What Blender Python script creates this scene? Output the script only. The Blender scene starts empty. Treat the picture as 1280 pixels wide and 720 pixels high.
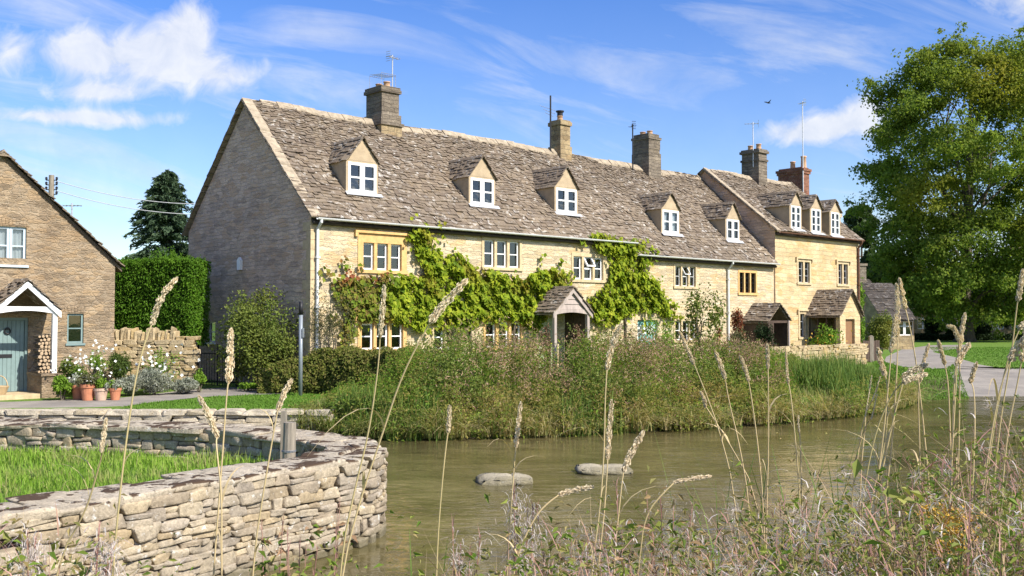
import bpy, math, random
import numpy as np
from mathutils import Vector, Matrix

R = math.radians
rng = np.random.default_rng(11)
random.seed(5)
scene = bpy.context.scene
col = scene.collection

# ------------------------------------------------------------------ camera
FPX, CX, CY, HOR = 1245.0, 640.0, 360.0, 398.0
CAMZ = 2.0
PITCH = math.atan((HOR - CY) / FPX)
CAM = np.array([0.0, 0.0, CAMZ])
cam_data = bpy.data.cameras.new('camera')
cam = bpy.data.objects.new('camera', cam_data)
col.objects.link(cam)
cam.location = (0, 0, CAMZ)
cam.rotation_euler = (R(90) + PITCH, 0, 0)
cam_data.sensor_width = 36
cam_data.lens = FPX / 1280 * 36
cam_data.clip_end = 6000
cam_data.clip_start = 0.05
scene.camera = cam


def ray(px, py):
    u, v = (px - CX) / FPX, (CY - py) / FPX
    c, s = math.cos(PITCH), math.sin(PITCH)
    return np.array([u, c - v * s, s + v * c])


def at(px, py, D):
    d = ray(px, py)
    return CAM + d * (D / d[1])


def onz(px, py, z):
    d = ray(px, py)
    return CAM + d * ((z - CAMZ) / d[2])


# ------------------------------------------------------------------ tagging
def tag(o, label=None, cat=None, group=None, kind=None):
    if label: o['label'] = label
    if cat: o['category'] = cat
    if group: o['group'] = group
    if kind: o['kind'] = kind
    return o


def empty(name, loc, rz=0.0, label=None, cat=None, group=None):
    o = bpy.data.objects.new(name, None)
    col.objects.link(o)
    o.location = loc
    o.rotation_euler = (0, 0, rz)
    o.empty_display_size = 0.2
    return tag(o, label, cat, group)


def copy_tree(o, parent=None):
    c = o.copy()
    col.objects.link(c)
    if parent is not None:
        c.parent = parent
    for ch in list(o.children):
        copy_tree(ch, c)
    return c


# ------------------------------------------------------------------ mesh building
class MB:
    def __init__(self):
        self.V, self.F, self.n, self.T = [], [], 0, []

    def add(self, V, F, tint=None):
        V = np.asarray(V, dtype=np.float64).reshape(-1, 3)
        self.V.append(V)
        self.T.append(np.zeros(len(V)) if tint is None else np.broadcast_to(np.asarray(tint, float), (len(V),)).copy())
        if isinstance(F, np.ndarray):
            F = [F]
        for f in F:
            self.F.append(np.asarray(f, dtype=np.int64) + self.n)
        self.n += len(V)

    def poly(self, P):
        self.add(P, [np.arange(len(P)).reshape(1, -1)])

    def box(self, x0, x1, y0, y1, z0, z1, M=None):
        V = np.array([[x, y, z] for z in (z0, z1) for y in (y0, y1) for x in (x0, x1)], float)
        F = np.array([[0, 2, 3, 1], [4, 5, 7, 6], [0, 1, 5, 4], [1, 3, 7, 5], [3, 2, 6, 7], [2, 0, 4, 6]])
        if M is not None:
            V = V @ np.array(M.to_3x3()).T + np.array(M.translation)
        self.add(V, F)

    def bar(self, a, b, w, h, up=(0, 0, 1)):
        a, b, up = np.array(a, float), np.array(b, float), np.array(up, float)
        t = b - a
        t /= np.linalg.norm(t)
        s = np.cross(t, up)
        if np.linalg.norm(s) < 1e-4:
            s = np.cross(t, (1.0, 0, 0))
        s /= np.linalg.norm(s)
        u = np.cross(s, t)
        V = [p + s * sx * w / 2 + u * su * h / 2 for p in (a, b) for su in (-1, 1) for sx in (-1, 1)]
        F = np.array([[0, 1, 3, 2], [4, 6, 7, 5], [0, 4, 5, 1], [1, 5, 7, 3], [3, 7, 6, 2], [2, 6, 4, 0]])
        self.add(V, F)

    def prism(self, P, vec):
        P = np.asarray(P, float)
        k = len(P)
        V = np.vstack([P, P + np.asarray(vec, float)])
        self.add(V, [np.arange(k)[::-1].reshape(1, -1), np.arange(k, 2 * k).reshape(1, -1),
                     np.array([[i, (i + 1) % k, k + (i + 1) % k, k + i] for i in range(k)])])

    def tube(self, P, r, n=8, cap=True):
        P = np.asarray(P, float)
        k = len(P)
        r = np.broadcast_to(np.asarray(r, float), (k,))
        T = np.gradient(P, axis=0)
        T /= np.linalg.norm(T, axis=1)[:, None] + 1e-12
        ref = np.array([0.0, 0, 1]) if abs(T[0][2]) < 0.9 else np.array([1.0, 0, 0])
        a = np.linspace(0, 2 * math.pi, n, endpoint=False)
        V = []
        for i in range(k):
            s = np.cross(T[i], ref)
            s /= np.linalg.norm(s) + 1e-12
            u = np.cross(s, T[i])
            ref = u
            V.append(P[i] + r[i] * (np.cos(a)[:, None] * s + np.sin(a)[:, None] * u))
        F = np.array([[i * n + j, i * n + (j + 1) % n, (i + 1) * n + (j + 1) % n, (i + 1) * n + j]
                      for i in range(k - 1) for j in range(n)])
        F = [F]
        if cap:
            F += [np.arange(n)[::-1].reshape(1, -1), (np.arange(n) + (k - 1) * n).reshape(1, -1)]
        self.add(np.vstack(V), F)

    def lathe(self, prof, c=(0, 0, 0), n=20):
        prof = np.asarray(prof, float)
        a = np.linspace(0, 2 * math.pi, n, endpoint=False)
        V = np.vstack([np.stack([r * np.cos(a), r * np.sin(a), np.full(n, z)], 1) for r, z in prof]) + np.array(c)
        k = len(prof)
        F = np.array([[i * n + j, i * n + (j + 1) % n, (i + 1) * n + (j + 1) % n, (i + 1) * n + j]
                      for i in range(k - 1) for j in range(n)])
        self.add(V, F)

    def build(self, name, mat, parent=None, off=None, smooth=False, tint=False):
        me = bpy.data.meshes.new(name)
        V = np.vstack(self.V)
        if off is not None:
            V = V - np.asarray(off, float)
        starts, loops, c = [], [], 0
        for f in self.F:
            m, k = f.shape
            loops.append(f.ravel())
            starts.append(c + np.arange(m) * k)
            c += m * k
        loops = np.concatenate(loops).astype(np.int32)
        starts = np.concatenate(starts).astype(np.int32)
        me.vertices.add(len(V))
        me.vertices.foreach_set('co', V.astype(np.float32).ravel())
        me.loops.add(len(loops))
        me.loops.foreach_set('vertex_index', loops)
        me.polygons.add(len(starts))
        me.polygons.foreach_set('loop_start', starts)
        me.polygons.foreach_set('use_smooth', np.full(len(starts), bool(smooth)))
        me.update(calc_edges=True)
        me.validate()
        if tint:
            at_ = me.attributes.new('tint', 'FLOAT', 'POINT')
            at_.data.foreach_set('value', np.concatenate(self.T).astype(np.float32))
        me.materials.append(mat)
        o = bpy.data.objects.new(name, me)
        col.objects.link(o)
        if parent is not None:
            o.parent = parent
        return o


def unit(v):
    v = np.asarray(v, float)
    return v / (np.linalg.norm(v, axis=-1, keepdims=True) + 1e-12)


def rand_dir(n):
    return unit(rng.normal(size=(n, 3)))


def leaves(mb, C, N, size, aspect=0.62, fold=0.18, T=None, tint=None):
    """kite shaped folded leaves: one island each"""
    C = np.asarray(C, float)
    n = len(C)
    if n == 0: return
    N = unit(N)
    size = np.broadcast_to(np.asarray(size, float), (n,))[:, None]
    if T is None:
        T = rand_dir(n)
    T = unit(T - N * np.sum(T * N, 1, keepdims=True))
    B = np.cross(N, T)
    base = C - T * size * 0.5
    tip = C + T * size * 0.5 - N * size * 0.08
    mid = C - T * size * 0.08
    lf = mid + B * size * aspect * 0.5 + N * size * fold
    rt = mid - B * size * aspect * 0.5 + N * size * fold
    V = np.stack([base, rt, tip, lf], 1).reshape(-1, 3)
    i = np.arange(n)[:, None] * 4
    F = np.vstack([i + np.array([[0, 1, 2]]), i + np.array([[0, 2, 3]])])
    tt = None if tint is None else np.repeat(np.broadcast_to(np.asarray(tint, float), (n,)), 4)
    mb.add(V, F, tt)


def blades(mb, B, H, W, az, bend, rows=5, curl=0.0, tint=None, lean=0.0):
    """arching tapered blades"""
    B = np.asarray(B, float)
    n = len(B)
    if n == 0: return
    f = lambda a: np.broadcast_to(np.asarray(a, float), (n,))
    H, W, az, bend, curl, lean = f(H), f(W), f(az), f(bend), f(curl), f(lean)
    hd = np.stack([np.cos(az), np.sin(az), np.zeros(n)], 1)
    tw = az + math.pi / 2 + rng.uniform(-0.7, 0.7, n)
    sd = np.stack([np.cos(tw), np.sin(tw), np.zeros(n)], 1)
    V = np.zeros((n, rows * 2, 3))
    for k in range(rows):
        t = k / (rows - 1)
        up = H * (t - bend * 0.55 * t ** 2.2 - curl * t ** 4)
        out = H * (lean * t + bend * 0.75 * t ** 2)
        w = W * (1 - t ** 1.6) * 0.5 + W * 0.03
        if k == 0: w = W * 0.36
        p = B + hd * out[:, None]
        p[:, 2] += up
        V[:, 2 * k] = p - sd * w[:, None]
        V[:, 2 * k + 1] = p + sd * w[:, None]
    i = np.arange(n)[:, None] * rows * 2
    F = np.vstack([i + np.array([[2 * k, 2 * k + 1, 2 * k + 3, 2 * k + 2]]) for k in range(rows - 1)])
    tt = None if tint is None else np.repeat(f(tint), rows * 2)
    mb.add(V.reshape(-1, 3), F, tt)


def in_poly(P, poly):
    P, poly = np.asarray(P, float), np.asarray(poly, float)
    x, y = P[:, 0], P[:, 1]
    ins = np.zeros(len(P), bool)
    j = len(poly) - 1
    for i in range(len(poly)):
        xi, yi, xj, yj = *poly[i], *poly[j]
        c = ((yi > y) != (yj > y)) & (x < (xj - xi) * (y - yi) / (yj - yi + 1e-12) + xi)
        ins ^= c
        j = i
    return ins


def seg_dist(P, poly, closed=True):
    P, poly = np.asarray(P, float), np.asarray(poly, float)
    d = np.full(len(P), 1e9)
    m = len(poly)
    for i in range(m if closed else m - 1):
        a, b = poly[i], poly[(i + 1) % m]
        ab = b - a
        t = np.clip(((P - a) @ ab) / (ab @ ab + 1e-12), 0, 1)
        d = np.minimum(d, np.linalg.norm(P - (a + t[:, None] * ab), axis=1))
    return d


def sample_poly(poly, n):
    poly = np.asarray(poly, float)
    lo, hi = poly.min(0), poly.max(0)
    out = np.zeros((0, 2))
    while len(out) < n:
        p = rng.uniform(lo, hi, (n * 3, 2))
        out = np.vstack([out, p[in_poly(p, poly)]])
    return out[:n]


def smooth(a, b, x):
    t = np.clip((x - a) / (b - a), 0, 1)
    return t * t * (3 - 2 * t)


def vnoise(x, y, seed=0.0):
    x, y = np.asarray(x, float), np.asarray(y, float)
    return (np.sin(x * 1.7 + seed + 1.3 * np.sin(y * 1.1 + seed)) + np.sin(y * 2.3 + seed * 2 + 1.1 * np.sin(x * 0.9 + 2 * seed))
            + 0.6 * np.sin(x * 4.1 + y * 3.3 + seed * 3)) / 2.6


# ------------------------------------------------------------------ materials
class NT:
    def __init__(self, name):
        self.m = bpy.data.materials.new(name)
        self.m.use_nodes = True
        self.t = self.m.node_tree
        self.t.nodes.clear()
        self.out = self.t.nodes.new('ShaderNodeOutputMaterial')

    def n(self, typ, ins=None, **kw):
        nd = self.t.nodes.new('ShaderNode' + typ)
        for k, v in kw.items():
            setattr(nd, k, v)
        for k, v in (ins or {}).items():
            s = nd.inputs[k]
            if isinstance(v, bpy.types.NodeSocket):
                self.t.links.new(v, s)
            else:
                s.default_value = v
        return nd

    def math(self, op, a, b=0.0, c=None):
        i = {0: a, 1: b}
        if c is not None: i[2] = c
        return self.n('Math', i, operation=op).outputs[0]

    def ramp(self, fac, stops, interp='LINEAR'):
        nd = self.n('ValToRGB', {0: fac})
        e = nd.color_ramp.elements
        nd.color_ramp.interpolation = interp
        while len(e) < len(stops): e.new(0.5)
        for k, (p, c) in enumerate(stops):
            e[k].position = p
            e[k].color = (*c, 1) if len(c) == 3 else c
        return nd.outputs[0]

    def mix(self, fac, a, b, blend='MIX'):
        nd = self.n('Mix', data_type='RGBA', blend_type=blend)
        for s, v in ((nd.inputs[0], fac), (nd.inputs[6], a), (nd.inputs[7], b)):
            if isinstance(v, bpy.types.NodeSocket):
                self.t.links.new(v, s)
            else:
                s.default_value = v if not isinstance(v, tuple) or len(v) == 4 else (*v, 1)
        return nd.outputs[2]

    def noise(self, vec, scale, detail=4, rough=0.55, dist=0.0):
        i = {'Scale': scale, 'Detail': detail, 'Roughness': rough, 'Distortion': dist}
        if vec is not None: i['Vector'] = vec
        return self.n('TexNoise', i).outputs[0]

    def obj(self):
        return self.n('TexCoord').outputs['Object']

    def thr(self, v, a, b):
        return self.n('MapRange', {0: v, 1: a, 2: b}, clamp=True).outputs[0]

    def surf(self, color, rough=0.8, bump=None, bstr=0.5, bdist=0.02, spec=0.3, metal=0.0):
        i = {'Base Color': color if isinstance(color, bpy.types.NodeSocket) else (*color, 1),
             'Roughness': rough, 'Specular IOR Level': spec, 'Metallic': metal}
        if bump is not None:
            i['Normal'] = self.n('Bump', {'Height': bump, 'Strength': bstr, 'Distance': bdist}).outputs[0]
        p = self.n('BsdfPrincipled', i)
        self.t.links.new(p.outputs[0], self.out.inputs[0])
        return self.m


def mat_stone_wall(name, c1, c2, mortar, bw=0.36, bh=0.12, stain=(0.5, 0.45, 0.38), stain_amt=0.5, accent=None, msize=0.012, rubble=0.25, tv=0.85):
    k = NT(name)
    o = k.obj()
    s = k.n('SeparateXYZ', {0: o})
    h = k.math('ADD', s.outputs[0], s.outputs[1])
    v = k.n('CombineXYZ', {0: h, 1: s.outputs[2]}).outputs[0]
    w1 = k.n('TexNoise', {'Vector': v, 'Scale': 1.6, 'Detail': 2}).outputs['Color']
    w2 = k.n('TexNoise', {'Vector': v, 'Scale': 9.0, 'Detail': 2}).outputs['Color']
    d1 = k.n('VectorMath', {0: w1, 1: (0.5, 0.5, 0.5)}, operation='SUBTRACT').outputs[0]
    d2 = k.n('VectorMath', {0: w2, 1: (0.5, 0.5, 0.5)}, operation='SUBTRACT').outputs[0]
    v = k.n('VectorMath', {0: d1, 1: (0.3, 0.16, 0), 2: v}, operation='MULTIPLY_ADD').outputs[0]
    v = k.n('VectorMath', {0: d2, 1: (0.06, 0.05, 0), 2: v}, operation='MULTIPLY_ADD').outputs[0]
    br = k.n('TexBrick', {'Vector': v, 'Color1': (*c1, 1), 'Color2': (*c2, 1), 'Mortar': (*mortar, 1), 'Scale': 1.0,
                          'Mortar Size': msize, 'Mortar Smooth': 0.6, 'Bias': 0.0, 'Brick Width': bw, 'Row Height': bh})
    br.offset_frequency = 2
    br.offset = 0.43
    br.squash = 0.7
    br.squash_frequency = 3
    c = br.outputs[0]
    vo = k.n('TexVoronoi', {'Vector': k.n('VectorMath', {0: v, 1: (1 / bw / 1.1, 1 / bh / 1.3, 1)}, operation='MULTIPLY').outputs[0], 'Scale': 1.0})
    tone = k.ramp(k.n('SeparateColor', {0: vo.outputs['Color']}).outputs[0], [(0, (0.66, 0.64, 0.62)), (0.55, (1, 1, 1)), (1, (1.22, 1.2, 1.14))])
    ve = k.n('TexVoronoi', {'Vector': k.n('VectorMath', {0: v, 1: (1 / bw / 0.8, 1 / bh / 1.05, 1)}, operation='MULTIPLY').outputs[0], 'Scale': 1.0, 'Randomness': 0.9}, feature='DISTANCE_TO_EDGE')
    vc = k.n('TexVoronoi', {'Vector': k.n('VectorMath', {0: v, 1: (1 / bw / 0.8, 1 / bh / 1.05, 1)}, operation='MULTIPLY').outputs[0], 'Scale': 1.0, 'Randomness': 0.9})
    rc = k.mix(k.n('SeparateColor', {0: vc.outputs['Color']}).outputs[2], (*c1, 1), (*c2, 1))
    edge = k.thr(ve.outputs[0], 0.10, 0.02)
    rc = k.mix(edge, rc, (*mortar, 1))
    c = k.mix(rubble, c, rc)
    c = k.mix(tv, c, tone, 'MULTIPLY')
    if accent:
        a = k.thr(k.n('SeparateColor', {0: vo.outputs['Color']}).outputs[1], 0.72, 0.8)
        c = k.mix(k.math('MULTIPLY', a, 0.6), c, accent)
    big = k.noise(o, 0.55, 5, 0.6)
    c = k.mix(k.math('MULTIPLY', k.thr(big, 0.48, 0.68), stain_amt), c, stain, 'MULTIPLY')
    fine = k.noise(o, 22, 5, 0.7)
    c = k.mix(0.5, c, k.ramp(fine, [(0.25, (0.6, 0.6, 0.6)), (0.7, (1.25, 1.25, 1.25))]), 'MULTIPLY')
    hgt = k.math('ADD', k.math('MULTIPLY', br.outputs[1], -0.8 * (1 - rubble)), k.math('ADD', k.math('MULTIPLY', fine, 0.8), k.math('MULTIPLY', edge, -0.8 * rubble)))
    hgt = k.math('ADD', hgt, k.math('MULTIPLY', k.noise(o, 5.0, 3), 0.8))
    return k.surf(c, 0.9, hgt, 0.8, 0.035, 0.2)


def mat_slate(name, cols, lichen=(0.62, 0.59, 0.53), amt=0.6, lv=0.5, ochre=0.25):
    k = NT(name)
    g = k.n('NewGeometry')
    o = k.obj()
    c = k.ramp(g.outputs['Random Per Island'], [(i / (len(cols) - 1), c) for i, c in enumerate(cols)])
    big = k.noise(o, 0.35, 3)
    c = k.mix(0.6, c, k.ramp(big, [(0.3, (0.7, 0.7, 0.7)), (0.7, (1.2, 1.17, 1.1))]), 'MULTIPLY')
    f = k.noise(o, 26, 5, 0.75)
    c = k.mix(0.7, c, k.ramp(f, [(0.3, (0.55, 0.55, 0.55)), (0.68, (1.3, 1.3, 1.28))]), 'MULTIPLY')
    oc = k.thr(k.noise(o, 4.5, 4, 0.7), 0.56, 0.68)
    c = k.mix(k.math('MULTIPLY', oc, ochre), c, (0.30, 0.21, 0.10))
    m1 = k.thr(k.noise(o, 1.1, 3), 0.34, 0.58)
    m2 = k.thr(k.noise(o, 6.0, 5, 0.75), lv + 0.04, lv + 0.10)
    m3 = k.thr(g.outputs['Random Per Island'], 0.15, 0.6)
    m = k.math('MULTIPLY', k.math('MULTIPLY', m1, m2), k.math('MULTIPLY', m3, amt))
    c = k.mix(m, c, lichen)
    return k.surf(c, 0.92, f, 0.5, 0.02, 0.2)


def mat_leaf(name, cols, noise_scale=0.8, trans=0.30, tint=None, rough=0.6, var=0.45, spec=0.12):
    k = NT(name)
    g = k.n('NewGeometry')
    o = k.obj()
    c = k.ramp(g.outputs['Random Per Island'], [(i / max(1, len(cols) - 1), c) for i, c in enumerate(cols)])
    nz = k.noise(o, noise_scale, 3)
    c = k.mix(var, c, k.ramp(nz, [(0.3, (0.55, 0.6, 0.55)), (0.7, (1.35, 1.3, 1.2))]), 'MULTIPLY')
    if tint:
        a = k.n('Attribute', attribute_name='tint')
        c = k.mix(a.outputs['Fac'], c, tint)
    p = k.n('BsdfPrincipled', {'Base Color': c, 'Roughness': rough, 'Specular IOR Level': spec})
    tr = k.n('BsdfTranslucent', {'Color': k.mix(0.6, c, (1.3, 1.35, 0.5), 'MULTIPLY')})
    ms = k.n('MixShader', {0: trans, 1: p.outputs[0], 2: tr.outputs[0]})
    k.t.links.new(ms.outputs[0], k.out.inputs[0])
    return k.m


def mat_plain(name, c, rough=0.6, var=0.25, scale=8, bump=0.2, spec=0.3, metal=0.0, stretch=None, bdist=0.01):
    k = NT(name)
    o = k.obj()
    v = o
    if stretch: v = k.n('VectorMath', {0: o, 1: stretch}, operation='MULTIPLY').outputs[0]
    f = k.noise(v, scale, 5, 0.65)
    c = k.mix(1.0, (*c, 1), k.ramp(f, [(0.25, (1 - var,) * 3), (0.75, (1 + var,) * 3)]), 'MULTIPLY')
    return k.surf(c, rough, f, bump, bdist, spec, metal)


M = {}
# Cotswold stone
M['front'] = mat_stone_wall('cream_limestone', (0.62, 0.52, 0.36), (0.53, 0.42, 0.25), (0.50, 0.42, 0.30), 0.42, 0.115, (0.85, 0.77, 0.64), 0.4, (0.55, 0.38, 0.18), 0.008, 0.35, 0.6)
M['house'] = mat_stone_wall('yellow_limestone', (0.60, 0.49, 0.30), (0.53, 0.40, 0.215), (0.52, 0.43, 0.28), 0.52, 0.19, (0.80, 0.70, 0.55), 0.45, (0.53, 0.34, 0.14), 0.007, 0.15, 0.4)
M['gable'] = mat_stone_wall('grey_limestone', (0.70, 0.525, 0.39), (0.57, 0.425, 0.31), (0.46, 0.36, 0.29), 0.40, 0.12, (0.80, 0.75, 0.72), 0.4, (0.60, 0.40, 0.25), 0.012, 0.4, 0.7)
M['brown'] = mat_stone_wall('brown_limestone', (0.34, 0.255, 0.165), (0.24, 0.18, 0.115), (0.35, 0.28, 0.195), 0.26, 0.095, (0.66, 0.61, 0.58), 0.6, (0.36, 0.25, 0.14), 0.012, 0.6, 0.75)
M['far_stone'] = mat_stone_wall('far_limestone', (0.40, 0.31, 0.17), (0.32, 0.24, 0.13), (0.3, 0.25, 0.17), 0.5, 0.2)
M['chim'] = mat_stone_wall('chimney_stone', (0.25, 0.21, 0.16), (0.17, 0.14, 0.105), (0.12, 0.1, 0.08), 0.42, 0.14, (0.6, 0.58, 0.55), 0.7)
M['chimlow'] = mat_stone_wall('chimney_base_stone', (0.36, 0.28, 0.16), (0.28, 0.20, 0.11), (0.25, 0.2, 0.13), 0.42, 0.2, (0.6, 0.55, 0.5), 0.6)
M['brick'] = mat_stone_wall('red_brick', (0.30, 0.105, 0.06), (0.22, 0.075, 0.045), (0.3, 0.24, 0.18), 0.22, 0.075, (0.6, 0.5, 0.5), 0.6)
M['dress'] = mat_plain('dressed_orange_stone', (0.58, 0.365, 0.145), 0.85, 0.25, 7, 0.2)
M['dress2'] = mat_plain('dressed_pale_stone', (0.50, 0.39, 0.23), 0.85, 0.28, 7, 0.2)
M['render'] = mat_plain('tan_render', (0.40, 0.31, 0.20), 0.9, 0.22, 3.5, 0.25)
M['slate'] = mat_slate('stone_slate', [(0.155, 0.12, 0.09), (0.21, 0.165, 0.12), (0.17, 0.135, 0.10), (0.245, 0.195, 0.14), (0.19, 0.15, 0.11), (0.14, 0.11, 0.085)], amt=0.7, lv=0.50)
M['slate_shade'] = mat_slate('shade_toned_slate', [(0.05, 0.044, 0.038), (0.085, 0.072, 0.062), (0.065, 0.055, 0.048)], amt=0.25)  # far roofs: the shade they stand in is put into these slate colours
M['ridge'] = mat_plain('ridge_stone', (0.33, 0.27, 0.19), 0.9, 0.4, 5, 0.5)
M['deck'] = mat_plain('roof_deck', (0.06, 0.05, 0.04), 0.9)
M['white'] = mat_plain('white_paint', (0.78, 0.78, 0.76), 0.45, 0.07, 6, 0.05)
M['teal'] = mat_plain('teal_paint', (0.185, 0.26, 0.25), 0.5, 0.14, 5, 0.08)
M['tealw'] = mat_plain('pale_blue_paint', (0.50, 0.60, 0.65), 0.5, 0.1, 5, 0.08)
M['aqua'] = mat_plain('aqua_paint', (0.17, 0.38, 0.36), 0.5, 0.1, 5, 0.08)
M['sage'] = mat_plain('sage_paint', (0.40, 0.43, 0.28), 0.6, 0.1, 5, 0.08)
M['oak'] = mat_plain('weathered_oak', (0.36, 0.30, 0.26), 0.8, 0.3, 6, 0.4, stretch=(1, 1, 0.25))
M['oakd'] = mat_plain('dark_timber', (0.075, 0.05, 0.035), 0.75, 0.35, 6, 0.4)
M['doorwood'] = mat_plain('brown_door_wood', (0.23, 0.125, 0.06), 0.6, 0.25, 6, 0.2, stretch=(6, 6, 0.6))
M['gutter'] = mat_plain('pale_gutter', (0.62, 0.62, 0.60), 0.4, 0.1, 3, 0.05)
M['rust'] = mat_plain('rusty_iron', (0.14, 0.07, 0.045), 0.8, 0.4, 9, 0.4)
M['iron'] = mat_plain('black_iron', (0.018, 0.018, 0.02), 0.5, 0.2)
M['leadgrey'] = mat_plain('lead_flashing', (0.42, 0.42, 0.42), 0.55, 0.2)
M['pot'] = mat_plain('terracotta', (0.47, 0.19, 0.10), 0.8, 0.22, 9, 0.2)
M['potpale'] = mat_plain('pale_terracotta', (0.48, 0.34, 0.25), 0.85, 0.22, 9, 0.2)
M['cpot'] = mat_plain('chimney_clay', (0.52, 0.32, 0.19), 0.8, 0.3, 7, 0.2)
M['alu'] = mat_plain('aluminium', (0.5, 0.5, 0.5), 0.45, 0.15, 8, 0.05, metal=0.6)
M['steel'] = mat_plain('grey_steel_post', (0.24, 0.27, 0.29), 0.45, 0.12, 5, 0.05, metal=0.3)
M['curtain'] = mat_plain('white_curtain', (0.72, 0.72, 0.72), 0.9, 0.25, 5, 0.3, stretch=(4, 4, 0.3))
M['logend'] = mat_plain('cut_log', (0.40, 0.29, 0.18), 0.9, 0.4, 9, 0.4)
M['bark'] = mat_plain('bark', (0.115, 0.095, 0.07), 0.95, 0.45, 4, 1.0, stretch=(2.5, 2.5, 0.6), bdist=0.05)
M['post'] = mat_plain('grey_wood_post', (0.25, 0.215, 0.165), 0.9, 0.4, 9, 0.6, stretch=(3, 3, 0.35))
M['cane'] = mat_plain('cane', (0.45, 0.33, 0.18), 0.7, 0.2)

# glass: clear pane with sky reflection
k = NT('window_glass')
fr = k.n('LayerWeight', {'Blend': 0.35}).outputs['Fresnel']
gl = k.n('BsdfGlossy', {'Color': (0.9, 0.95, 1, 1), 'Roughness': 0.03,
                        'Normal': k.n('Bump', {'Height': k.noise(k.obj(), 3.0, 2), 'Strength': 0.1, 'Distance': 0.02}).outputs[0]})
tr = k.n('BsdfTransparent', {'Color': (0.75, 0.8, 0.8, 1)})
ms = k.n('MixShader', {0: k.math('MULTIPLY_ADD', fr, 0.5, 0.07), 1: tr.outputs[0], 2: gl.outputs[0]})
k.t.links.new(ms.outputs[0], k.out.inputs[0])
M['glass'] = k.m

# drystone
def mat_dry(name, cols, moss=0.0, white=0.5, mossc=(0.05, 0.032, 0.02), damp=False):
    k = NT(name)
    g = k.n('NewGeometry')
    o = k.obj()
    c = k.ramp(g.outputs['Random Per Island'], [(i / (len(cols) - 1), c) for i, c in enumerate(cols)])
    f = k.noise(o, 34, 6, 0.75)
    m = k.noise(o, 7, 5, 0.7)
    c = k.mix(0.75, c, k.ramp(f, [(0.3, (0.55, 0.54, 0.52)), (0.68, (1.28, 1.28, 1.26))]), 'MULTIPLY')
    c = k.mix(0.7, c, k.ramp(m, [(0.32, (0.62, 0.61, 0.6)), (0.65, (1.25, 1.22, 1.15))]), 'MULTIPLY')
    w = k.math('MULTIPLY', k.thr(k.noise(o, 11, 5, 0.7), 0.60, 0.66), white)
    c = k.mix(w, c, (0.66, 0.64, 0.58))
    oc = k.thr(k.noise(o, 5, 4, 0.7), 0.60, 0.7)
    c = k.mix(k.math('MULTIPLY', oc, 0.3), c, (0.36, 0.26, 0.12))
    if damp is not False:
        wz = k.math('ADD', k.math('ADD', k.n('SeparateXYZ', {0: o}).outputs[2], float(damp)), k.math('MULTIPLY', k.noise(o, 6, 4), -0.16))
        c = k.mix(k.math('MULTIPLY', k.thr(wz, 0.10, -0.03), 0.75), c, (0.10, 0.09, 0.045))
    dk = k.thr(k.noise(o, 14, 4, 0.65), 0.62, 0.72)
    c = k.mix(k.math('MULTIPLY', dk, 0.45), c, (0.12, 0.11, 0.10))
    hb = k.math('ADD', k.math('MULTIPLY', f, 0.6), m)
    if moss > 0:
        up = k.thr(k.n('SeparateXYZ', {0: g.outputs['Normal']}).outputs[2], 0.1, 0.5)
        mm = k.thr(k.noise(o, 3.6, 4, 0.62), 0.515, 0.545)
        fm = k.math('MULTIPLY', k.math('MULTIPLY', up, mm), moss)
        c = k.mix(fm, c, k.mix(k.noise(o, 50, 3), mossc, tuple(2.2 * x for x in mossc)))
        hb = k.math('ADD', hb, k.math('MULTIPLY', fm, 0.8))
    return k.surf(c, 0.95, hb, 0.8, 0.03, 0.15)

DC = [(0.33, 0.275, 0.205), (0.42, 0.36, 0.27), (0.36, 0.31, 0.24), (0.46, 0.39, 0.28), (0.38, 0.30, 0.19), (0.30, 0.26, 0.21), (0.44, 0.38, 0.30)]
M['dry'] = mat_dry('drystone', DC, 0.0, 0.75, damp=0.0)
M['cope'] = mat_dry('drystone_coping', [(0.40, 0.35, 0.27), (0.47, 0.41, 0.32), (0.43, 0.37, 0.28)], 1.0, 0.6)
M['drywarm'] = mat_dry('drystone_warm', [(0.42, 0.33, 0.20), (0.50, 0.40, 0.25), (0.36, 0.29, 0.18), (0.46, 0.34, 0.17)], 0.0, 0.4)
M['drypale'] = mat_dry('drystone_pale', [(0.45, 0.40, 0.31), (0.53, 0.47, 0.37), (0.48, 0.41, 0.29)], 0.3, 0.6)
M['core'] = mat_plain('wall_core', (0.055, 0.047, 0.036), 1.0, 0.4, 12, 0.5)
M['rock'] = mat_dry('river_rock_stone', [(0.54, 0.48, 0.36), (0.58, 0.51, 0.38)], 0.25, 0.5, (0.07, 0.06, 0.03), damp=0.045)

# plants
M['lime'] = mat_leaf('lime_tree_leaf', [(0.115, 0.185, 0.03), (0.17, 0.245, 0.04), (0.245, 0.30, 0.055), (0.14, 0.21, 0.036)], 0.25, 0.5, (0.33, 0.285, 0.04))
M['vine'] = mat_leaf('vine_leaf', [(0.15, 0.235, 0.014), (0.26, 0.34, 0.02), (0.40, 0.44, 0.04), (0.085, 0.15, 0.012), (0.34, 0.39, 0.03)], 1.6, 0.36, (0.26, 0.07, 0.04))
M['creeper'] = mat_leaf('creeper_leaf', [(0.15, 0.23, 0.025), (0.22, 0.27, 0.03), (0.22, 0.15, 0.05), (0.11, 0.17, 0.025)], 2.2, 0.35, (0.30, 0.085, 0.045))
M['hedge'] = mat_leaf('clipped_hedge_leaf', [(0.055, 0.135, 0.010), (0.085, 0.185, 0.014), (0.12, 0.225, 0.022)], 1.5, 0.2)
M['conifer'] = mat_leaf('conifer_needle', [(0.045, 0.08, 0.045), (0.07, 0.11, 0.06), (0.09, 0.13, 0.07)], 0.5, 0.15)
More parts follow.
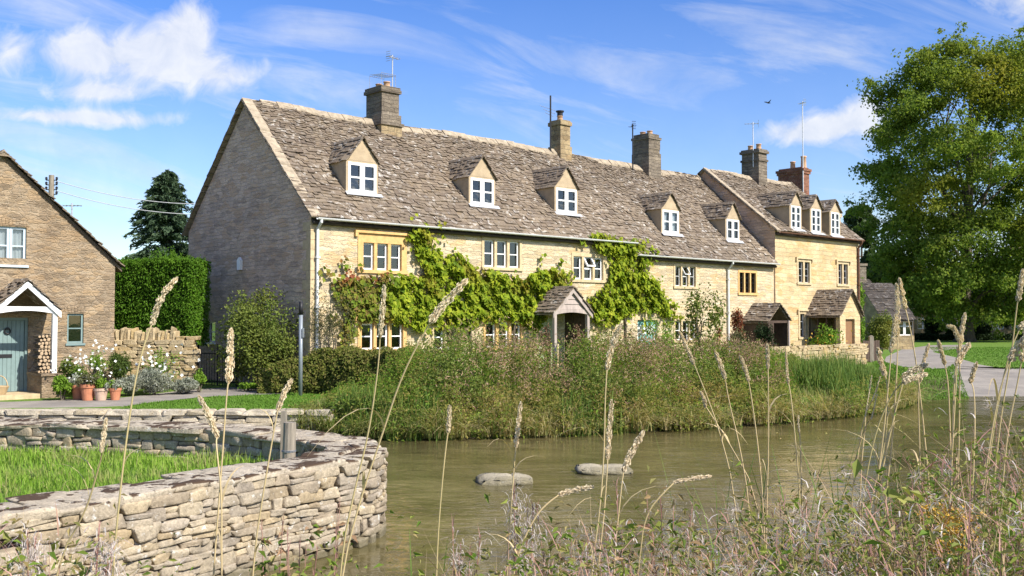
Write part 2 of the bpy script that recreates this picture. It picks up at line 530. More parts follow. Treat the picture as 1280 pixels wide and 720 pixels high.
M['fartree'] = mat_leaf('far_tree_leaf', [(0.055, 0.085, 0.035), (0.08, 0.11, 0.05), (0.065, 0.095, 0.045)], 0.3, 0.2)
M['shrub'] = mat_leaf('shrub_leaf', [(0.08, 0.125, 0.022), (0.13, 0.18, 0.035), (0.18, 0.22, 0.05), (0.11, 0.14, 0.04)], 1.6, 0.25, (0.27, 0.24, 0.04))
M['gardenhedge'] = mat_leaf('garden_hedge_leaf', [(0.10, 0.13, 0.022), (0.16, 0.18, 0.035), (0.21, 0.18, 0.06), (0.12, 0.16, 0.03)], 1.6, 0.3)
M['porchplant'] = mat_leaf('porch_climber_leaf', [(0.13, 0.075, 0.05), (0.19, 0.11, 0.07), (0.24, 0.16, 0.11), (0.09, 0.09, 0.03)], 2, 0.2)
M['olive'] = mat_leaf('olive_shrub_leaf', [(0.11, 0.115, 0.05), (0.16, 0.155, 0.075), (0.085, 0.1, 0.04)], 2, 0.25)
M['lavender'] = mat_leaf('lavender_leaf', [(0.25, 0.27, 0.20), (0.34, 0.36, 0.28), (0.28, 0.28, 0.24)], 2, 0.15)
M['limegreen'] = mat_leaf('bright_green_leaf', [(0.14, 0.26, 0.025), (0.21, 0.33, 0.04), (0.10, 0.19, 0.02)], 2, 0.25)
M['boxball'] = mat_leaf('box_leaf', [(0.055, 0.09, 0.018), (0.085, 0.12, 0.028), (0.065, 0.1, 0.02)], 2.5, 0.15)
M['redshrub'] = mat_leaf('red_shrub_leaf', [(0.19, 0.05, 0.03), (0.25, 0.085, 0.045), (0.14, 0.075, 0.03)], 2, 0.25)
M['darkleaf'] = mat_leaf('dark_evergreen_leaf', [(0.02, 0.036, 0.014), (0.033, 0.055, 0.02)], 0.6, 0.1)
M['bankleaf'] = mat_leaf('bank_leaf', [(0.09, 0.19, 0.026), (0.15, 0.28, 0.036), (0.24, 0.35, 0.05), (0.30, 0.25, 0.08), (0.11, 0.22, 0.035)], 1.3, 0.45, (0.42, 0.30, 0.12), var=0.65)
M['bankpink'] = mat_leaf('bank_seedhead', [(0.33, 0.21, 0.13), (0.39, 0.26, 0.19), (0.28, 0.22, 0.09)], 1.5, 0.2)
M['bankblade'] = mat_leaf('bank_blade', [(0.09, 0.19, 0.03), (0.15, 0.26, 0.045), (0.28, 0.31, 0.09), (0.42, 0.36, 0.16)], 0.8, 0.4, (0.58, 0.45, 0.24))
M['reed'] = mat_leaf('reed_blade', [(0.06, 0.13, 0.028), (0.11, 0.20, 0.04), (0.17, 0.25, 0.055), (0.08, 0.15, 0.03)], 1.6, 0.28, (0.30, 0.25, 0.06))
M['lawn'] = mat_leaf('lawn_blade', [(0.125, 0.235, 0.022), (0.17, 0.31, 0.03), (0.23, 0.36, 0.05), (0.28, 0.34, 0.08)], 0.9, 0.25, (0.33, 0.30, 0.13), var=0.4)
M['verge'] = mat_leaf('verge_blade', [(0.08, 0.17, 0.02), (0.12, 0.23, 0.03), (0.15, 0.27, 0.04)], 0.7, 0.25, var=0.35)
M['straw'] = mat_leaf('straw', [(0.50, 0.37, 0.20), (0.58, 0.45, 0.26), (0.44, 0.35, 0.16)], 3, 0.15, (0.30, 0.30, 0.09))
M['head'] = mat_leaf('seed_head', [(0.70, 0.58, 0.42), (0.78, 0.68, 0.53), (0.62, 0.49, 0.34)], 6, 0.2)
M['dryblade'] = mat_leaf('dry_blade', [(0.38, 0.29, 0.17), (0.50, 0.39, 0.24), (0.34, 0.20, 0.13), (0.28, 0.25, 0.11), (0.18, 0.21, 0.05), (0.42, 0.29, 0.21), (0.22, 0.13, 0.09)], 4, 0.25)
M['wherb'] = mat_leaf('willowherb_leaf', [(0.09, 0.16, 0.022), (0.15, 0.23, 0.035), (0.22, 0.27, 0.05), (0.30, 0.27, 0.10), (0.11, 0.18, 0.026)], 3, 0.3, (0.42, 0.26, 0.16))
M['pod'] = mat_leaf('seed_pod', [(0.33, 0.17, 0.15), (0.44, 0.26, 0.22), (0.38, 0.235, 0.17), (0.27, 0.13, 0.12)], 4, 0.15)
M['fluff'] = mat_leaf('seed_fluff', [(0.52, 0.45, 0.43), (0.66, 0.60, 0.58), (0.42, 0.33, 0.32)], 6, 0.3)
M['greenstem'] = mat_plain('green_stem', (0.16, 0.17, 0.06), 0.6, 0.3)
M['yellowfl'] = mat_leaf('yellow_flower', [(0.55, 0.33, 0.05), (0.62, 0.40, 0.08), (0.45, 0.26, 0.05)], 6, 0.2)
M['whitefl'] = mat_leaf('white_flower', [(0.78, 0.78, 0.74), (0.85, 0.84, 0.8)], 6, 0.2)
# ------------------------------------------------------------------ light and sky
SUN_AZ = np.array([0.80, -0.60])          # towards the sun, seen from above
SUN_EL = R(41)
sd = np.array([SUN_AZ[0] * math.cos(SUN_EL), SUN_AZ[1] * math.cos(SUN_EL), math.sin(SUN_EL)])
ld = bpy.data.lights.new('sun', 'SUN')
ld.energy = 4.6
ld.angle = R(0.53)
ld.color = (1.0, 0.945, 0.86)
lo = bpy.data.objects.new('sun', ld)
col.objects.link(lo)
lo.location = (60, -30, 80)
lo.rotation_euler = Vector(sd).to_track_quat('Z', 'Y').to_euler()

w = bpy.data.worlds.new('World')
scene.world = w
w.use_nodes = True
wt = w.node_tree
wt.nodes.clear()


class WN(NT):
    def __init__(self):
        self.t = wt
        self.out = wt.nodes.new('ShaderNodeOutputWorld')


k = WN()
sky = k.n('TexSky', sky_type='NISHITA', sun_disc=False, sun_elevation=SUN_EL, sun_rotation=math.atan2(SUN_AZ[0], SUN_AZ[1]),
          altitude=150, air_density=1.0, dust_density=0.8, ozone_density=3.0)
dirv = k.n('TexCoord').outputs['Generated']
s = k.n('SeparateXYZ', {0: dirv})
yy = k.math('MAXIMUM', s.outputs[1], 0.04)
u = k.math('DIVIDE', s.outputs[0], yy)
v = k.math('DIVIDE', s.outputs[2], yy)
uv = k.n('CombineXYZ', {0: u, 1: v}).outputs[0]
# cumulus: soft blobs of direction broken up by noise
blob = None
for (bu, bv, ru, rv) in [(-0.395, 0.264, 0.062, 0.032), (-0.345, 0.268, 0.042, 0.030), (-0.326, 0.300, 0.022, 0.026), (-0.440, 0.270, 0.030, 0.026),
                         (-0.285, 0.246, 0.04, 0.020), (-0.505, 0.272, 0.028, 0.026), (-0.42, 0.228, 0.05, 0.010), (-0.47, 0.205, 0.06, 0.008), (-0.40, 0.20, 0.06, 0.009), (-0.57, 0.21, 0.05, 0.01),
                         (0.325, 0.195, 0.05, 0.014), (0.36, 0.212, 0.026, 0.018), (0.29, 0.185, 0.04, 0.012),
                         (0.52, 0.325, 0.05, 0.022), (0.9, 0.3, 0.2, 0.06), (-0.9, 0.32, 0.2, 0.07)]:
    a = k.math('POWER', k.math('DIVIDE', k.math('SUBTRACT', u, bu), ru), 2)
    b = k.math('POWER', k.math('DIVIDE', k.math('SUBTRACT', v, bv), rv), 2)
    g = k.math('POWER', 2.718, k.math('MULTIPLY', k.math('ADD', a, b), -1.0))
    blob = g if blob is None else k.math('ADD', blob, g)
nz = k.n('TexNoise', {'Vector': uv, 'Scale': 26.0, 'Detail': 8, 'Roughness': 0.6, 'Distortion': 0.5}).outputs[0]
nz2 = k.noise(uv, 7.0, 3)
den = k.math('ADD', blob, k.math('ADD', k.math('MULTIPLY', k.math('SUBTRACT', nz, 0.5), 2.0), k.math('MULTIPLY', k.math('SUBTRACT', nz2, 0.5), 0.5)))
cum = k.math('MULTIPLY', k.thr(den, 0.25, 1.15), 0.84)
cum = k.math('MULTIPLY', cum, k.thr(blob, 0.02, 0.3))
# cirrus: long streaks
rot = k.n('VectorRotate', {'Vector': uv, 'Axis': (0, 0, 1), 'Angle': R(14)}, rotation_type='AXIS_ANGLE').outputs[0]
st = k.n('VectorMath', {0: rot, 1: (3.2, 17.0, 1)}, operation='MULTIPLY').outputs[0]
ci = k.n('TexNoise', {'Vector': st, 'Scale': 1.0, 'Detail': 8, 'Roughness': 0.62, 'Distortion': 0.7}).outputs[0]
cm = k.noise(uv, 3.4, 3)
cir = k.math('MULTIPLY', k.thr(ci, 0.46, 0.78), k.thr(cm, 0.30, 0.55))
cir = k.math('MULTIPLY', cir, 0.75)
veil = k.math('MULTIPLY', k.thr(v, 0.34, 0.0), 0.16)
alpha = k.math('MAXIMUM', cum, k.math('MAXIMUM', cir, veil))
alpha = k.math('MULTIPLY', alpha, k.thr(s.outputs[2], -0.02, 0.03))
ccol = k.mix(k.thr(nz, 0.3, 0.66), (0.72, 0.77, 0.88), (0.97, 0.97, 0.98))
sat = k.n('HueSaturation', {'Color': sky.outputs[0], 'Hue': 0.517, 'Saturation': 1.3, 'Value': 0.97}).outputs[0]
bg1 = k.n('Background', {'Color': sat, 'Strength': 0.121})
bg2 = k.n('Background', {'Color': ccol, 'Strength': 0.60})
ms = k.n('MixShader', {0: alpha, 1: bg1.outputs[0], 2: bg2.outputs[0]})
wt.links.new(ms.outputs[0], k.out.inputs[0])

scene.view_settings.view_transform = 'Standard'
scene.view_settings.look = 'None'
scene.view_settings.gamma = 1.0
scene.view_settings.exposure = 0.79
scene.render.engine = 'CYCLES'
scene.cycles.use_denoising = True
scene.cycles.max_bounces = 6
scene.cycles.transparent_max_bounces = 12
scene.cycles.diffuse_bounces = 3
scene.cycles.glossy_bounces = 3
scene.cycles.sample_clamp_indirect = 6
scene.cycles.caustics_reflective = False
scene.cycles.caustics_refractive = False

# ------------------------------------------------------------------ ground and river
FARBANK = np.array([(-120, 22.6), (-30, 21.9), (-8.9, 21.55), (-3.95, 21.45), (-3.2, 20.7), (-2.2, 20.5), (0, 20.95), (1.05, 21.2), (2.75, 21.9), (4.8, 22.9),
                    (7.0, 24.2), (9.3, 26.0), (10.9, 28.0), (12.0, 30.2), (14.5, 31.4), (25, 31.8), (60, 30)])
NEARBANK = np.array([(60, 22), (26, 18.5), (15, 14.5), (9.5, 10.6), (6.4, 8.3), (4.4, 6.5), (2.4, 5.3), (0.3, 4.5), (-1.6, 4.3), (-4, 3.6), (-9, 2.0), (-40, -6), (-120, -20)])
RIVER = np.vstack([FARBANK, NEARBANK])
WALLPATH = np.array([(-9.0, 1.2), (-6.4, 4.6), (-4.18, 7.84), (-3.6, 8.7), (-2.92, 9.8), (-2.3, 10.62), (-2.0, 11.05), (-1.80, 11.5), (-1.9, 12.05), (-2.2, 12.62),
                     (-2.85, 13.2), (-4.0, 14.05), (-5.9, 14.55), (-7.9, 14.95), (-11, 15.5), (-16, 16.2)])
YARD = np.vstack([WALLPATH, [(-40, 18), (-40, -12), (-14, -6)]])


def height(x, y):
    x, y = np.asarray(x, float).ravel(), np.asarray(y, float).ravel()
    P = np.stack([x, y], 1)
    d = seg_dist(P, RIVER)
    ins = in_poly(P, RIVER)
    yard = in_poly(P, YARD)
    near = (~ins) & (y < 9 + 0.45 * x) & ~yard
    wd = np.where((x > 11) & ~near, 0.5 + 7.0 * smooth(11, 14.5, x), 0.55)
    top = np.where(near, 0.42 + 0.04 * vnoise(x, y, 1), 0.0)
    z = np.where(ins, -0.5 - np.minimum(d * 0.5, 0.55), -0.52 + (top + 0.52) * smooth(0, 1, d / wd))
    return np.where(yard, 0.08 + 0.02 * vnoise(x, y, 2), z)


def ong(px, py, z=0.0):
    for _ in range(12):
        p = onz(px, py, z)
        z = float(height([p[0]], [p[1]])[0])
    return p


def axis(a, b, step, lo, hi):
    fine = list(np.arange(a, b + 1e-6, step))
    g, st, x = [], step, b
    while x < hi:
        st *= 1.35
        x += st
        g.append(x)
    h, st, x = [], step, a
    while x > lo:
        st *= 1.35
        x -= st
        h.append(x)
    return np.array(h[::-1] + fine + g)


ax_x, ax_y = axis(-18, 24, 0.22, -2500, 2500), axis(0.5, 36, 0.22, -80, 4500)
gx, gy = np.meshgrid(ax_x, ax_y)
gz = height(gx, gy)
nx, ny = len(ax_x), len(ax_y)
idx = np.arange(nx * ny).reshape(ny, nx)
b = MB()
b.add(np.stack([gx.ravel(), gy.ravel(), gz], 1), np.stack([idx[:-1, :-1], idx[:-1, 1:], idx[1:, 1:], idx[1:, :-1]], -1).reshape(-1, 4))
k = NT('ground_soil_and_grass')
o = k.obj()
z = k.n('SeparateXYZ', {0: o}).outputs[2]
n1, n2 = k.noise(o, 1.2, 4), k.noise(o, 14, 5, 0.7)
gcol = k.ramp(n2, [(0.3, (0.07, 0.13, 0.02)), (0.5, (0.115, 0.20, 0.03)), (0.7, (0.17, 0.255, 0.05))])
gcol = k.mix(k.math('MULTIPLY', k.thr(n1, 0.5, 0.7), 0.4), gcol, (0.16, 0.16, 0.06))
mud = k.ramp(n2, [(0.3, (0.05, 0.04, 0.022)), (0.7, (0.13, 0.105, 0.06))])
c = k.mix(k.thr(z, -0.06, -0.25), gcol, mud)
k.surf(c, 0.95, n2, 0.7, 0.05, 0.1)
tag(b.build('ground', k.m, smooth=True), kind='structure')

# water
k = NT('river_water')
o = k.obj()
st1 = k.n('VectorMath', {0: o, 1: (0.55, 1.0, 1)}, operation='MULTIPLY').outputs[0]
wv = k.n('TexNoise', {'Vector': st1, 'Scale': 6.0, 'Detail': 3, 'Roughness': 0.55, 'Distortion': 0.5}).outputs[0]
wv2 = k.noise(st1, 1.7, 2)
calm = k.thr(k.noise(o, 0.28, 3), 0.38, 0.62)
hgt = k.math('ADD', k.math('MULTIPLY', wv, k.math('MULTIPLY_ADD', calm, 0.8, 0.25)), k.math('MULTIPLY', wv2, 0.8))
bed = k.noise(k.n('VectorMath', {0: o, 1: (0.6, 1, 1)}, operation='MULTIPLY').outputs[0], 1.1, 5, 0.65)
bc = k.ramp(bed, [(0.3, (0.070, 0.060, 0.024)), (0.52, (0.115, 0.096, 0.040)), (0.72, (0.19, 0.155, 0.070))])
gv = k.noise(o, 9.0, 4, 0.7)
bc = k.mix(0.45, bc, k.ramp(gv, [(0.3, (0.6, 0.6, 0.6)), (0.7, (1.3, 1.3, 1.3))]), 'MULTIPLY')
nrm = k.n('Bump', {'Height': hgt, 'Strength': 0.155, 'Distance': 0.12}).outputs[0]
p = k.n('BsdfPrincipled', {'Base Color': bc, 'Roughness': 0.07, 'IOR': 1.33, 'Specular IOR Level': 0.5, 'Normal': nrm})
k.t.links.new(p.outputs[0], k.out.inputs[0])
b = MB()
b.add([(-130, -40, -0.5), (130, -40, -0.5), (130, 34, -0.5), (-130, 34, -0.5)], np.array([[0, 1, 2, 3]]))
tag(b.build('water', k.m), kind='structure')

# tarmac
k = NT('worn_tarmac')
o = k.obj()
f, g2 = k.noise(o, 60, 4, 0.8), k.noise(o, 0.9, 4, 0.6)
c = k.ramp(f, [(0.3, (0.20, 0.18, 0.155)), (0.7, (0.33, 0.30, 0.26))])
c = k.mix(0.85, c, k.ramp(g2, [(0.35, (0.72, 0.71, 0.70)), (0.65, (1.18, 1.16, 1.1))]), 'MULTIPLY')
c = k.mix(k.math('MULTIPLY', k.thr(k.noise(o, 3.5, 5, 0.7), 0.55, 0.68), 0.45), c, (0.17, 0.14, 0.095))
k.surf(c, 0.9, f, 0.3, 0.01)
M['tarmac'] = k.m


def strip(name, A, B, mat, n=40, m=6, dz=0.008):
    """a sheet between two edge lines, lying on the ground"""
    def res(P):
        P = np.asarray(P, float)
        d = np.r_[0, np.cumsum(np.linalg.norm(np.diff(P, axis=0), axis=1))]
        t = np.linspace(0, d[-1], n)
        return np.stack([np.interp(t, d, P[:, i]) for i in range(2)], 1)
    A, B = res(A), res(B)
    t = np.linspace(0, 1, m)[None, :, None]
    G = A[:, None] * (1 - t) + B[:, None] * t
    z = height(G[..., 0], G[..., 1]) + dz
    V = np.column_stack([G.reshape(-1, 2), z])
    i = np.arange(n * m).reshape(n, m)
    b = MB()
    b.add(V, np.stack([i[:-1, :-1], i[:-1, 1:], i[1:, 1:], i[1:, :-1]], -1).reshape(-1, 4))
    return tag(b.build(name, mat), kind='structure')


g2 = lambda px, py: tuple(ong(px, py)[:2])
lane_back = [(-45, 24.2), (-22, 24.6)] + [tuple(onz(*q, 0)[:2]) for q in [(0, 503), (60, 501), (150, 498), (238, 487), (290, 484.5), (380, 486.5), (520, 486)]]
lane_front = [(-45, 22.2), (-22, 21.95)] + [(p_[0], max(p_[1], 21.72)) for p_ in [onz(*q, 0) for q in [(0, 516), (80, 515), (140, 513), (160, 507), (250, 496.5), (380, 491.5), (520, 490.5)]]]
strip('lane', lane_front, lane_back, M['tarmac'], 60, 5)
road_l = [(15.2, 29.4), (14.0, 30.6)] + [g2(*q) for q in [(1180, 480), (1165, 468), (1130, 459), (1105, 452), (1108, 446)]] + [(25, 64), (31, 74)]
road_r = [(34, 29.2), (27, 30.5)] + [g2(*q) for q in [(1330, 474), (1262, 466), (1225, 456), (1195, 447), (1165, 440)]] + [(29.5, 66), (35, 76)]
strip('road', road_l, road_r, M['tarmac'], 80, 10)

# ------------------------------------------------------------------ drystone walls
def stone_template(t):
    n = len(t)
    pts, faces, key = [], [], {}

    def vid(p):
        q = tuple(np.round(p, 5))
        if q not in key:
            key[q] = len(pts)
            pts.append(p)
        return key[q]
    for ax in range(3):
        for sg in (-1, 1):
            for i in range(n - 1):
                for j in range(n - 1):
                    q = []
                    for (a, c) in ((i, j), (i + 1, j), (i + 1, j + 1), (i, j + 1)):
                        p = np.zeros(3)
                        p[ax], p[(ax + 1) % 3], p[(ax + 2) % 3] = sg, t[a], t[c]
                        q.append(vid(p))
                    faces.append(q if sg > 0 else q[::-1])
    return np.array(pts), np.array(faces)


ST4, STF4 = stone_template([-1, -0.8, 0.8, 1])
ST6, STF6 = stone_template([-1, -0.92, -0.6, -0.2, 0.2, 0.6, 0.92, 1])


def stone(mb, c, half, ax, p=11.0, amp=0.10, hi=False):
    """one rough stone: a rounded block with dents; ax rows = its three axes"""
    S, F = (ST6, STF6) if hi else (ST4, STF4)
    q = S / (np.sum(np.abs(S) ** p, 1) ** (1 / p))[:, None]
    q = q * (1 - 0.22 * rng.random((1, 3)) * (q[:, [2, 0, 1]] * rng.choice([-1, 1], 3)))
    for _ in range(3):          # knocked off corners and edges
        nn = rng.choice([-1, 1], 3) * rng.uniform(0.25, 1.0, 3)
        nn /= np.linalg.norm(nn)
        lim = np.abs(nn).sum() * rng.uniform(0.74, 0.95)
        ex = np.maximum(q @ nn - lim, 0)
        q = q - np.outer(ex, nn) * 0.9
    ph = rng.uniform(0, 6.28, (4, 3))
    fr = rng.uniform(1.2, 3.4, (4, 3))
    d = sum(np.sin(S * fr[i] + ph[i]).sum(1) for i in range(4)) / 6
    q = q * (1 + 0.55 * amp * d[:, None])
    q += rng.normal(0, amp * 0.16, q.shape)
    V = (q * np.asarray(half)) @ np.asarray(ax) + np.asarray(c)
    mb.add(V, F)


def path_eval(path, s):
    path = np.asarray(path, float)
    d = np.r_[0, np.cumsum(np.linalg.norm(np.diff(path, axis=0), axis=1))]
    e = 0.18
    f = lambda q: np.array([np.interp(q, d, path[:, 0]), np.interp(q, d, path[:, 1])])
    T = unit(f(min(s + e, d[-1])) - f(max(s - e, 0)))
    return f(s), T


def path_len(path):
    return float(np.linalg.norm(np.diff(np.asarray(path), axis=0), axis=1).sum())


def smooth_path(P, it=3):
    P = np.asarray(P, float)
    for _ in range(it):
        Q = [P[0]]
        for a, c in zip(P[:-1], P[1:]):
            Q += [a * 0.75 + c * 0.25, a * 0.25 + c * 0.75]
        P = np.array(Q + [P[-1]])
    return P


def face_stones(mb, path, side, dist, z0, z1, s0, s1, lmin=0.16, lmax=0.48, hmin=0.06, hmax=0.15, depth=0.15, zoff=None, skip=None, hi=False, amp=0.10):
    """courses of stones along one face of a wall; side +1 = to the left of the path"""
    z = z0
    while z < z1 - 0.02:
        h = hmin + (hmax - hmin) * rng.random() ** 1.3
        h = min(h, z1 - z) if z1 - z - h > 0.05 else z1 - z
        s = s0 - rng.uniform(0, lmin)
        while s < s1:
            l = rng.uniform(lmin, lmax) * (0.75 + 2.2 * h)
            hh = h
            split = h > 0.10 and rng.random() < 0.28
            for part in range(2 if split else 1):
                ph = h / 2 if split else h * rng.uniform(0.93, 1.12)
                zc = z + ph / 2 + (h / 2 if part else 0)
                p, T = path_eval(path, min(max(s + l / 2, 0.02), s1))
                N = np.array([-T[1], T[0]]) * side
                o_ = dist - depth / 2 + rng.normal(0, 0.012)
                c = np.array([*(p + N * o_), zc + (0 if zoff is None else zoff(s + l / 2))])
                if skip is None or not skip(s + l / 2, zc):
                    tilt = rng.normal(0, 0.035)
                    Ax = np.array([[*(T * math.cos(tilt)), math.sin(tilt)], [*N, rng.normal(0, 0.04)], [*(-T * math.sin(tilt)), math.cos(tilt)]])
                    stone(mb, c, (l / 2 * 0.985, depth * 0.62 * rng.uniform(0.9, 1.1), ph / 2 * 1.02), Ax, hi=hi, amp=amp)
            s += l
        z += h


WP = smooth_path(WALLPATH, 2)
LW = path_len(WP)
sp = np.linspace(0, LW, 400)
spx = np.array([path_eval(WP, q)[0] for q in sp])
s_tip = sp[np.argmax(spx[:, 0])]
near_s = sp[np.argmin(np.abs(spx[:, 1] - 7.0))]
far_end = sp[-1]
yard_wall = empty('drystone_wall', (*path_eval(WP, s_tip)[0], -0.5), 0, 'curved drystone wall round a grassy pen, moss patched coping, standing in the river', 'stone wall')
off = np.array(yard_wall.location)
b = MB()
for sgn, dd in ((-1, 0.30), (1, 0.30)):
    pass
hole = lambda s, z: (z > 0.17 and near_s - 0.15 < s < near_s + 1.0)
b_out = MB()
face_stones(b_out, WP, -1, 0.34, -0.68, 0.43, near_s - 2.4, s_tip + 2.2, 0.12, 0.42, 0.05, 0.16, 0.17, skip=hole, hi=True, amp=0.11)
face_stones(b_out, WP, 1, 0.30, 0.02, 0.43, s_tip - 0.5, far_end, 0.12, 0.36, 0.06, 0.13, 0.16, amp=0.12)
face_stones(b_out, WP, 1, 0.30, 0.05, 0.43, near_s - 2.4, s_tip - 0.5, 0.2, 0.42, 0.09, 0.14, 0.16)
b_out.build('stone_courses', M['dry'], yard_wall, off, smooth=True)
# dark earth core
core = MB()
ss = np.linspace(0, LW, 120)
ring = []
for q in ss:
    p, T = path_eval(WP, q)
    N = np.array([-T[1], T[0]])
    ring.append([[*(p - N * 0.2), -0.9], [*(p - N * 0.2), 0.40], [*(p + N * 0.2), 0.40], [*(p + N * 0.2), -0.9]])
V = np.array(ring).reshape(-1, 3)
i = np.arange(119)[:, None] * 4
core.add(V, np.vstack([i + np.array([[j, j + 1, j + 5, j + 4]]) for j in range(3)]))
core.build('core', M['core'], yard_wall, off)
b = MB()
s = near_s - 2.4
while s < far_end:
    l = rng.uniform(0.35, 0.8) if abs(s - s_tip) > 1.0 else rng.uniform(0.22, 0.42)
    p, T = path_eval(WP, s + l / 2)
    N = np.array([-T[1], T[0]])
    nr = 2 if rng.random() < 0.45 else 1
    for q in range(nr):
        wdt = 0.71 / nr
        cc = p + N * ((q - (nr - 1) / 2) * wdt + rng.normal(0, 0.015))
        h = rng.uniform(0.055, 0.085)
        tilt = rng.normal(0, 0.012)
        Ax = np.array([[*T, tilt], [*N, rng.normal(0, 0.03)], [-T[0] * tilt, -T[1] * tilt, 1]])
        stone(b, (*cc, 0.43 + h / 2 - 0.02), (l / 2 * 1.07, wdt / 2 * rng.uniform(0.94, 1.06), h / 2), Ax, p=12, amp=0.10, hi=True)
    s += l * 0.98
b.build('coping', M['cope'], yard_wall, off, smooth=True)

# river retaining wall below the verge
rp = np.array([(-13.0, 21.62), (-8.9, 21.55), (-3.95, 21.45)])
b = MB()
face_stones(b, rp, -1, 0.12, -0.7, -0.07, 0, path_len(rp), 0.25, 0.7, 0.10, 0.2, 0.2, amp=0.05)
s = 0
while s < path_len(rp):
    l = rng.uniform(0.5, 0.95)
    p, T = path_eval(rp, min(s + l / 2, path_len(rp)))
    stone(b, (*(p + np.array([-T[1], T[0]]) * 0.08), -0.02), (l / 2, 0.26, 0.055), np.array([[*T, 0], [-T[1], T[0], 0], [0, 0, 1]]), p=9, amp=0.04)
    s += l
rw = b.build('retaining_wall', M['drypale'])
tag(rw, 'low pale stone retaining wall below the grass verge at the water edge', 'stone wall')
# ------------------------------------------------------------------ houses
ANG = math.atan2(0.6752, 0.7376)
CA, SA = math.cos(ANG), math.sin(ANG)


class Frame:
    """x along the street front, y into the house, z up"""
    def __init__(self, ox, oy):
        self.o = np.array([ox, oy, 0.0])

    def ray(self, px, py):
        d = ray(px, py)
        o = CAM - self.o
        r = lambda v: np.array([v[0] * CA + v[1] * SA, -v[0] * SA + v[1] * CA, v[2]])
        return r(o), r(d)

    def y(self, px, py, yp=0.0):
        o, d = self.ray(px, py)
        return o + d * ((yp - o[1]) / d[1])

    def x(self, px, py, xp):
        o, d = self.ray(px, py)
        return o + d * ((xp - o[0]) / d[0])

    def slope(self, px, py, y0, z0, k):
        """the point on the plane z = z0 + k (y - y0)"""
        o, d = self.ray(px, py)
        t = (z0 + k * (o[1] - y0) - o[2]) / (d[2] - k * d[1])
        return o + d * t

    def rect(self, x0, y0, x1, y1, yp=0.0):
        a, c = self.y(x0, (y0 + y1) / 2, yp), self.y(x1, (y0 + y1) / 2, yp)
        m = (x0 + x1) / 2
        return [a[0], c[0], self.y(m, y1, yp)[2], self.y(m, y0, yp)[2]]

    def world(self, p):
        p = np.asarray(p, float)
        return np.stack([self.o[0] + p[..., 0] * CA - p[..., 1] * SA, self.o[1] + p[..., 0] * SA + p[..., 1] * CA, p[..., 2] + self.o[2]], -1)


RF = Frame(-5.67, 28.0)
WID = 7.9


def wall_front(mb, x0, x1, z0, z1, holes, y=0.0, depth=0.24):
    xs = sorted({x0, x1, *[h[0] for h in holes], *[h[1] for h in holes]})
    zs = sorted({z0, z1, *[h[2] for h in holes], *[h[3] for h in holes]})
    for a, c in zip(xs[:-1], xs[1:]):
        for e, f in zip(zs[:-1], zs[1:]):
            m, q = (a + c) / 2, (e + f) / 2
            if any(h[0] < m < h[1] and h[2] < q < h[3] for h in holes):
                continue
            mb.poly([(a, y, e), (c, y, e), (c, y, f), (a, y, f)])
    for a, c, e, f in holes:
        mb.poly([(a, y, e), (a, y, f), (a, y + depth, f), (a, y + depth, e)])
        mb.poly([(c, y, e), (c, y + depth, e), (c, y + depth, f), (c, y, f)])
        mb.poly([(a, y, e), (a, y + depth, e), (c, y + depth, e), (c, y, e)])
        mb.poly([(a, y, f), (c, y, f), (c, y + depth, f), (a, y + depth, f)])


def slate_plane(mb, O, U, Vd, Lu, Lv, w=0.22, e0=0.17, e1=0.095, th=0.022, wav=None, lim=None):
    """overlapping stone slates laid in diminishing courses; lim(v) gives the (u0, u1) of a course"""
    O, U, Vd = np.asarray(O, float), unit(U), unit(Vd)
    N = np.cross(U, Vd)
    if N[2] < 0: N = -N
    v, row = 0.0, 0
    out = []
    while v < Lv - 0.03:
        t = v / Lv
        e = e0 * (1 - t) + e1 * t
        ua, ub = (0.0, Lu) if lim is None else lim(v)
        ww = w * (1.1 - 0.4 * t)
        x = ua - (0.4 * ww if row % 2 and lim is None else 0) - rng.uniform(0, 0.08)
        x = max(x, ua - 0.05)
        while x < ub:
            tw = ww * rng.uniform(0.65, 1.45)
            out.append((x + 0.004, min(x + tw, ub + rng.uniform(0, 0.03)) - 0.004, v + rng.normal(0, 0.012), min(v + e * 1.75, Lv + 0.02), th * rng.uniform(0.7, 1.5), rng.normal(0, 0.010), rng.normal(0, 0.006)))
            x += tw
        v += e
        row += 1
    A = np.array(out)
    n = len(A)
    V = np.zeros((n, 8, 3))
    wv = (lambda a, c: 0.0) if wav is None else wav
    for q, (iu, iv, top) in enumerate([(0, 2, 1), (1, 2, 1), (1, 3, 1), (0, 3, 1), (0, 2, 0), (1, 2, 0), (1, 3, 0), (0, 3, 0)]):
        u_, v_ = A[:, iu], A[:, iv] + (rng.normal(0, 0.006, n) if iv == 2 else 0)
        hN = (A[:, 4] * 1.9 if iv == 2 else A[:, 4] * 0.35) + (0 if top else -A[:, 4]) + A[:, 5] * (1 if iv == 2 else 0.2) + A[:, 6] * (1 if iu == 0 else -1)
        hN = hN + wv(u_, v_)
        V[:, q] = O + u_[:, None] * U + v_[:, None] * Vd + hN[:, None] * N
    i = np.arange(n)[:, None] * 8
    F = np.vstack([i + np.array([f]) for f in ([0, 1, 2, 3], [4, 5, 1, 0], [5, 6, 2, 1], [7, 4, 0, 3], [6, 7, 3, 2])])
    mb.add(V.reshape(-1, 3), F)


def sag(u, v):
    return 0.035 * np.sin(u * 0.8 + 0.6) + 0.025 * np.sin(u * 1.9 + v) + 0.02 * np.sin(v * 2.3 + u * 0.5) - 0.02


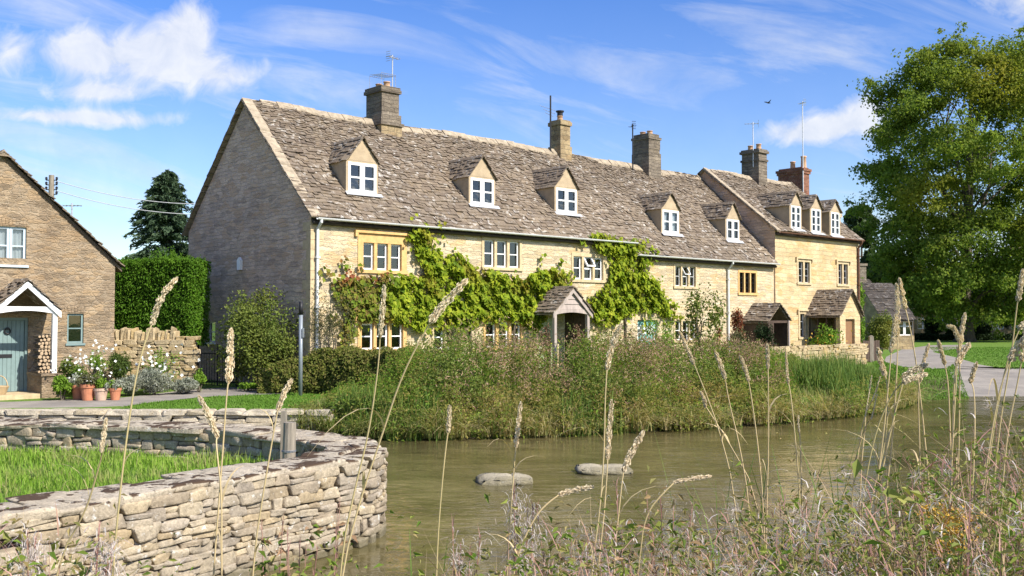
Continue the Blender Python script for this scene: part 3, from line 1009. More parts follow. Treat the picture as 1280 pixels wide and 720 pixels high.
def roof(root, x0, x1, ye, ze, yr, zr, off, mat='slate', lap0=0.1, lap1=0.0, back=True, ridge=True, yb=None):
    """front pitch of real slates over a solid deck, plain back pitch, ridge stones; returns the roof object"""
    b = MB()
    L = math.hypot(yr - ye, zr - ze)
    Vd = np.array([0, yr - ye, zr - ze]) / L
    slate_plane(b, (x0 - lap0, ye, ze), (1, 0, 0), Vd, x1 - x0 + lap0 + lap1, L, wav=sag)
    if back:
        yb = yb if yb is not None else 2 * yr - ye
        Lb = math.hypot(yb - yr, zr - ze)
        slate_plane(b, (x0 - lap0, yb, ze), (1, 0, 0), np.array([0, yr - yb, zr - ze]) / Lb, x1 - x0 + lap0 + lap1, Lb, w=0.5, e0=0.3, e1=0.25)
    r = b.build('roof', M[mat], root, off)
    b = MB()
    t = 0.11
    P = [(x0 + 0.02, ye + 0.06, ze - t), (x0 + 0.02, yr, zr - t), (x0 + 0.02, (yb or yr) - 0.06, ze - t), (x0 + 0.02, (yb or yr) - 0.12, ze - t - 0.05), (x0 + 0.02, yr, zr - t - 0.1), (x0 + 0.02, ye + 0.12, ze - t - 0.05)]
    P = [np.array(p) for p in P]
    for a, c in ((0, 1), (1, 2)):
        b.prism([P[a], P[c], P[5 - c] if True else 0, P[5 - a]], (x1 - x0 - 0.04, 0, 0))
    b.build('roof_deck', M['deck'], r)
    r.children[-1].location = tuple(-np.asarray(off, float))
    if ridge:
        b = MB()
        x = x0 - lap0
        while x < x1 + lap1 - 0.05:
            l = min(rng.uniform(0.4, 0.6), x1 + lap1 - x)
            dz = float(sag(np.array(x), np.array(L))) + rng.normal(0, 0.008)
            h = 0.20
            b.prism([(x + 0.008, yr - h, zr - h * 0.93 + dz + 0.07), (x + 0.008, yr, zr + 0.085 + dz), (x + 0.008, yr + h, zr - h * 0.93 + dz + 0.07),
                     (x + 0.008, yr + h, zr - h + dz), (x + 0.008, yr, zr - 0.02 + dz), (x + 0.008, yr - h, zr - h + dz)], (l - 0.016, 0, 0))
            x += l
        b.build('ridge_stones', M['ridge'], root, off)
    return r


def casement(mb, xa, xb, za, zb, y, t=0.05, d=0.05, bars=1, vbar=0):
    mb.box(xa, xa + t, y, y + d, za, zb)
    mb.box(xb - t, xb, y, y + d, za, zb)
    mb.box(xa + t, xb - t, y, y + d, za, za + t)
    mb.box(xa + t, xb - t, y, y + d, zb - t, zb)
    for q in range(bars):
        z = za + (zb - za) * (q + 1) / (bars + 1)
        mb.box(xa + t, xb - t, y + 0.008, y + d - 0.008, z - t * 0.3, z + t * 0.3)
    for q in range(vbar):
        x = xa + (xb - xa) * (q + 1) / (vbar + 1)
        mb.box(x - t * 0.3, x + t * 0.3, y + 0.01, y + d - 0.01, za + t, zb - t)


def stone_window(root, off, r, lights=3, y=0.0, smat='dress', cmat='white', jw=0.11, mw=0.10, hood=False, head=0.12, sill=0.10, bars=1, t=0.05, curtain=False, open_light=None, vbar=0):
    xa, xb, za, zb = r
    f, bk = y - 0.022, y + 0.2
    b = MB()
    b.box(xa, xa + jw, f, bk, za + sill, zb - head)
    b.box(xb - jw, xb, f, bk, za + sill, zb - head)
    b.box(xa, xb, f, bk, zb - head, zb)
    b.box(xa - 0.03, xb + 0.03, f - 0.035, bk, za, za + sill)
    ow = (xb - xa - 2 * jw - (lights - 1) * mw) / lights
    xs = [xa + jw + q * (ow + mw) for q in range(lights)]
    for q in range(lights - 1):
        b.box(xs[q] + ow, xs[q] + ow + mw, f + 0.012, bk, za + sill, zb - head)
    if hood:
        b.box(xa - 0.12, xb + 0.12, y - 0.09, y + 0.01, zb + 0.004, zb + 0.075)
        for q in (xa - 0.12, xb + 0.02):
            b.box(q, q + 0.10, y - 0.085, y + 0.01, zb - 0.11, zb + 0.003)
    w_ = b.build('window', M[smat], root, off)
    for q, x in enumerate(xs):
        b = MB()
        if open_light == q:
            zt = za + sill + (zb - head - za - sill) * 0.52
            casement(b, x, x + ow, za + sill, zt, y + 0.07, t, 0.05, 0)
            b2 = MB()
            H = zb - head - zt
            a = R(32)
            for (p0, p1) in (((x + t / 2, 0), (x + t / 2, 1)), ((x + ow - t / 2, 0), (x + ow - t / 2, 1)), ((x, 0.03), (x + ow, 0.03)), ((x, 0.97), (x + ow, 0.97))):
                g = lambda p: (p[0], y + 0.07 - math.sin(a) * H * p[1], zb - head - math.cos(a) * H * p[1])
                b.bar(g(p0), g(p1), t, t)
        else:
            casement(b, x, x + ow, za + sill, zb - head, y + 0.07, t, 0.05, bars, vbar)
        b.build('casement', M[cmat], w_)
    b = MB()
    for x in xs:
        b.poly([(x, y + 0.1, za + sill), (x + ow, y + 0.1, za + sill), (x + ow, y + 0.1, zb - head), (x, y + 0.1, zb - head)])
    b.build('pane', M['glass'], w_)
    if curtain:
        b = MB()
        for q, x in enumerate(xs):
            if curtain == 'half':
                pts = [(x - 0.02, za), (x + ow * 0.45, za), (x + ow * 0.38, za + (zb - za) * 0.5), (x + ow * 0.2, zb), (x - 0.02, zb)]
            else:
                pts = [(x - 0.02, za), (x + ow + 0.02, za), (x + ow + 0.02, zb), (x - 0.02, zb)]
            b.prism([(p[0], y + 0.22 + 0.01 * q, p[1]) for p in pts], (0, 0.01, 0))
        b.build('curtain', M['curtain'], w_)
    for ch in w_.children:
        ch.location = tuple(-np.asarray(off, float))
    return w_


def chimney(root, off, xc, yc, z0, segs, mat, pots=(), cap=True, low=None, extra=None):
    """segs: (width x, depth y, z top) stacked up from z0"""
    b = MB()
    z = z0
    lowb = MB() if low else None
    for q, (wx, wy, zt, *m) in enumerate(segs):
        (lowb if (low and q == 0) else b).box(xc - wx / 2, xc + wx / 2, yc - wy / 2, yc + wy / 2, z - (0.002 if q else 0), zt)
        z = zt
    ch = b.build('chimney', M[mat], root, off)
    if low:
        lowb.build('chimney_base', M[low], ch)
    for (dx, dy, r, h) in pots:
        b = MB()
        b.lathe([(r, z - 0.01), (r * 0.92, z + h * 0.15), (r * 0.82, z + h * 0.85), (r * 0.98, z + h * 0.88), (r * 0.98, z + h), (r * 0.7, z + h), (r * 0.66, z + h * 0.5)], (xc + dx, yc + dy, 0), 14)
        b.build('chimney_pot', M['cpot'], ch, smooth=True)
    return ch, z


def fix(ch, off):
    for c in ch.children:
        c.location = tuple(-np.asarray(off, float))


def aerial(ch, base, top, nbars=5, size=0.55, heading=0.3, mat='alu', r=0.022, grid=False):
    b = MB()
    base, top = np.array(base, float), np.array(top, float)
    b.tube([base, top], r, 6)
    c, s = math.cos(heading), math.sin(heading)
    hd, pd = np.array([c, s, 0]), np.array([-s, c, 0])
    if nbars:
        q = top - np.array([0, 0, 0.08])
        b.tube([q - hd * size * 0.6, q + hd * size * 0.9], r * 0.6, 5)
        for i in range(nbars):
            m = q + hd * size * (-0.5 + 1.35 * i / max(1, nbars - 1))
            ln = size * (0.42 - 0.04 * i)
            b.tube([m - pd * ln, m + pd * ln], r * 0.4, 4)
        m = q - hd * size * 0.6
        for dz in (-0.16, -0.08, 0, 0.08, 0.16):
            b.tube([m - pd * size * 0.3 + (0, 0, dz), m + pd * size * 0.3 + (0, 0, dz)], r * 0.35, 4)
    return b.build('aerial', M[mat], ch)


def dormer(root, off, F, win, apex, roofp, mat='slate', eave_px=None, wmat='white', curtain=False, over=0.05, bars=(1, 1), rendm='render', narrow=0.07):
    """win: pixel rect of the window; the front stands on the roof slope. roofp = (ye, ze, k)"""
    ye, ze, kk = roofp
    m = (win[0] + win[2]) / 2
    p = F.slope(m, win[3] + 1.5, ye, ze, kk)
    yf = p[1] + 0.02
    xa, xb, za, zb = F.rect(*win, yf)
    ax = F.y(apex[0], apex[1], yf)
    xc, zt = (xa + xb) / 2, ax[2]
    hw = (xb - xa) / 2 + narrow
    ze2 = zb + 0.06
    b = MB()
    # cheeks, front surround, gable
    yk = lambda z: ye + (z - ze) / kk + 0.25
    for s in (-1, 1):
        x = xc + s * hw
        b.prism([(x, yf, za - 0.12), (x, yf, ze2), (x, yk(ze2), ze2)], (-s * 0.06, 0, 0))
    b.box(xc - hw + 0.061, xc + hw - 0.061, yf + 0.002, yf + 0.07, za - 0.16, za)
    b.box(xc - hw + 0.061, xa, yf + 0.002, yf + 0.07, za, ze2)
    b.box(xb, xc + hw - 0.061, yf + 0.002, yf + 0.07, za, ze2)
    b.prism([(xc - hw, yf - 0.004, ze2), (xc + hw, yf - 0.004, ze2), (xc, yf - 0.004, zt - 0.05)], (0, 0.09, 0))
    if zb < ze2:
        b.box(xa, xb, yf + 0.002, yf + 0.07, zb, ze2 - 0.002)
    d = b.build('dormer', M[rendm], root, off)
    # roof of the dormer
    b = MB()
    ew = hw + over
    sl = (zt - ze2) / hw
    zed = zt - sl * ew
    L = math.hypot(ew, zt - zed)
    for s in (-1, 1):
        dep = yk(zt) - yf + 0.35
        O = np.array([xc + s * ew, yf - 0.05, zed])
        Vd = np.array([-s * ew, 0, zt - zed]) / L
        slate_plane(b, O, (0, 1, 0), Vd, dep, L, w=0.22, e0=0.15, e1=0.11, th=0.015)
    x = yf - 0.05
    for q in range(int((yk(zt) - yf) / 0.35) + 1):
        b.prism([(xc - 0.09, x, zt - 0.05), (xc, x, zt + 0.06), (xc + 0.09, x, zt - 0.05), (xc, x, zt - 0.0)], (0, 0.34, 0))
        x += 0.35
    b.build('dormer_roof', M[mat], d)
    b = MB()
    t = min(0.085, (xb - xa) * 0.1)
    xm = (xa + xb) / 2
    for q in ((xa, xm - 0.003), (xm + 0.003, xb)):
        casement(b, q[0], q[1], za, zb, yf - 0.015, t, 0.06, bars[0])
    b.box(xa - 0.06, xb + 0.06, yf - 0.07, yf + 0.02, za - 0.07, za - 0.004)
    b.build('window_frame', M[wmat], d)
    b = MB()
    b.poly([(xa, yf + 0.03, za), (xb, yf + 0.03, za), (xb, yf + 0.03, zb), (xa, yf + 0.03, zb)])
    b.build('pane', M['glass'], d)
    if curtain:
        b = MB()
        w_ = xb - xa
        for s, x in ((1, xa), (-1, xb)):
            b.prism([(x, yf + 0.12, za), (x + s * w_ * 0.30, yf + 0.12, za), (x + s * w_ * 0.34, yf + 0.12, za + (zb - za) * 0.35), (x + s * w_ * 0.46, yf + 0.12, zb), (x, yf + 0.12, zb)], (0, 0.01, 0))
        b.build('curtain', M['curtain'], d)
    b = MB()
    p0 = F.slope(m, win[3] + 1.5, ye, ze, kk)
    n = unit(np.array([0, -kk, 1.0]))
    q0 = np.array([xc, yf - 0.03, ze + kk * (yf - 0.03 - ye)]) + n * 0.06
    sv = unit(np.array([0, 1, kk]))
    P = [q0 + np.array([-hw - 0.08, 0, 0]), q0 + np.array([hw + 0.08, 0, 0]), q0 + np.array([hw + 0.08, 0, 0]) - sv * 0.16, q0 + np.array([-hw - 0.08, 0, 0]) - sv * 0.16]
    b.prism(P, n * 0.012)
    b.build('lead_flashing', M['leadgrey'], d)
    fix(d, off)
    return d


def gabled_porch(root, off, xc, z0, hw, ze, za, dep, mat='slate', style='open', postm='oak', over=0.16, wallm='house'):
    """gabled porch projecting from the front (towards -y)"""
    yf = -dep
    b = MB()
    sl = (za - ze) / (hw + over)
    L = math.hypot(hw + over, za - ze)
    for s in (-1, 1):
        slate_plane(b, (xc + s * (hw + over), yf - 0.12, ze), (0, 1, 0), np.array([-s * (hw + over), 0, za - ze]) / L, dep + 0.12, L, w=0.22, e0=0.15, e1=0.12, th=0.02)
        b.prism([(xc + s * (hw + over - 0.02), yf - 0.06, ze - 0.035), (xc, yf - 0.06, za - 0.035), (xc, yf - 0.06, za - 0.075), (xc + s * (hw + over - 0.02), yf - 0.06, ze - 0.075)], (0, dep + 0.06, 0))
    b.prism([(xc - 0.09, yf - 0.13, za - 0.06), (xc, yf - 0.13, za + 0.05), (xc + 0.09, yf - 0.13, za - 0.06), (xc, yf - 0.13, za - 0.01)], (0, dep + 0.12, 0))
    pr = b.build('porch', M[mat], root, off)
    zw = za - sl * hw - 0.09
    b = MB()
    t = 0.11
    if style in ('open', 'painted'):
        # barge boards, tie beam, posts
        for s in (-1, 1):
            b.bar((xc + s * (hw + over), yf - 0.09, ze - 0.05), (xc + s * 0.02, yf - 0.09, za - 0.06), 0.05, 0.13, up=(0, 1, 0)) if False else b.prism(
                [(xc + s * (hw + over), yf - 0.115, ze - 0.03), (xc, yf - 0.115, za - 0.03), (xc, yf - 0.115, za - 0.19), (xc + s * (hw + over), yf - 0.115, ze - 0.19)], (0, 0.045, 0))
        n = 9
        arch = [(xc - hw - 0.03 + (2 * hw + 0.06) * i / n, zw - 0.02 - 0.10 + 0.08 * math.sin(math.pi * i / n)) for i in range(n + 1)]
        b.prism([(x, yf - 0.06, z) for x, z in arch] + [(xc + hw + 0.03, yf - 0.06, zw + 0.06), (xc - hw - 0.03, yf - 0.06, zw + 0.06)], (0, 0.1, 0))
        b.build('gable_frame', M[postm], pr)
        if style == 'open':
            b = MB()
            z = zw + 0.063
            while z < za - 0.2:
                z2 = min(z + 0.17, za - 0.16)
                w0, w1 = (za - z - 0.1) / sl, (za - z2 - 0.1) / sl
                b.prism([(xc - w0, yf - 0.045, z), (xc + w0, yf - 0.045, z), (xc + w1, yf - 0.02, z2 - 0.006), (xc - w1, yf - 0.02, z2 - 0.006)], (0, 0.025, 0))
                z = z2
            b.build('gable_boards', M['oak'], pr)
        if style == 'open':
            b = MB()
            for q in range(9):
                y0_ = yf + 0.07 + (dep - 0.1) * q / 9
                b.box(xc + hw - 0.02, xc + hw + 0.015, y0_ + 0.004, y0_ + (dep - 0.1) / 9 - 0.004, z0 - 0.1, zw - 0.02)
            b.build('shade_boards', M['oakd'], pr)  # boards added on the sunny side to keep the porch interior dark
        for s in (-1, 1):
            b = MB()
            b.box(xc + s * hw - t * 0.5, xc + s * hw + t * 0.5, yf - 0.055, yf + 0.055, z0, zw - 0.1)
            b.box(xc + s * hw - t * 0.66, xc + s * hw + t * 0.66, yf - 0.075, yf + 0.075, z0 - 0.12, z0)
            b.build('post', M[postm], pr)
    elif style == 'dark':
        for s in (-1, 1):
            b.box(xc + s * hw - 0.03, xc + s * hw + 0.03, yf, -0.01, z0, zw)
        b.box(xc - hw - 0.03, xc + hw + 0.03, yf - 0.04, yf, zw - 0.1, zw)
        b.box(xc - hw - 0.02, xc - hw + 0.38, yf - 0.03, yf, z0, zw - 0.1)
        b.build('porch_boards', M['oakd'], pr)
        b = MB()
        b.box(xc + hw - 0.03, xc + hw + 0.05, yf - 0.09, yf - 0.042, z0, zw)
        b.build('post', M['oak'], pr)
    else:
        dw = 0.40
        zd = z0 + 1.92
        wall_front(b, xc - hw, xc + hw, z0, zw, [(xc - dw, xc + dw, z0 + 0.001, min(zd, zw - 0.05))], yf, 0.2)
        b.poly([(xc - hw, yf, zw), (xc + hw, yf, zw), (xc, yf, za - 0.1)])
        for s in (-1, 1):
            x = xc + s * hw
            if s < 0:
                # open side with a dark window
                b.poly([(x, yf, z0), (x, 0, z0), (x, 0, z0 + 0.8), (x, yf, z0 + 0.8)])
                b.poly([(x, yf, z0 + 0.8), (x, yf + 0.2, z0 + 0.8), (x, yf + 0.2, zw), (x, yf, zw)])
                b.poly([(x, -0.15, z0 + 0.8), (x, 0, z0 + 0.8), (x, 0, zw), (x, -0.15, zw)])
            else:
                b.poly([(x, yf, z0), (x, 0, z0), (x, 0, zw), (x, yf, zw)])
        b.build('porch_wall', M[wallm], pr)
        b = MB()
        b.box(xc - dw, xc + dw, yf + 0.12, yf + 0.16, z0, min(zd, zw - 0.05))
        b.build('door', M['doorwood'], pr)
        b = MB()
        x = xc - hw + 0.02
        for q in range(4):
            y = yf + 0.22 + q * (dep - 0.4) / 3
            b.box(x, x + 0.06, y, y + 0.06, z0 + 0.8, zw)
        b.box(x, x + 0.06, yf + 0.2, -0.15, z0 + 1.35, z0 + 1.4)
        b.build('side_frame', M['oakd'], pr)
    fix(pr, off)
    return pr


def gutter(root, off, x0, x1, y, z, mat='gutter'):
    b = MB()
    a = np.linspace(math.pi, 2 * math.pi, 9)
    prof = [(y + 0.062 * math.cos(t), z + 0.062 * math.sin(t)) for t in a] + [(y + 0.05 * math.cos(t), z + 0.05 * math.sin(t)) for t in a[::-1]]
    b.prism([(x0, p[0], p[1]) for p in prof], (x1 - x0, 0, 0))
    return b.build('gutter', M[mat], root, off)


def downpipe(root, off, x, y0, z0, y1, z1, zb, mat='gutter', r=0.045):
    b = MB()
    b.tube([(x, y0, z0), (x, y0, z0 - 0.1), (x, y1, z1), (x, y1, zb)], r, 8)
    for z in np.arange(zb + 0.6, z1, 1.4):
        b.box(x - r * 1.4, x + r * 1.4, y1 - r * 1.3, y1 + 0.08, z, z + 0.05)
    return b.build('downpipe', M[mat], root, off)


# ---- cottage with the bare grey gable
XA = RF.y(790, 303)[0]
XB = 23.3
XC = 30.65
ZE, ZR, YR = 4.93, 8.80, 3.95
YE = -0.22
KA = (ZR - (ZE - 0.12)) / (YR - YE)
offA = np.array([0, 0, 0.0])
houseA = empty('stone_cottage', tuple(RF.world(offA)), ANG, 'long stone cottage with bare grey gable end, white gutter and vines on its cream front', 'cottage')
W = {}
W['u1'] = RF.rect(447, 293, 508, 342)
W['u2'] = RF.rect(602, 296, 652, 338)
W['u3'] = RF.rect(714, 317, 756, 353)
W['g1'] = RF.rect(447, 399, 508, 441)
W['g2'] = RF.rect(539, 402, 574, 440)
W['g3'] = RF.rect(604, 398, 654, 438)
porch_x = RF.y(714, 400, -1.1)[0]
dr = [porch_x - 0.45, porch_x + 0.45, 0.05, 2.02]
b = MB()
wall_front(b, 0, XA, -0.3, ZE, [W['u1'], W['u2'], W['u3'], W['g1'], W['g2'], W['g3'], dr])
b.poly([(XA, 0, -0.3), (XA, WID, -0.3), (XA, WID, ZE), (XA, YR, ZR - 0.15), (XA, 0, ZE)])
b.poly([(0, WID, -0.3), (XA, WID, -0.3), (XA, WID, ZE), (0, WID, ZE)])
b.build('wall', M['front'], houseA, offA)
gw = [RF.x(259, 412, 0)[1], RF.x(269, 412, 0)[1]]
gw = [min(gw), max(gw), RF.x(264, 428, 0)[2], RF.x(264, 402, 0)[2]]
b = MB()
ys, zs = [0, gw[0], gw[1], WID], [-0.3, gw[2], gw[3], ZE]
for i in range(3):
    for j in range(3):
        if not (i == 1 and j == 1):
            b.poly([(0, ys[i], zs[j]), (0, ys[i], zs[j + 1]), (0, ys[i + 1], zs[j + 1]), (0, ys[i + 1], zs[j])])
b.poly([(0, 0, ZE), (0, YR, ZR - 0.10), (0, WID, ZE)])
for y in gw[:2]:
    b.poly([(0, y, gw[2]), (0.2, y, gw[2]), (0.2, y, gw[3]), (0, y, gw[3])])
b.poly([(0, gw[0], gw[2]), (0, gw[1], gw[2]), (0.2, gw[1], gw[2]), (0.2, gw[0], gw[2])])
b.poly([(0, gw[0], gw[3]), (0, gw[1], gw[3]), (0.2, gw[1], gw[3]), (0.2, gw[0], gw[3])])
b.build('gable_wall', M['gable'], houseA, offA)
b = MB()
t = 0.05
b.box(0.06, 0.11, gw[0], gw[0] + t, gw[2], gw[3]); b.box(0.06, 0.11, gw[1] - t, gw[1], gw[2], gw[3])
b.box(0.06, 0.11, gw[0] + t, gw[1] - t, gw[3] - t, gw[3]); b.box(0.06, 0.11, gw[0] + t, gw[1] - t, gw[2], gw[2] + t)
b.box(0.065, 0.105, gw[0] + t, gw[1] - t, (gw[2] + gw[3]) / 2 - .02, (gw[2] + gw[3]) / 2 + .02)
b.box(-0.06, 0.05, gw[0] - 0.05, gw[1] + 0.05, gw[2] - 0.06, gw[2])
sw = b.build('window', M['white'], houseA, offA)
b = MB()
b.poly([(0.09, gw[0], gw[2]), (0.09, gw[1], gw[2]), (0.09, gw[1], gw[3]), (0.09, gw[0], gw[3])])
b.build('pane', M['glass'], sw)
# quoins on the near corner
b = MB()
z, q = 0.0, 0
while z < ZE - 0.3:
    h = rng.uniform(0.24, 0.34)
    a, c = (0.42, 0.22) if q % 2 else (0.22, 0.42)
    b.box(-0.008, a, -0.010, c, z, z + h - 0.012)
    z += h
    q += 1
b.build('quoins', M['dress2'], houseA, offA)
# alarm box on the gable
p = RF.x(301, 329.5, 0)
b = MB()
b.prism([(-0.08, p[1] - 0.1, p[2] - 0.2), (-0.08, p[1] + 0.1, p[2] - 0.2), (-0.08, p[1] + 0.12, p[2] + 0.1), (-0.08, p[1], p[2] + 0.2), (-0.08, p[1] - 0.12, p[2] + 0.1)], (0.079, 0, 0))
b.build('alarm_box', M['white'], houseA, offA)
roof(houseA, 0, XA, YE, ZE - 0.12, YR, ZR, offA, lap1=0.02)
# verge stones along the near gable
b = MB()
for s in (1, -1):
    n = 17
    for q in range(n):
        f0, f1 = q / n, (q + 1) / n - 0.006
        g = lambda f: (YR + s * (-(YR - YE) * (1 - f)), ZE - 0.12 + (ZR - ZE + 0.12) * f)
        (ya, za_), (yb_, zb_) = g(f0), g(f1)
        dz = rng.normal(0, 0.012)
        b.prism([(-0.13, ya, za_ + 0.09 + dz), (0.2, ya, za_ + 0.09 + dz), (0.2, ya, za_ + 0.01), (-0.13, ya, za_ + 0.01)], (0, yb_ - ya, zb_ - za_))
b.build('verge_stones', M['ridge'], houseA, offA)
for key, hood, sm, kw in (('u1', True, 'dress', {}), ('u2', False, 'dress2', {}), ('u3', False, 'dress2', dict(open_light=1)), ('g1', True, 'dress', {}), ('g2', False, 'dress2', dict(lights=2)), ('g3', False, 'dress', dict(curtain='half'))):
    big = key in ('u1', 'g1')
    stone_window(houseA, offA, W[key], smat=sm, hood=hood, jw=0.19 if key == 'u1' else (0.13 if big else 0.10), head=0.27 if key == 'u1' else 0.12, mw=0.11, t=0.055, **{**dict(lights=3), **kw})
gutter(houseA, offA, 0.05, XA, YE - 0.05, ZE - 0.10)
downpipe(houseA, offA, 0.18, YE - 0.05, ZE - 0.12, -0.07, ZE - 0.4, 0.3)
roofA = (YE, ZE - 0.12, KA)
for win, apx in (((435, 204, 470, 241), (452.5, 172)), ((588, 223.5, 617, 256), (600.5, 195)), ((695, 236, 720.5, 266), (706.5, 208))):
    dormer(houseA, offA, RF, win, apx, roofA)
# front door and porch
b = MB()
b.box(dr[0], dr[1], 0.08, 0.13, dr[2], dr[3])
for q in range(6):
    x = dr[0] + (dr[1] - dr[0]) * (q + 0.5) / 6
    b.box(x - 0.055, x + 0.055, 0.068, 0.082, dr[2] + 0.05, dr[3] - 0.05)
dd = b.build('door', M['sage'], houseA, offA)
b = MB()
b.box(dr[1] - 0.14, dr[1] - 0.08, 0.03, 0.07, 1.0, 1.1)
b.build('handle', M['iron'], dd)
pf = lambda x, y: RF.y(x, y, -1.1)
gabled_porch(houseA, offA, porch_x, pf(714, 446)[2] * 0 + 0.12, (pf(735, 400)[0] - pf(694, 400)[0]) / 2, pf(714, 391)[2], pf(714, 359)[2], 1.1)
# chimneys
ya = YR - 0.45
px_ = lambda x, y, yp=None: RF.y(x, y, YR if yp is None else yp)
c1 = px_(478, 180)
zz = lambda y: px_(480, y)[2]
ch, zt = chimney(houseA, offA, c1[0], YR, zz(190) - 0.5, [(0.86, 1.1, zz(160)), (0.98, 1.22, zz(156.5)), (0.84, 1.06, zz(146)), (0.72, 0.94, zz(119)), (0.86, 1.06, zz(115)), (0.80, 1.0, zz(111.5))], 'chim', [(0, -0.25, 0.13, 0.2), (0, 0.22, 0.13, 0.2)], low='chimlow')
b = MB()
zq = zt + 0.42
for q in range(7):
    b.tube([(c1[0] - 0.3 + q * 0.1, YR - 0.35, zq), (c1[0] - 0.3 + q * 0.1, YR + 0.35, zq + 0.08)], 0.008, 4)
for s in (-0.35, 0.35):
    b.tube([(c1[0] - 0.3, YR + s, zt), (c1[0] - 0.3, YR + s, zq + 0.04), (c1[0] + 0.3, YR + s, zq + 0.04), (c1[0] + 0.3, YR + s, zt)], 0.012, 4)
b.build('chimney_guard', M['alu'], ch)
aerial(ch, (c1[0] + 0.2, YR - 0.3, zt - 0.5), (c1[0] + 0.2, YR - 0.3, px_(480, 70)[2]), 4, 0.35, 0.2)
fix(ch, offA)
c2 = px_(700, 190)
zz = lambda y: px_(700, y)[2]
ch, zt = chimney(houseA, offA, c2[0], YR, zz(197) - 0.5, [(0.66, 0.72, zz(184)), (0.56, 0.62, zz(158)), (0.66, 0.74, zz(153.5)), (0.58, 0.64, zz(151.5))], 'chimlow', [(0, 0, 0.13, 0.2)])
b = MB()
b.lathe([(0.12, zt + 0.2), (0.12, zt + 0.36), (0.17, zt + 0.37), (0.17, zt + 0.42), (0.02, zt + 0.43)], (c2[0], YR, 0), 12)
b.build('cowl', M['iron'], ch)
pb = RF.y(686, 183, YR)
aerial(ch, (pb[0], YR - 0.1, pb[2] - 0.4), (pb[0], YR - 0.1, RF.y(686, 120, YR)[2]), 0, 0.3, 0.5, 'iron', 0.035)
q = np.array([pb[0], YR - 0.1, RF.y(686, 137, YR)[2]])
b = MB()
for dz, ln in ((0, 0.8), (-0.12, 0.6), (-0.24, 0.5)):
    b.tube([q + (-ln, -0.2, dz), q + (ln * 0.9, 0.3, dz + 0.05)], 0.009, 4)
b.build('aerial', M['alu'], ch)
fix(ch, offA)
# ---- middle cottage with the lower eaves
offB = np.array([XA, 0, 0.0])
houseB = empty('stone_cottage', tuple(RF.world(offB)), ANG, 'low middle cottage of the row, between the vines and the taller yellow house', 'cottage')
ZEB = 4.47
ZRB = 8.68
W['b1'] = RF.rect(842, 330, 871, 361)
W['b2'] = RF.rect(922.5, 338, 946, 369)
W['b3'] = RF.rect(842, 398, 872, 428)
W['b4'] = RF.rect(927, 400, 947, 424)
gd = RF.rect(797, 400, 822, 440)
gd[2] = 0.02
b = MB()
wall_front(b, XA + 0.003, XB, -0.3, ZEB, [W['b1'], W['b2'], W['b3'], W['b4'], gd], y=0.004)
b.poly([(XA, WID, -0.3), (XB, WID, -0.3), (XB, WID, ZEB), (XA, WID, ZEB)])
b.build('wall', M['front'], houseB, offB)
roof(houseB, XA, XB, YE - 0.03, ZEB - 0.10, YR, ZRB, offB, lap0=0.0, lap1=0.0)
for key, lights, sm, cm_, kw in (('b1', 3, 'dress2', 'gutter', dict(open_light=1, t=0.035)), ('b2', 3, 'dress', 'iron', dict(t=0.03, bars=3)), ('b3', 3, 'dress2', 'white', dict(t=0.04)), ('b4', 2, 'dress', 'iron', dict(t=0.03))):
    stone_window(houseB, offB, W[key], lights=lights, y=0.004, smat=sm, cmat=cm_, jw=0.09, mw=0.09, head=0.1, **kw)
gutter(houseB, offB, XA + 0.01, XB - 0.02, YE - 0.08, ZEB - 0.08)
xd = RF.y(909, 380)[0]
downpipe(houseB, offB, xd, YE - 0.08, ZEB - 0.1, -0.065, ZEB - 0.45, 0.2)
KB = (ZRB - ZEB + 0.10) / (YR - YE + 0.03)
roofB = (YE - 0.03, ZEB - 0.10, KB)
dormer(houseB, offB, RF, (828, 263, 848, 291.5), (837.5, 241), roofB, curtain=True)
dormer(houseB, offB, RF, (908, 274.5, 923.5, 300), (914.5, 253), roofB, wmat='gutter')
c3 = px_(808, 205)
zz = lambda y: px_(808, y)[2]
ch, zt = chimney(houseB, offB, c3[0], YR, zz(215) - 0.5, [(0.84, 0.98, zz(193)), (0.76, 0.9, zz(188)), (0.78, 0.94, zz(176)), (0.88, 1.02, zz(173)), (0.72, 0.86, zz(169))], 'chim', [(0, -0.2, 0.14, 0.16), (0, 0.2, 0.14, 0.16)])
pb = RF.y(791, 205, YR - 0.3)
aerial(ch, (pb[0], YR - 0.3, pb[2] - 0.3), (pb[0], YR - 0.3, RF.y(791, 155, YR - 0.3)[2]), 2, 0.3, 1.0, 'iron', 0.03)
fix(ch, offB)

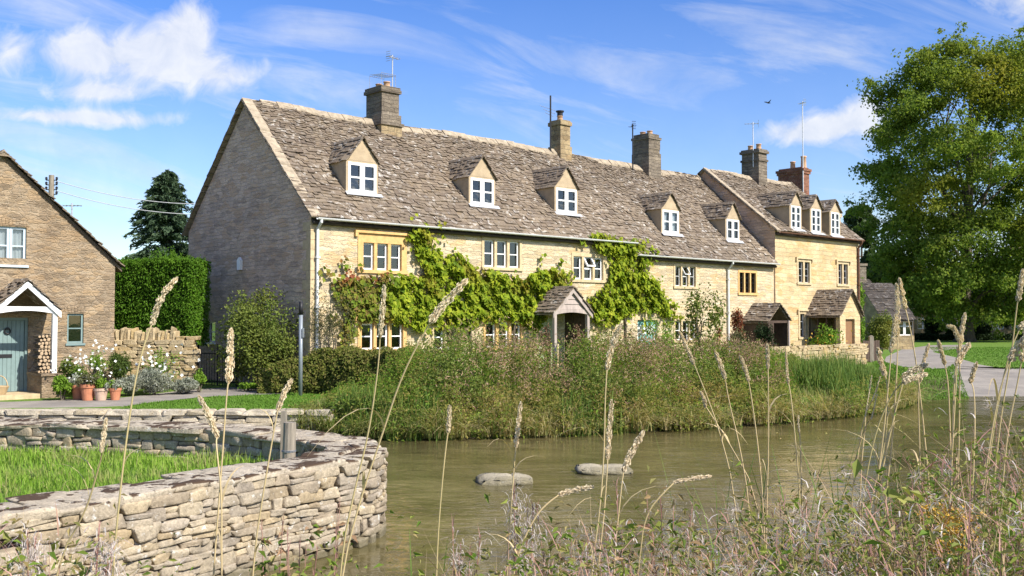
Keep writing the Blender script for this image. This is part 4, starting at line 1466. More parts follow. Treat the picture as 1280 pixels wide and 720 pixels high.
# aqua door under a shallow arch
b = MB()
b.box(gd[0], gd[1], 0.10, 0.14, gd[2], gd[3] - 0.02)
d_ = b.build('door', M['aqua'], houseB, offB)
b = MB()
for q in range(4):
    x = gd[0] + 0.1 + (gd[1] - gd[0] - 0.2) * q / 3
    b.box(x - 0.015, x + 0.015, 0.08, 0.098, gd[3] - 0.75, gd[3] - 0.12)
    if q < 3: b.box(x + 0.05, x + (gd[1] - gd[0] - 0.2) / 3 - 0.05, 0.09, 0.0985, gd[3] - 0.52, gd[3] - 0.2)
b.box(gd[0] + 0.05, gd[1] - 0.05, 0.075, 0.098, gd[3] - 0.79, gd[3] - 0.75)
b.build('glazing_bars', M['white'], d_)
fix(d_, offB)
n = 10
b = MB()
for q in range(n):
    a0, a1 = math.pi * q / n, math.pi * (q + 1) / n - 0.02
    cx_, rr = (gd[0] + gd[1]) / 2, (gd[1] - gd[0]) / 2
    f = lambda a, r_: (cx_ + r_ * math.cos(a), -0.012, gd[3] - 0.03 + 0.30 * r_ / rr * math.sin(a))
    b.prism([f(a0, rr), f(a0, rr + 0.2), f(a1, rr + 0.2), f(a1, rr)], (0, 0.03, 0))
b.build('arch_stones', M['dress2'], houseB, offB)

# ---- taller yellow house at the far end
offC = np.array([XB, 0, 0.0])
houseC = empty('stone_house', tuple(RF.world(offC)), ANG, 'taller yellow stone house at the far end of the row with three close dormers', 'house')
ZEC, ZRC = 5.92, 8.98
YFC = -0.06
W['c1'] = RF.rect(996, 324, 1013.5, 356, YFC)
W['c2'] = RF.rect(1046, 327, 1061, 358, YFC)
W['c3'] = RF.rect(998, 389, 1015, 424, YFC)
b = MB()
wall_front(b, XB, XC, -0.3, ZEC, [W['c1'], W['c2'], W['c3']], y=YFC)
YRC = 3.7
b.poly([(XC, YFC, -0.3), (XC, WID, -0.3), (XC, WID, ZEC), (XC, YRC, ZRC - 0.1), (XC, YFC, ZEC)])
b.poly([(XB, WID, -0.3), (XC, WID, -0.3), (XC, WID, ZEC), (XB, WID, ZEC)])
b.build('wall', M['house'], houseC, offC)
b = MB()
b.poly([(XB, YFC, -0.3), (XB, YFC, ZEC), (XB, YRC, ZRC - 0.1), (XB, WID, ZEC), (XB, WID, -0.3)])
b.build('gable_wall', M['gable'], houseC, offC)
roof(houseC, XB, XC, YFC - 0.2, ZEC - 0.12, YRC, ZRC, offC, lap0=0.12, lap1=0.1)
b = MB()
n = 12
for q in range(n):
    f0, f1 = q / n, (q + 1) / n - 0.006
    g = lambda f: (YFC - 0.2 + (YRC - YFC + 0.2) * f, ZEC - 0.12 + (ZRC - ZEC + 0.12) * f)
    (y0, z0_), (y1, z1_) = g(f0), g(f1)
    b.prism([(XB - 0.14, y0, z0_ + 0.10), (XB + 0.14, y0, z0_ + 0.10), (XB + 0.14, y0, z0_ + 0.01), (XB - 0.14, y0, z0_ + 0.01)], (0, y1 - y0, z1_ - z0_))
b.build('verge_stones', M['ridge'], houseC, offC)
for key in ('c1', 'c2', 'c3'):
    stone_window(houseC, offC, W[key], lights=2, y=YFC, smat='dress2', cmat='leadgrey', jw=0.12, mw=0.12, head=0.12, hood=True, bars=2, t=0.03)
gutter(houseC, offC, XB, XC, YFC - 0.26, ZEC - 0.12, 'rust')
downpipe(houseC, offC, XC - 0.18, YFC - 0.26, ZEC - 0.12, YFC - 0.07, ZEC - 0.5, 0.2, 'rust', 0.055)
KC = (ZRC - ZEC + 0.12) / (YRC - YFC + 0.2)
roofC = (YFC - 0.2, ZEC - 0.12, KC)
for win, apx in (((988.5, 257.5, 1000.5, 286), (991, 239)), ((1014, 261.5, 1025.5, 290.5), (1017.5, 244)), ((1038.5, 265.5, 1049, 294), (1041, 250))):
    dormer(houseC, offC, RF, win, apx, roofC, curtain=True, wmat='gutter', narrow=0.10, over=0.08, bars=(2, 1))
gabled = lambda x, y, d: RF.y(x, y, -d)
# boarded porch and stone porch
fy = lambda x, y: RF.y(x, y, -1.2)
xm = (fy(958, 400)[0] + fy(986, 400)[0]) / 2
gabled_porch(houseC, offC, max(xm, 0) , 0.05, 0.72, fy(975, 402)[2], fy(975, 380)[2] , 1.2, style='dark')
fy = lambda x, y: RF.y(x, y, -1.7)
xm = (fy(1049, 400)[0] + fy(1076, 400)[0]) / 2
gabled_porch(houseC, offC, xm, 0.05, (fy(1075, 400)[0] - fy(1050, 400)[0]) / 2, fy(1062, 395)[2], fy(1062, 362.5)[2], 1.7, style='stone')
# chimneys of the far house
cq = RF.y(943, 222, YRC)
zz = lambda y: RF.y(943, y, YRC)[2]
ch, zt = chimney(houseC, offC, max(cq[0], XB + 0.5), YRC, zz(222) - 1.0, [(0.72, 1.0, zz(203)), (0.80, 1.1, zz(200.5)), (0.70, 0.98, zz(193)), (0.86, 1.16, zz(190)), (0.76, 1.04, zz(188))], 'chim', [(0, -0.26, 0.14, 0.28), (0, 0.22, 0.14, 0.25)])
pb = RF.y(930, 215, YRC)
aerial(ch, (pb[0] + 0.5, YRC - 0.2, zt - 0.9), (pb[0] + 0.5, YRC - 0.2, RF.y(931, 152, YRC)[2]), 5, 0.45, 2.2, 'alu', 0.025)
fix(ch, offC)
cq = RF.y(992, 230, YRC + 0.8)
zz = lambda y: RF.y(992, y, YRC + 0.8)[2]
ch, zt = chimney(houseC, offC, cq[0], YRC + 0.8, zz(240) - 1.2, [(0.62, 1.5, zz(219)), (0.72, 1.62, zz(216)), (0.80, 1.7, zz(213)), (0.66, 1.4, zz(211))], 'brick', [(0.1, 0.1, 0.15, 0.4), (0.1, -0.55, 0.16, 0.62)])
pb = RF.y(1004, 235, YRC)
aerial(ch, (pb[0], YRC, pb[2] - 1.0), (pb[0], YRC, RF.y(1004, 127, YRC)[2]), 3, 0.3, 1.2, 'alu', 0.03)
fix(ch, offC)
# stub chimney at the far verge
cq = RF.y(1060, 285, 1.3)
zz = lambda y: RF.y(1060, y, 1.3)[2]
ch, zt = chimney(houseC, offC, XC - 0.5, 1.3, zz(300) - 1, [(0.8, 0.9, zz(275)), (0.92, 1.02, zz(271))], 'gable')

# ---- brown cottage with the teal door
LF = Frame(-12.8, 25.5)
xr = LF.y(143, 400)[0]
pk = LF.y(3, 192)
er = LF.y(140, 331)
xa_ = pk[0]
hwL = xr - xa_
offL = np.array([xa_, 0, 0.0])
houseL = empty('stone_cottage', tuple(LF.world(offL)), ANG, 'brown stone cottage with a teal plank door under a white gabled porch', 'cottage')
zeL, zrL = er[2] + 0.08, pk[2]
bw = LF.rect(-8, 283, 33, 331)
swn = LF.rect(84, 392, 104.5, 429)
ddr = LF.rect(-16, 397, 35, 492)
ddr[2] = 0.12
b = MB()
wall_front(b, xa_ - hwL, xr, -0.3, zeL, [swn, ddr])
# gable with the bedroom window cut out
xs = [xa_ - hwL, bw[0], bw[1], xr]
gz_ = lambda x: zrL - 0.08 - (zrL - zeL) * abs(x - xa_) / hwL
zlo = zeL
z2a, z2b = bw[2], bw[3]
b.poly([(xs[0], 0, zlo), (bw[0], 0, zlo), (bw[0], 0, gz_(bw[0]))])
b.poly([(bw[1], 0, zlo), (xr, 0, zlo), (bw[1], 0, gz_(bw[1]))])
b.poly([(bw[0], 0, z2b), (bw[1], 0, z2b), (bw[1], 0, gz_(bw[1])), (xa_, 0, gz_(xa_)), (bw[0], 0, gz_(bw[0]))])
if z2a > zlo:
    b.poly([(bw[0], 0, zlo), (bw[1], 0, zlo), (bw[1], 0, z2a), (bw[0], 0, z2a)])
for q in (bw[0], bw[1]):
    b.poly([(q, 0, z2a), (q, 0.22, z2a), (q, 0.22, z2b), (q, 0, z2b)])
b.poly([(bw[0], 0, z2a), (bw[1], 0, z2a), (bw[1], 0.22, z2a), (bw[0], 0.22, z2a)])
b.poly([(bw[0], 0, z2b), (bw[1], 0, z2b), (bw[1], 0.22, z2b), (bw[0], 0.22, z2b)])
b.poly([(xr, 0, -0.3), (xr, 8, -0.3), (xr, 8, zeL), (xr, 0, zeL)])
b.poly([(xa_ - hwL, 0, -0.3), (xa_ - hwL, 8, -0.3), (xa_ - hwL, 8, zeL), (xa_ - hwL, 0, zeL)])
b.poly([(xa_ - hwL, 8, -0.3), (xr, 8, -0.3), (xr, 8, zeL), (xa_, 8, zrL), (xa_ - hwL, 8, zeL)])
b.build('wall', M['brown'], houseL, offL)
b = MB()
Ls = math.hypot(hwL + 0.2, (zrL - zeL) * (hwL + 0.2) / hwL)
for s in (-1, 1):
    O = np.array([xa_ + s * (hwL + 0.2), -0.12, zrL - (zrL - zeL) * (hwL + 0.2) / hwL + 0.03])
    slate_plane(b, O, (0, 1, 0), np.array([-s * (hwL + 0.2), 0, zrL + 0.03 - O[2]]) / Ls, 8.2, Ls, w=0.3)
    b.prism([(xa_ + s * (hwL + 0.18), -0.03, O[2] - 0.02), (xa_, -0.03, zrL), (xa_, -0.03, zrL - 0.09), (xa_ + s * (hwL + 0.18), -0.03, O[2] - 0.11)], (0, 8.0, 0))
b.prism([(xa_ - 0.14, -0.15, zrL - 0.08), (xa_, -0.15, zrL + 0.1), (xa_ + 0.14, -0.15, zrL - 0.08)], (0, 8.2, 0))
b.build('roof', M['slate'], houseL, offL)
# bedroom window
b = MB()
xm = (bw[0] + bw[1]) / 2
for q in ((bw[0], xm - 0.005), (xm + 0.005, bw[1])):
    casement(b, q[0], q[1], bw[2], bw[3], 0.06, 0.06, 0.05, 1, 0)
b.box(bw[0] - 0.05, bw[1] + 0.05, -0.05, 0.058, bw[2] - 0.06, bw[2] - 0.003)
wl = b.build('window', M['tealw'], houseL, offL)
b = MB()
b.poly([(bw[0], 0.09, bw[2]), (bw[1], 0.09, bw[2]), (bw[1], 0.09, bw[3]), (bw[0], 0.09, bw[3])])
b.build('pane', M['glass'], wl)
b = MB()
n = 26
for (z0_, z1_) in ((bw[2], bw[2] + (bw[3] - bw[2]) * 0.5), (bw[2] + (bw[3] - bw[2]) * 0.45, bw[3])):
    pts = [(bw[0] + (bw[1] - bw[0]) * i / n, 0.17 + 0.015 * math.sin(i * 1.9)) for i in range(n + 1)]
    for (p0, p1) in zip(pts[:-1], pts[1:]):
        b.poly([(p0[0], p0[1], z0_), (p1[0], p1[1], z0_), (p1[0], p1[1], z1_), (p0[0], p0[1], z1_)])
b.build('curtain', M['curtain'], wl)
fix(wl, offL)
# small window
b = MB()
casement(b, swn[0], swn[1], swn[2], swn[3], 0.05, 0.05, 0.06, 1)
b.box(swn[0] - 0.04, swn[1] + 0.04, -0.035, 0.048, swn[2] - 0.06, swn[2] - 0.003)
wl = b.build('window', M['teal'], houseL, offL)
b = MB()
b.poly([(swn[0], 0.08, swn[2]), (swn[1], 0.08, swn[2]), (swn[1], 0.08, swn[3]), (swn[0], 0.08, swn[3])])
b.build('pane', M['glass'], wl)
fix(wl, offL)
# arch stones over both windows
b = MB()
for r_, hgt_ in ((swn, 0.2), (bw, 0.2)):
    n = 7 if r_ is swn else 11
    wd = r_[1] - r_[0] + 0.12
    for q in range(n):
        x0_ = r_[0] - 0.06 + wd * q / n
        f = (q + 0.5) / n - 0.5
        b.prism([(x0_ + 0.006, -0.012, r_[3] + 0.005 + 0.02), (x0_ + wd / n - 0.006, -0.012, r_[3] + 0.005 + 0.02), (x0_ + wd / n - 0.006 + f * 0.08, -0.012, r_[3] + hgt_), (x0_ + 0.006 + f * 0.08, -0.012, r_[3] + hgt_)], (0, 0.04, 0))
b.build('arch_stones', M['brown'], houseL, offL)
# plank door
b = MB()
b.box(ddr[0] + 0.07, ddr[1] - 0.07, 0.10, 0.14, ddr[2], ddr[3] - 0.07)
n = 8
for q in range(n):
    x0_ = ddr[0] + 0.075 + (ddr[1] - ddr[0] - 0.15) * q / n
    b.box(x0_ + 0.006, x0_ + (ddr[1] - ddr[0] - 0.15) / n - 0.006, 0.085, 0.102, ddr[2] + 0.01, ddr[3] - 0.08)
door = b.build('door', M['teal'], houseL, offL)
b = MB()
b.box(ddr[0], ddr[0] + 0.066, 0.05, 0.15, ddr[2], ddr[3])
b.box(ddr[1] - 0.066, ddr[1], 0.05, 0.15, ddr[2], ddr[3])
b.box(ddr[0] + 0.066, ddr[1] - 0.066, 0.05, 0.15, ddr[3] - 0.066, ddr[3])
b.build('door_frame', M['teal'], door)
kn = LF.y(9, 414, 0.08)
b = MB()
a = np.linspace(0, 2 * math.pi, 15)
b.tube([(kn[0] + 0.07 * math.cos(t), 0.06, kn[2] + 0.07 * math.sin(t)) for t in a], 0.02, 6)
b.tube([(kn[0], 0.09, kn[2] + 0.07), (kn[0], 0.03, kn[2] + 0.07)], 0.035, 8)
b.build('knocker', M['iron'], door)
sl_ = LF.y(6, 445, 0.08)
b = MB()
b.box(sl_[0] - 0.17, sl_[0] + 0.17, 0.07, 0.084, sl_[2] - 0.045, sl_[2] + 0.045)
b.build('letter_plate', M['iron'], door)
fix(door, offL)
b = MB()
b.box(ddr[0] - 0.15, ddr[1] + 0.9, -1.05, 0.08, -0.05, 0.118)
b.build('doorstep', M['dress2'], houseL, offL)
# porch
yp = -1.0
ap = LF.y(33, 352, yp)
pr_ = LF.y(67.5, 440, yp)
hw = pr_[0] - ap[0]
ezz = LF.y(76, 388, yp)
gabled_porch(houseL, offL, ap[0], 0.62, hw, ezz[2], ap[2] + 0.04, 1.0, style='painted', postm='white', over=0.13)
PIER = (pr_[0] - 0.32, pr_[0] + 0.13, yp - 0.12, -0.002, -0.1, 0.60)
b = MB()
b.box(*PIER[:5], 0.55)
b.box(PIER[0] - 0.03, PIER[1] + 0.04, PIER[2] - 0.04, PIER[3], 0.552, 0.62)
b.build('porch_pier', M['brown'], houseL, offL)
# logs on the pier
lg = 0
proto = None
lx0, lx1 = PIER[0] - 0.02, PIER[0] + 0.34
z, row = 0.62, 0
while z < 1.52:
    x = PIER[0] - 0.05 + (0.04 if row % 2 else 0)
    while x < PIER[1] - 0.14:
        r = rng.uniform(0.036, 0.056)
        P = LF.world(np.array([x + r, yp + 0.25, z + r]))
        o = empty('firewood_log', tuple(P), ANG, 'short split log in the firewood stack between teal door and porch post', 'log', 'firewood logs stacked in the porch')
        b = MB()
        n = 7
        an = np.linspace(0, 2 * math.pi, n, endpoint=False) + rng.uniform(0, 1)
        rr = r * rng.uniform(0.75, 1.08, n)
        b.prism([(rr[i] * math.cos(an[i]), -0.19 + rng.uniform(-0.03, 0.03) * 0, rr[i] * math.sin(an[i])) for i in range(n)], (0, 0.42, 0))
        b.build('bark', M['bark'], o)
        b = MB()
        b.prism([(rr[i] * 0.9 * math.cos(an[i]), -0.197, rr[i] * 0.9 * math.sin(an[i])) for i in range(n)], (0, 0.006, 0))
        b.build('cut_end', M['logend'], o)
        x += 2 * r * 0.97
        lg += 1
    z += 0.088
    row += 1
print('logs', lg)
# another chimney aerial behind the brown cottage and a service pole with wires
ub = at(62, 398, 46)
pole = empty('utility_pole', (ub[0], ub[1], 0), 0, 'wooden utility pole with wires, rising behind the brown cottage roof', 'utility pole')
top = at(62, 219, 46)
b = MB()
b.tube([(0, 0, 0), (0, 0, top[2])], [0.16, 0.12], 10)
b.build('shaft', M['post'], pole)
b = MB()
for q in range(4):
    z = top[2] - 0.15 - q * 0.22
    for s in (-1, 1):
        b.lathe([(0.02, z - 0.07), (0.06, z - 0.05), (0.05, z), (0.065, z + 0.03), (0.02, z + 0.07)], (s * 0.24, 0, 0), 8)
    b.box(-0.26, 0.26, -0.03, 0.03, z - 0.1, z - 0.065)
b.build('insulators', M['iron'], pole)
for q, (py0, px1, py1, D1) in enumerate([(238, 262, 268, 49), (226, 262, 255, 49)]):
    a0 = np.array([0.2, 0, at(62, py0, 46)[2]])
    e = at(px1, py1, D1) - np.array([ub[0], ub[1], 0])
    t = np.linspace(0, 1, 24)
    P = a0[None] * (1 - t[:, None]) + e[None] * t[:, None]
    P[:, 2] -= 0.6 * 4 * t * (1 - t) * 0.5
    b = MB()
    b.tube(P, 0.018, 5)
    b.build('wire', M['leadgrey'], pole)
ap_ = at(89, 330, 40)
fa = empty('television_aerial', (ap_[0], ap_[1], 3.0), 0, 'thin television aerial on a mast behind the brown cottage roof', 'aerial')
b = MB()
zt = at(89, 254, 40)[2] - 3.0
b.tube([(0, 0, -3), (0, 0, zt)], 0.03, 6)
for q in range(5):
    b.tube([(-0.3 + q * 0.15, -0.2, zt - 0.1), (-0.3 + q * 0.15, 0.2, zt - 0.1)], 0.012, 4)
b.tube([(-0.35, 0, zt - 0.1), (0.4, 0, zt - 0.1)], 0.018, 4)
b.build('mast', M['alu'], fa)
# ------------------------------------------------------------------ vegetation
def hv(x, y):
    return height(x, y)


def ball_leaves(mb, C, rad, n, size, flat=1.0, shell=0.55, out=0.6, aspect=0.62, tint=None, jitter=0.25):
    """n leaves in each blob: C (m,3), rad (m,3) radii"""
    C, rad = np.asarray(C, float), np.asarray(rad, float)
    m = len(C)
    d = rand_dir(m * n)
    r = rng.uniform(shell, 1.0, m * n) ** 0.7
    lump = 1 + jitter * np.sin(d[:, 0] * 5 + np.repeat(rng.uniform(0, 6, m), n)) * np.sin(d[:, 2] * 4 + np.repeat(rng.uniform(0, 6, m), n))
    P = np.repeat(C, n, 0) + d * np.repeat(rad, n, 0) * (r * lump)[:, None]
    N = unit(d * out + rand_dir(m * n) * 0.75 + np.array([0, 0, 0.25]))
    T = rand_dir(m * n) + np.array([0, 0, -0.5])
    leaves(mb, P, N, size * rng.uniform(0.6, 1.35, m * n), aspect, T=T, tint=None if tint is None else np.repeat(tint, n))


def limb(mb, a, c, r0, r1, wob=0.08, n=6):
    a, c = np.array(a, float), np.array(c, float)
    t = np.linspace(0, 1, n)[:, None]
    P = a * (1 - t) + c * t
    L = np.linalg.norm(c - a)
    P[1:-1] += rng.normal(0, wob * L / 3, (n - 2, 3))
    P[:, 2] += (np.sin(t[:, 0] * math.pi) * 0.08 * L)
    mb.tube(P, np.linspace(r0, r1, n), 8)


def clump_shrub(name, base, rad, n_blobs, n_leaf, size, mat, label, cat='shrub', group=None, stems=5, tintf=None, zmin=0.02, fill=0.7, aspect=0.62, jitter=0.3):
    """a bush: stems and leaf clumps inside an uneven ellipsoid standing on base"""
    root = empty(name, tuple(base), 0, label, cat, group)
    rx, ry, rz = rad
    d = rand_dir(n_blobs)
    rr = rng.uniform(0.25, 1.0, n_blobs) ** 0.6
    C = d * rr[:, None] * np.array([rx, ry, rz]) * fill + np.array([0, 0, rz])
    C[:, 2] = np.maximum(C[:, 2], 0.12 * rz)
    br = np.array([rx, ry, rz]) * rng.uniform(0.26, 0.44, (n_blobs, 1))
    b = MB()
    tt = None if tintf is None else tintf(C)
    ball_leaves(b, C, br, n_leaf, size, shell=0.2, aspect=aspect, tint=tt, jitter=jitter)
    b.V = [np.column_stack([v[:, :2], np.maximum(v[:, 2], zmin)]) for v in b.V]
    b.build('foliage', M[mat], root, tint=True)
    b = MB()
    for q in range(stems):
        e = C[rng.integers(n_blobs)]
        limb(b, (rng.uniform(-.12, .12) * rx, rng.uniform(-.12, .12) * ry, -0.05), e, 0.02 + 0.01 * rz, 0.008)
    b.build('stem', M['bark'], root)
    return root


# ---- the big lime tree by the road
tb = ong(1206, 427)
TREE = empty('lime_tree', (tb[0], tb[1], 0), 0, 'huge broad lime tree with yellowing patches on the green beside the road', 'tree')
sc_ = tb[1] / FPX
b = MB()
Ht = 27.0
trunk = [(0, 0, -0.2), (0.1, 0, 1.2), (0.05, 0.1, 3.5), (0.25, 0.1, 7), (0.5, 0, 12), (0.8, 0.2, 18), (0.8, 0, 23)]
b.tube(trunk, [0.95, 0.62, 0.55, 0.48, 0.36, 0.2, 0.05], 12)
for q in range(7):
    a = q * 0.9 + 0.2
    b.tube([(0.9 * math.cos(a), 0.9 * math.sin(a), -0.15), (0.5 * math.cos(a), 0.5 * math.sin(a), 0.35), (0.2 * math.cos(a), 0.2 * math.sin(a), 1.3)], [0.2, 0.25, 0.12], 6)
b.build('trunk', M['bark'], TREE, smooth=True)
# crown outline (half widths against height) read as a solid of revolution with lobes
prof_z = np.array([1.8, 3.0, 5.4, 8.2, 10.8, 14, 17.2, 20.0, 22.4, 24.1, 25.2, 25.9])
prof_l = np.array([4.5, 6.4, 8.2, 9.4, 10.2, 10.5, 10.3, 9.6, 8.4, 6.4, 4.0, 1.2])
C, tint = [], []
for q in range(560):
    z = rng.uniform(2.0, 25.2)
    R0 = np.interp(z, prof_z, prof_l)
    a = rng.uniform(0, 2 * math.pi)
    lob = 1 + 0.11 * math.sin(3 * a + z * 0.5) + 0.08 * math.sin(5 * a - z * 0.9)
    r = R0 * lob * math.sqrt(rng.uniform(0.22, 1.0)) * 0.92
    C.append((r * math.cos(a) * 0.98 + 1.3, r * math.sin(a) * 0.9, z))
C = np.array(C)
rad = np.stack([rng.uniform(0.85, 1.9, len(C))] * 3, 1) * np.array([1.1, 1.1, 0.72])
b = MB()
ty = np.zeros(len(C))
toy = [(-7.0, -4.0, 11.5), (-5.5, -5, 10.8), (2.5, -7, 10.8), (4.2, -6.5, 9.8), (-4.0, -5.5, 12.5), (0, -6.0, 21), (5, -6, 16), (-3, -7, 24), (7, -5, 7)]
for p in toy:
    ty = np.maximum(ty, 0.75 * np.exp(-np.sum((C - np.array(p)) ** 2, 1) / 4.0))
ty = np.clip(ty + 0.25 * smooth(12, 26, C[:, 2]) * rng.random(len(C)), 0, 1)
ball_leaves(b, C, rad, 260, 0.25, shell=0.15, out=0.75, aspect=0.75, tint=ty, jitter=0.35)
# stray sprays at the edge
d = rng.integers(len(C), size=420)
dirs = unit(C[d] - np.array([0.9, 0, 12]))
ball_leaves(b, C[d] + dirs * rng.uniform(0.5, 1.15, (420, 1)) * rad[d][:, :1], np.tile([[0.55, 0.55, 0.3]], (420, 1)), 26, 0.25, shell=0.1, aspect=0.75, tint=ty[d])
b.build('crown', M['lime'], TREE, tint=True)
b = MB()
for q in range(34):
    e = C[rng.integers(len(C))]
    z0 = min(max(2.6, e[2] * rng.uniform(0.35, 0.8)), 18)
    limb(b, (np.interp(z0, [0, 7, 18], [0, 0.25, 0.8]), 0, z0), e, 0.22 * (1 - z0 / 26), 0.03)
b.build('limbs', M['bark'], TREE)

# a second lime outside the picture that shades the far side of the green (shade tree)
t2 = copy_tree(TREE)
t2.location = (66, 88, 0)
t2.rotation_euler = (0, 0, 2.1)
t2['label'] = 'second broad lime tree standing past the edge of the lawn'
t3 = copy_tree(TREE)
t3.location = (80, 84, 0)
t3.rotation_euler = (0, 0, 4.0)
t3.scale = (0.9, 0.9, 0.9)
t3['label'] = 'smaller lime tree past the end of the lawn, out beyond the stalks'
# ---- trees beyond
def far_tree(px, pyb, pyt, D, wpx, label, mat='fartree', name='broadleaf_tree', n=26, size=0.5, cone=False, per=150, cat='tree', group='trees beyond the houses'):
    p = at(px, HOR, D)
    s = D / FPX
    zt = at(px, pyt, D)[2]
    hw = wpx * s / 2
    root = empty(name, (p[0], p[1], 0), 0, label, cat, group)
    b = MB()
    b.tube([(0, 0, -0.2), (0, 0, zt * 0.85)], [max(0.12, zt * 0.022), 0.04], 8)
    b.build('trunk', M['bark'], root)
    z = rng.uniform(0.25, 0.95, n) * zt
    a = rng.uniform(0, 2 * math.pi, n)
    f = np.interp(z / zt, [0.1, 0.35, 0.6, 0.85, 1], [0.7, 1, 0.95, 0.6, 0.1])
    r = hw * f * np.sqrt(rng.uniform(0, 1, n)) * 0.85
    C = np.stack([r * np.cos(a), r * np.sin(a), z], 1)
    rad = np.tile(np.array([[1, 1, 0.8]]) * hw * 0.34, (n, 1)) * rng.uniform(0.7, 1.3, (n, 1))
    C[:, 2] = np.minimum(C[:, 2], zt - rad[:, 2])
    b = MB()
    ball_leaves(b, C, rad, per, size, shell=0.2, aspect=0.8)
    b.build('crown', M[mat], root)
    return root


far_tree(1078, 420, 252, 118, 62, 'hazy blue green tree rising behind the tall yellow house and the dark roofs', n=34, size=0.55)
far_tree(1106, 420, 318, 96, 60, 'green tree between the far dark roof and the lime tree', 'shrub', n=30, size=0.5)
far_tree(1330, 420, 215, 125, 160, 'tall green tree behind the lime tree at the far stone house', n=50, size=0.6)
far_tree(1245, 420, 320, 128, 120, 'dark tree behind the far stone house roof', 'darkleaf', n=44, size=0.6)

# ---- conifer behind the hedge
pc = at(207, HOR, 56)
CON = empty('conifer_tree', (pc[0], pc[1], 0), 0, 'tall blue green conifer with layered drooping branches behind the clipped hedge', 'tree')
zt = at(210, 211, 56)[2]
b = MB()
b.tube([(0, 0, -0.2), (0.05, 0, zt * 0.6), (0.1, 0, zt)], [0.32, 0.16, 0.02], 8)
b.build('trunk', M['bark'], CON)
P_, N_, T_, S_ = [], [], [], []
for q in range(330):
    f = rng.uniform(0.0, 1.0) ** 0.75
    z0 = zt * (0.12 + 0.87 * f)
    ln = min(2.5, 0.4 + 4.0 * (1 - f) ** 0.85) * rng.uniform(0.65, 1.15)
    a = rng.uniform(0, 2 * math.pi)
    m = int(70 * (0.3 + ln / 2.4))
    t = rng.uniform(0.05, 1, m)
    r = ln * t
    zz_ = z0 + ln * (0.30 * t - 0.42 * t ** 2)
    wd = rng.normal(0, 0.16, m) * (1.15 - t) * ln * 0.8
    P_.append(np.stack([r * math.cos(a) - wd * math.sin(a), r * math.sin(a) + wd * math.cos(a), zz_ - np.abs(rng.normal(0, 0.13, m))], 1))
    N_.append(rand_dir(m) * 0.6 + np.array([0, 0, 0.8]))
    T_.append(np.tile([math.cos(a), math.sin(a), -0.55], (m, 1)) + rng.normal(0, 0.45, (m, 3)))
b = MB()
P_, N_, T_ = map(np.vstack, (P_, N_, T_))
leaves(b, P_, N_, rng.uniform(0.22, 0.46, len(P_)), 0.32, 0.1, T=T_)
b.build('crown', M['conifer'], CON)

# ---- clipped hedge between the cottages
hA, hB = at(132, 398, 31.4), at(236, 398, 30.3)
ztop, zbot = at(190, 327, 31)[2], at(190, 408, 31)[2]
HED = empty('clipped_hedge', tuple(((hA + hB) / 2)[:2]) + (0,), 0, 'tall square clipped green hedge above the drystone garden wall', 'hedge')
hx = unit((hB - hA) * [1, 1, 0])
hn = np.array([-hx[1], hx[0], 0])
L_ = np.linalg.norm((hB - hA)[:2])
n = 21000
u_ = rng.uniform(0, 1, (n, 3))
sel = rng.random(n)
pos = np.stack([u_[:, 0] * L_ - L_ / 2, u_[:, 1] * 1.0, zbot - 0.6 + u_[:, 2] * (ztop - zbot + 0.6)], 1)
pos[sel < 0.5, 1] = rng.uniform(-0.05, 0.14, (sel < 0.5).sum())
tp = (sel > 0.5) & (sel < 0.75)
pos[tp, 2] = ztop + rng.uniform(-0.16, 0.05, tp.sum())
rt = sel > 0.78
pos[rt, 0] = L_ / 2 - rng.uniform(-0.05, 0.14, rt.sum())
pos += 0.05 * np.stack([vnoise(pos[:, 2] * 2, pos[:, 1] * 2, 3), vnoise(pos[:, 0] * 2, pos[:, 2] * 2, 1), vnoise(pos[:, 0] * 2.4, pos[:, 1] * 3, 2)], 1)
nr = np.tile([0, -1.0, 0.1], (n, 1))
nr[tp] = [0, 0, 1]
nr[rt] = [1, 0, 0]
W3 = lambda p: np.outer(p[:, 0], hx) + np.outer(p[:, 1], hn) + np.outer(p[:, 2], [0, 0, 1])
b = MB()
leaves(b, W3(pos), W3(nr) + rand_dir(n) * 0.8, rng.uniform(0.05, 0.12, n), 0.5, T=rand_dir(n) + [0, 0, 0.7])
sp_n = 260
sp = np.stack([rng.uniform(-L_ / 2, L_ / 2, sp_n), rng.uniform(0, 0.9, sp_n), np.full(sp_n, ztop)], 1)
sp[: 60, 0] = rng.uniform(0.0, 0.9, 60)
hh = np.r_[rng.uniform(0.1, 0.5, 60), rng.uniform(0.03, 0.16, sp_n - 60)]
for q in range(10):
    pp = sp.copy()
    pp[:, 2] += hh * q / 10
    leaves(b, W3(pp + rng.normal(0, 0.03, pp.shape)), rand_dir(sp_n), rng.uniform(0.05, 0.1, sp_n), 0.4, T=rand_dir(sp_n) + [0, 0, 1.5])
b.build('foliage', M['hedge'], HED)
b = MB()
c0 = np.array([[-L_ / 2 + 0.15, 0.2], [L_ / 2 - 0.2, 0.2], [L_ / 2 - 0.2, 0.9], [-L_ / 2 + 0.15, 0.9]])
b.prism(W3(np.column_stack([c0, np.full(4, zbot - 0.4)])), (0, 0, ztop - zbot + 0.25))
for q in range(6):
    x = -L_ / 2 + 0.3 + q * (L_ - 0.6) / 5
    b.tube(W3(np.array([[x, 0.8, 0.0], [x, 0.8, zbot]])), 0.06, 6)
b.build('twigs', M['core'], HED)

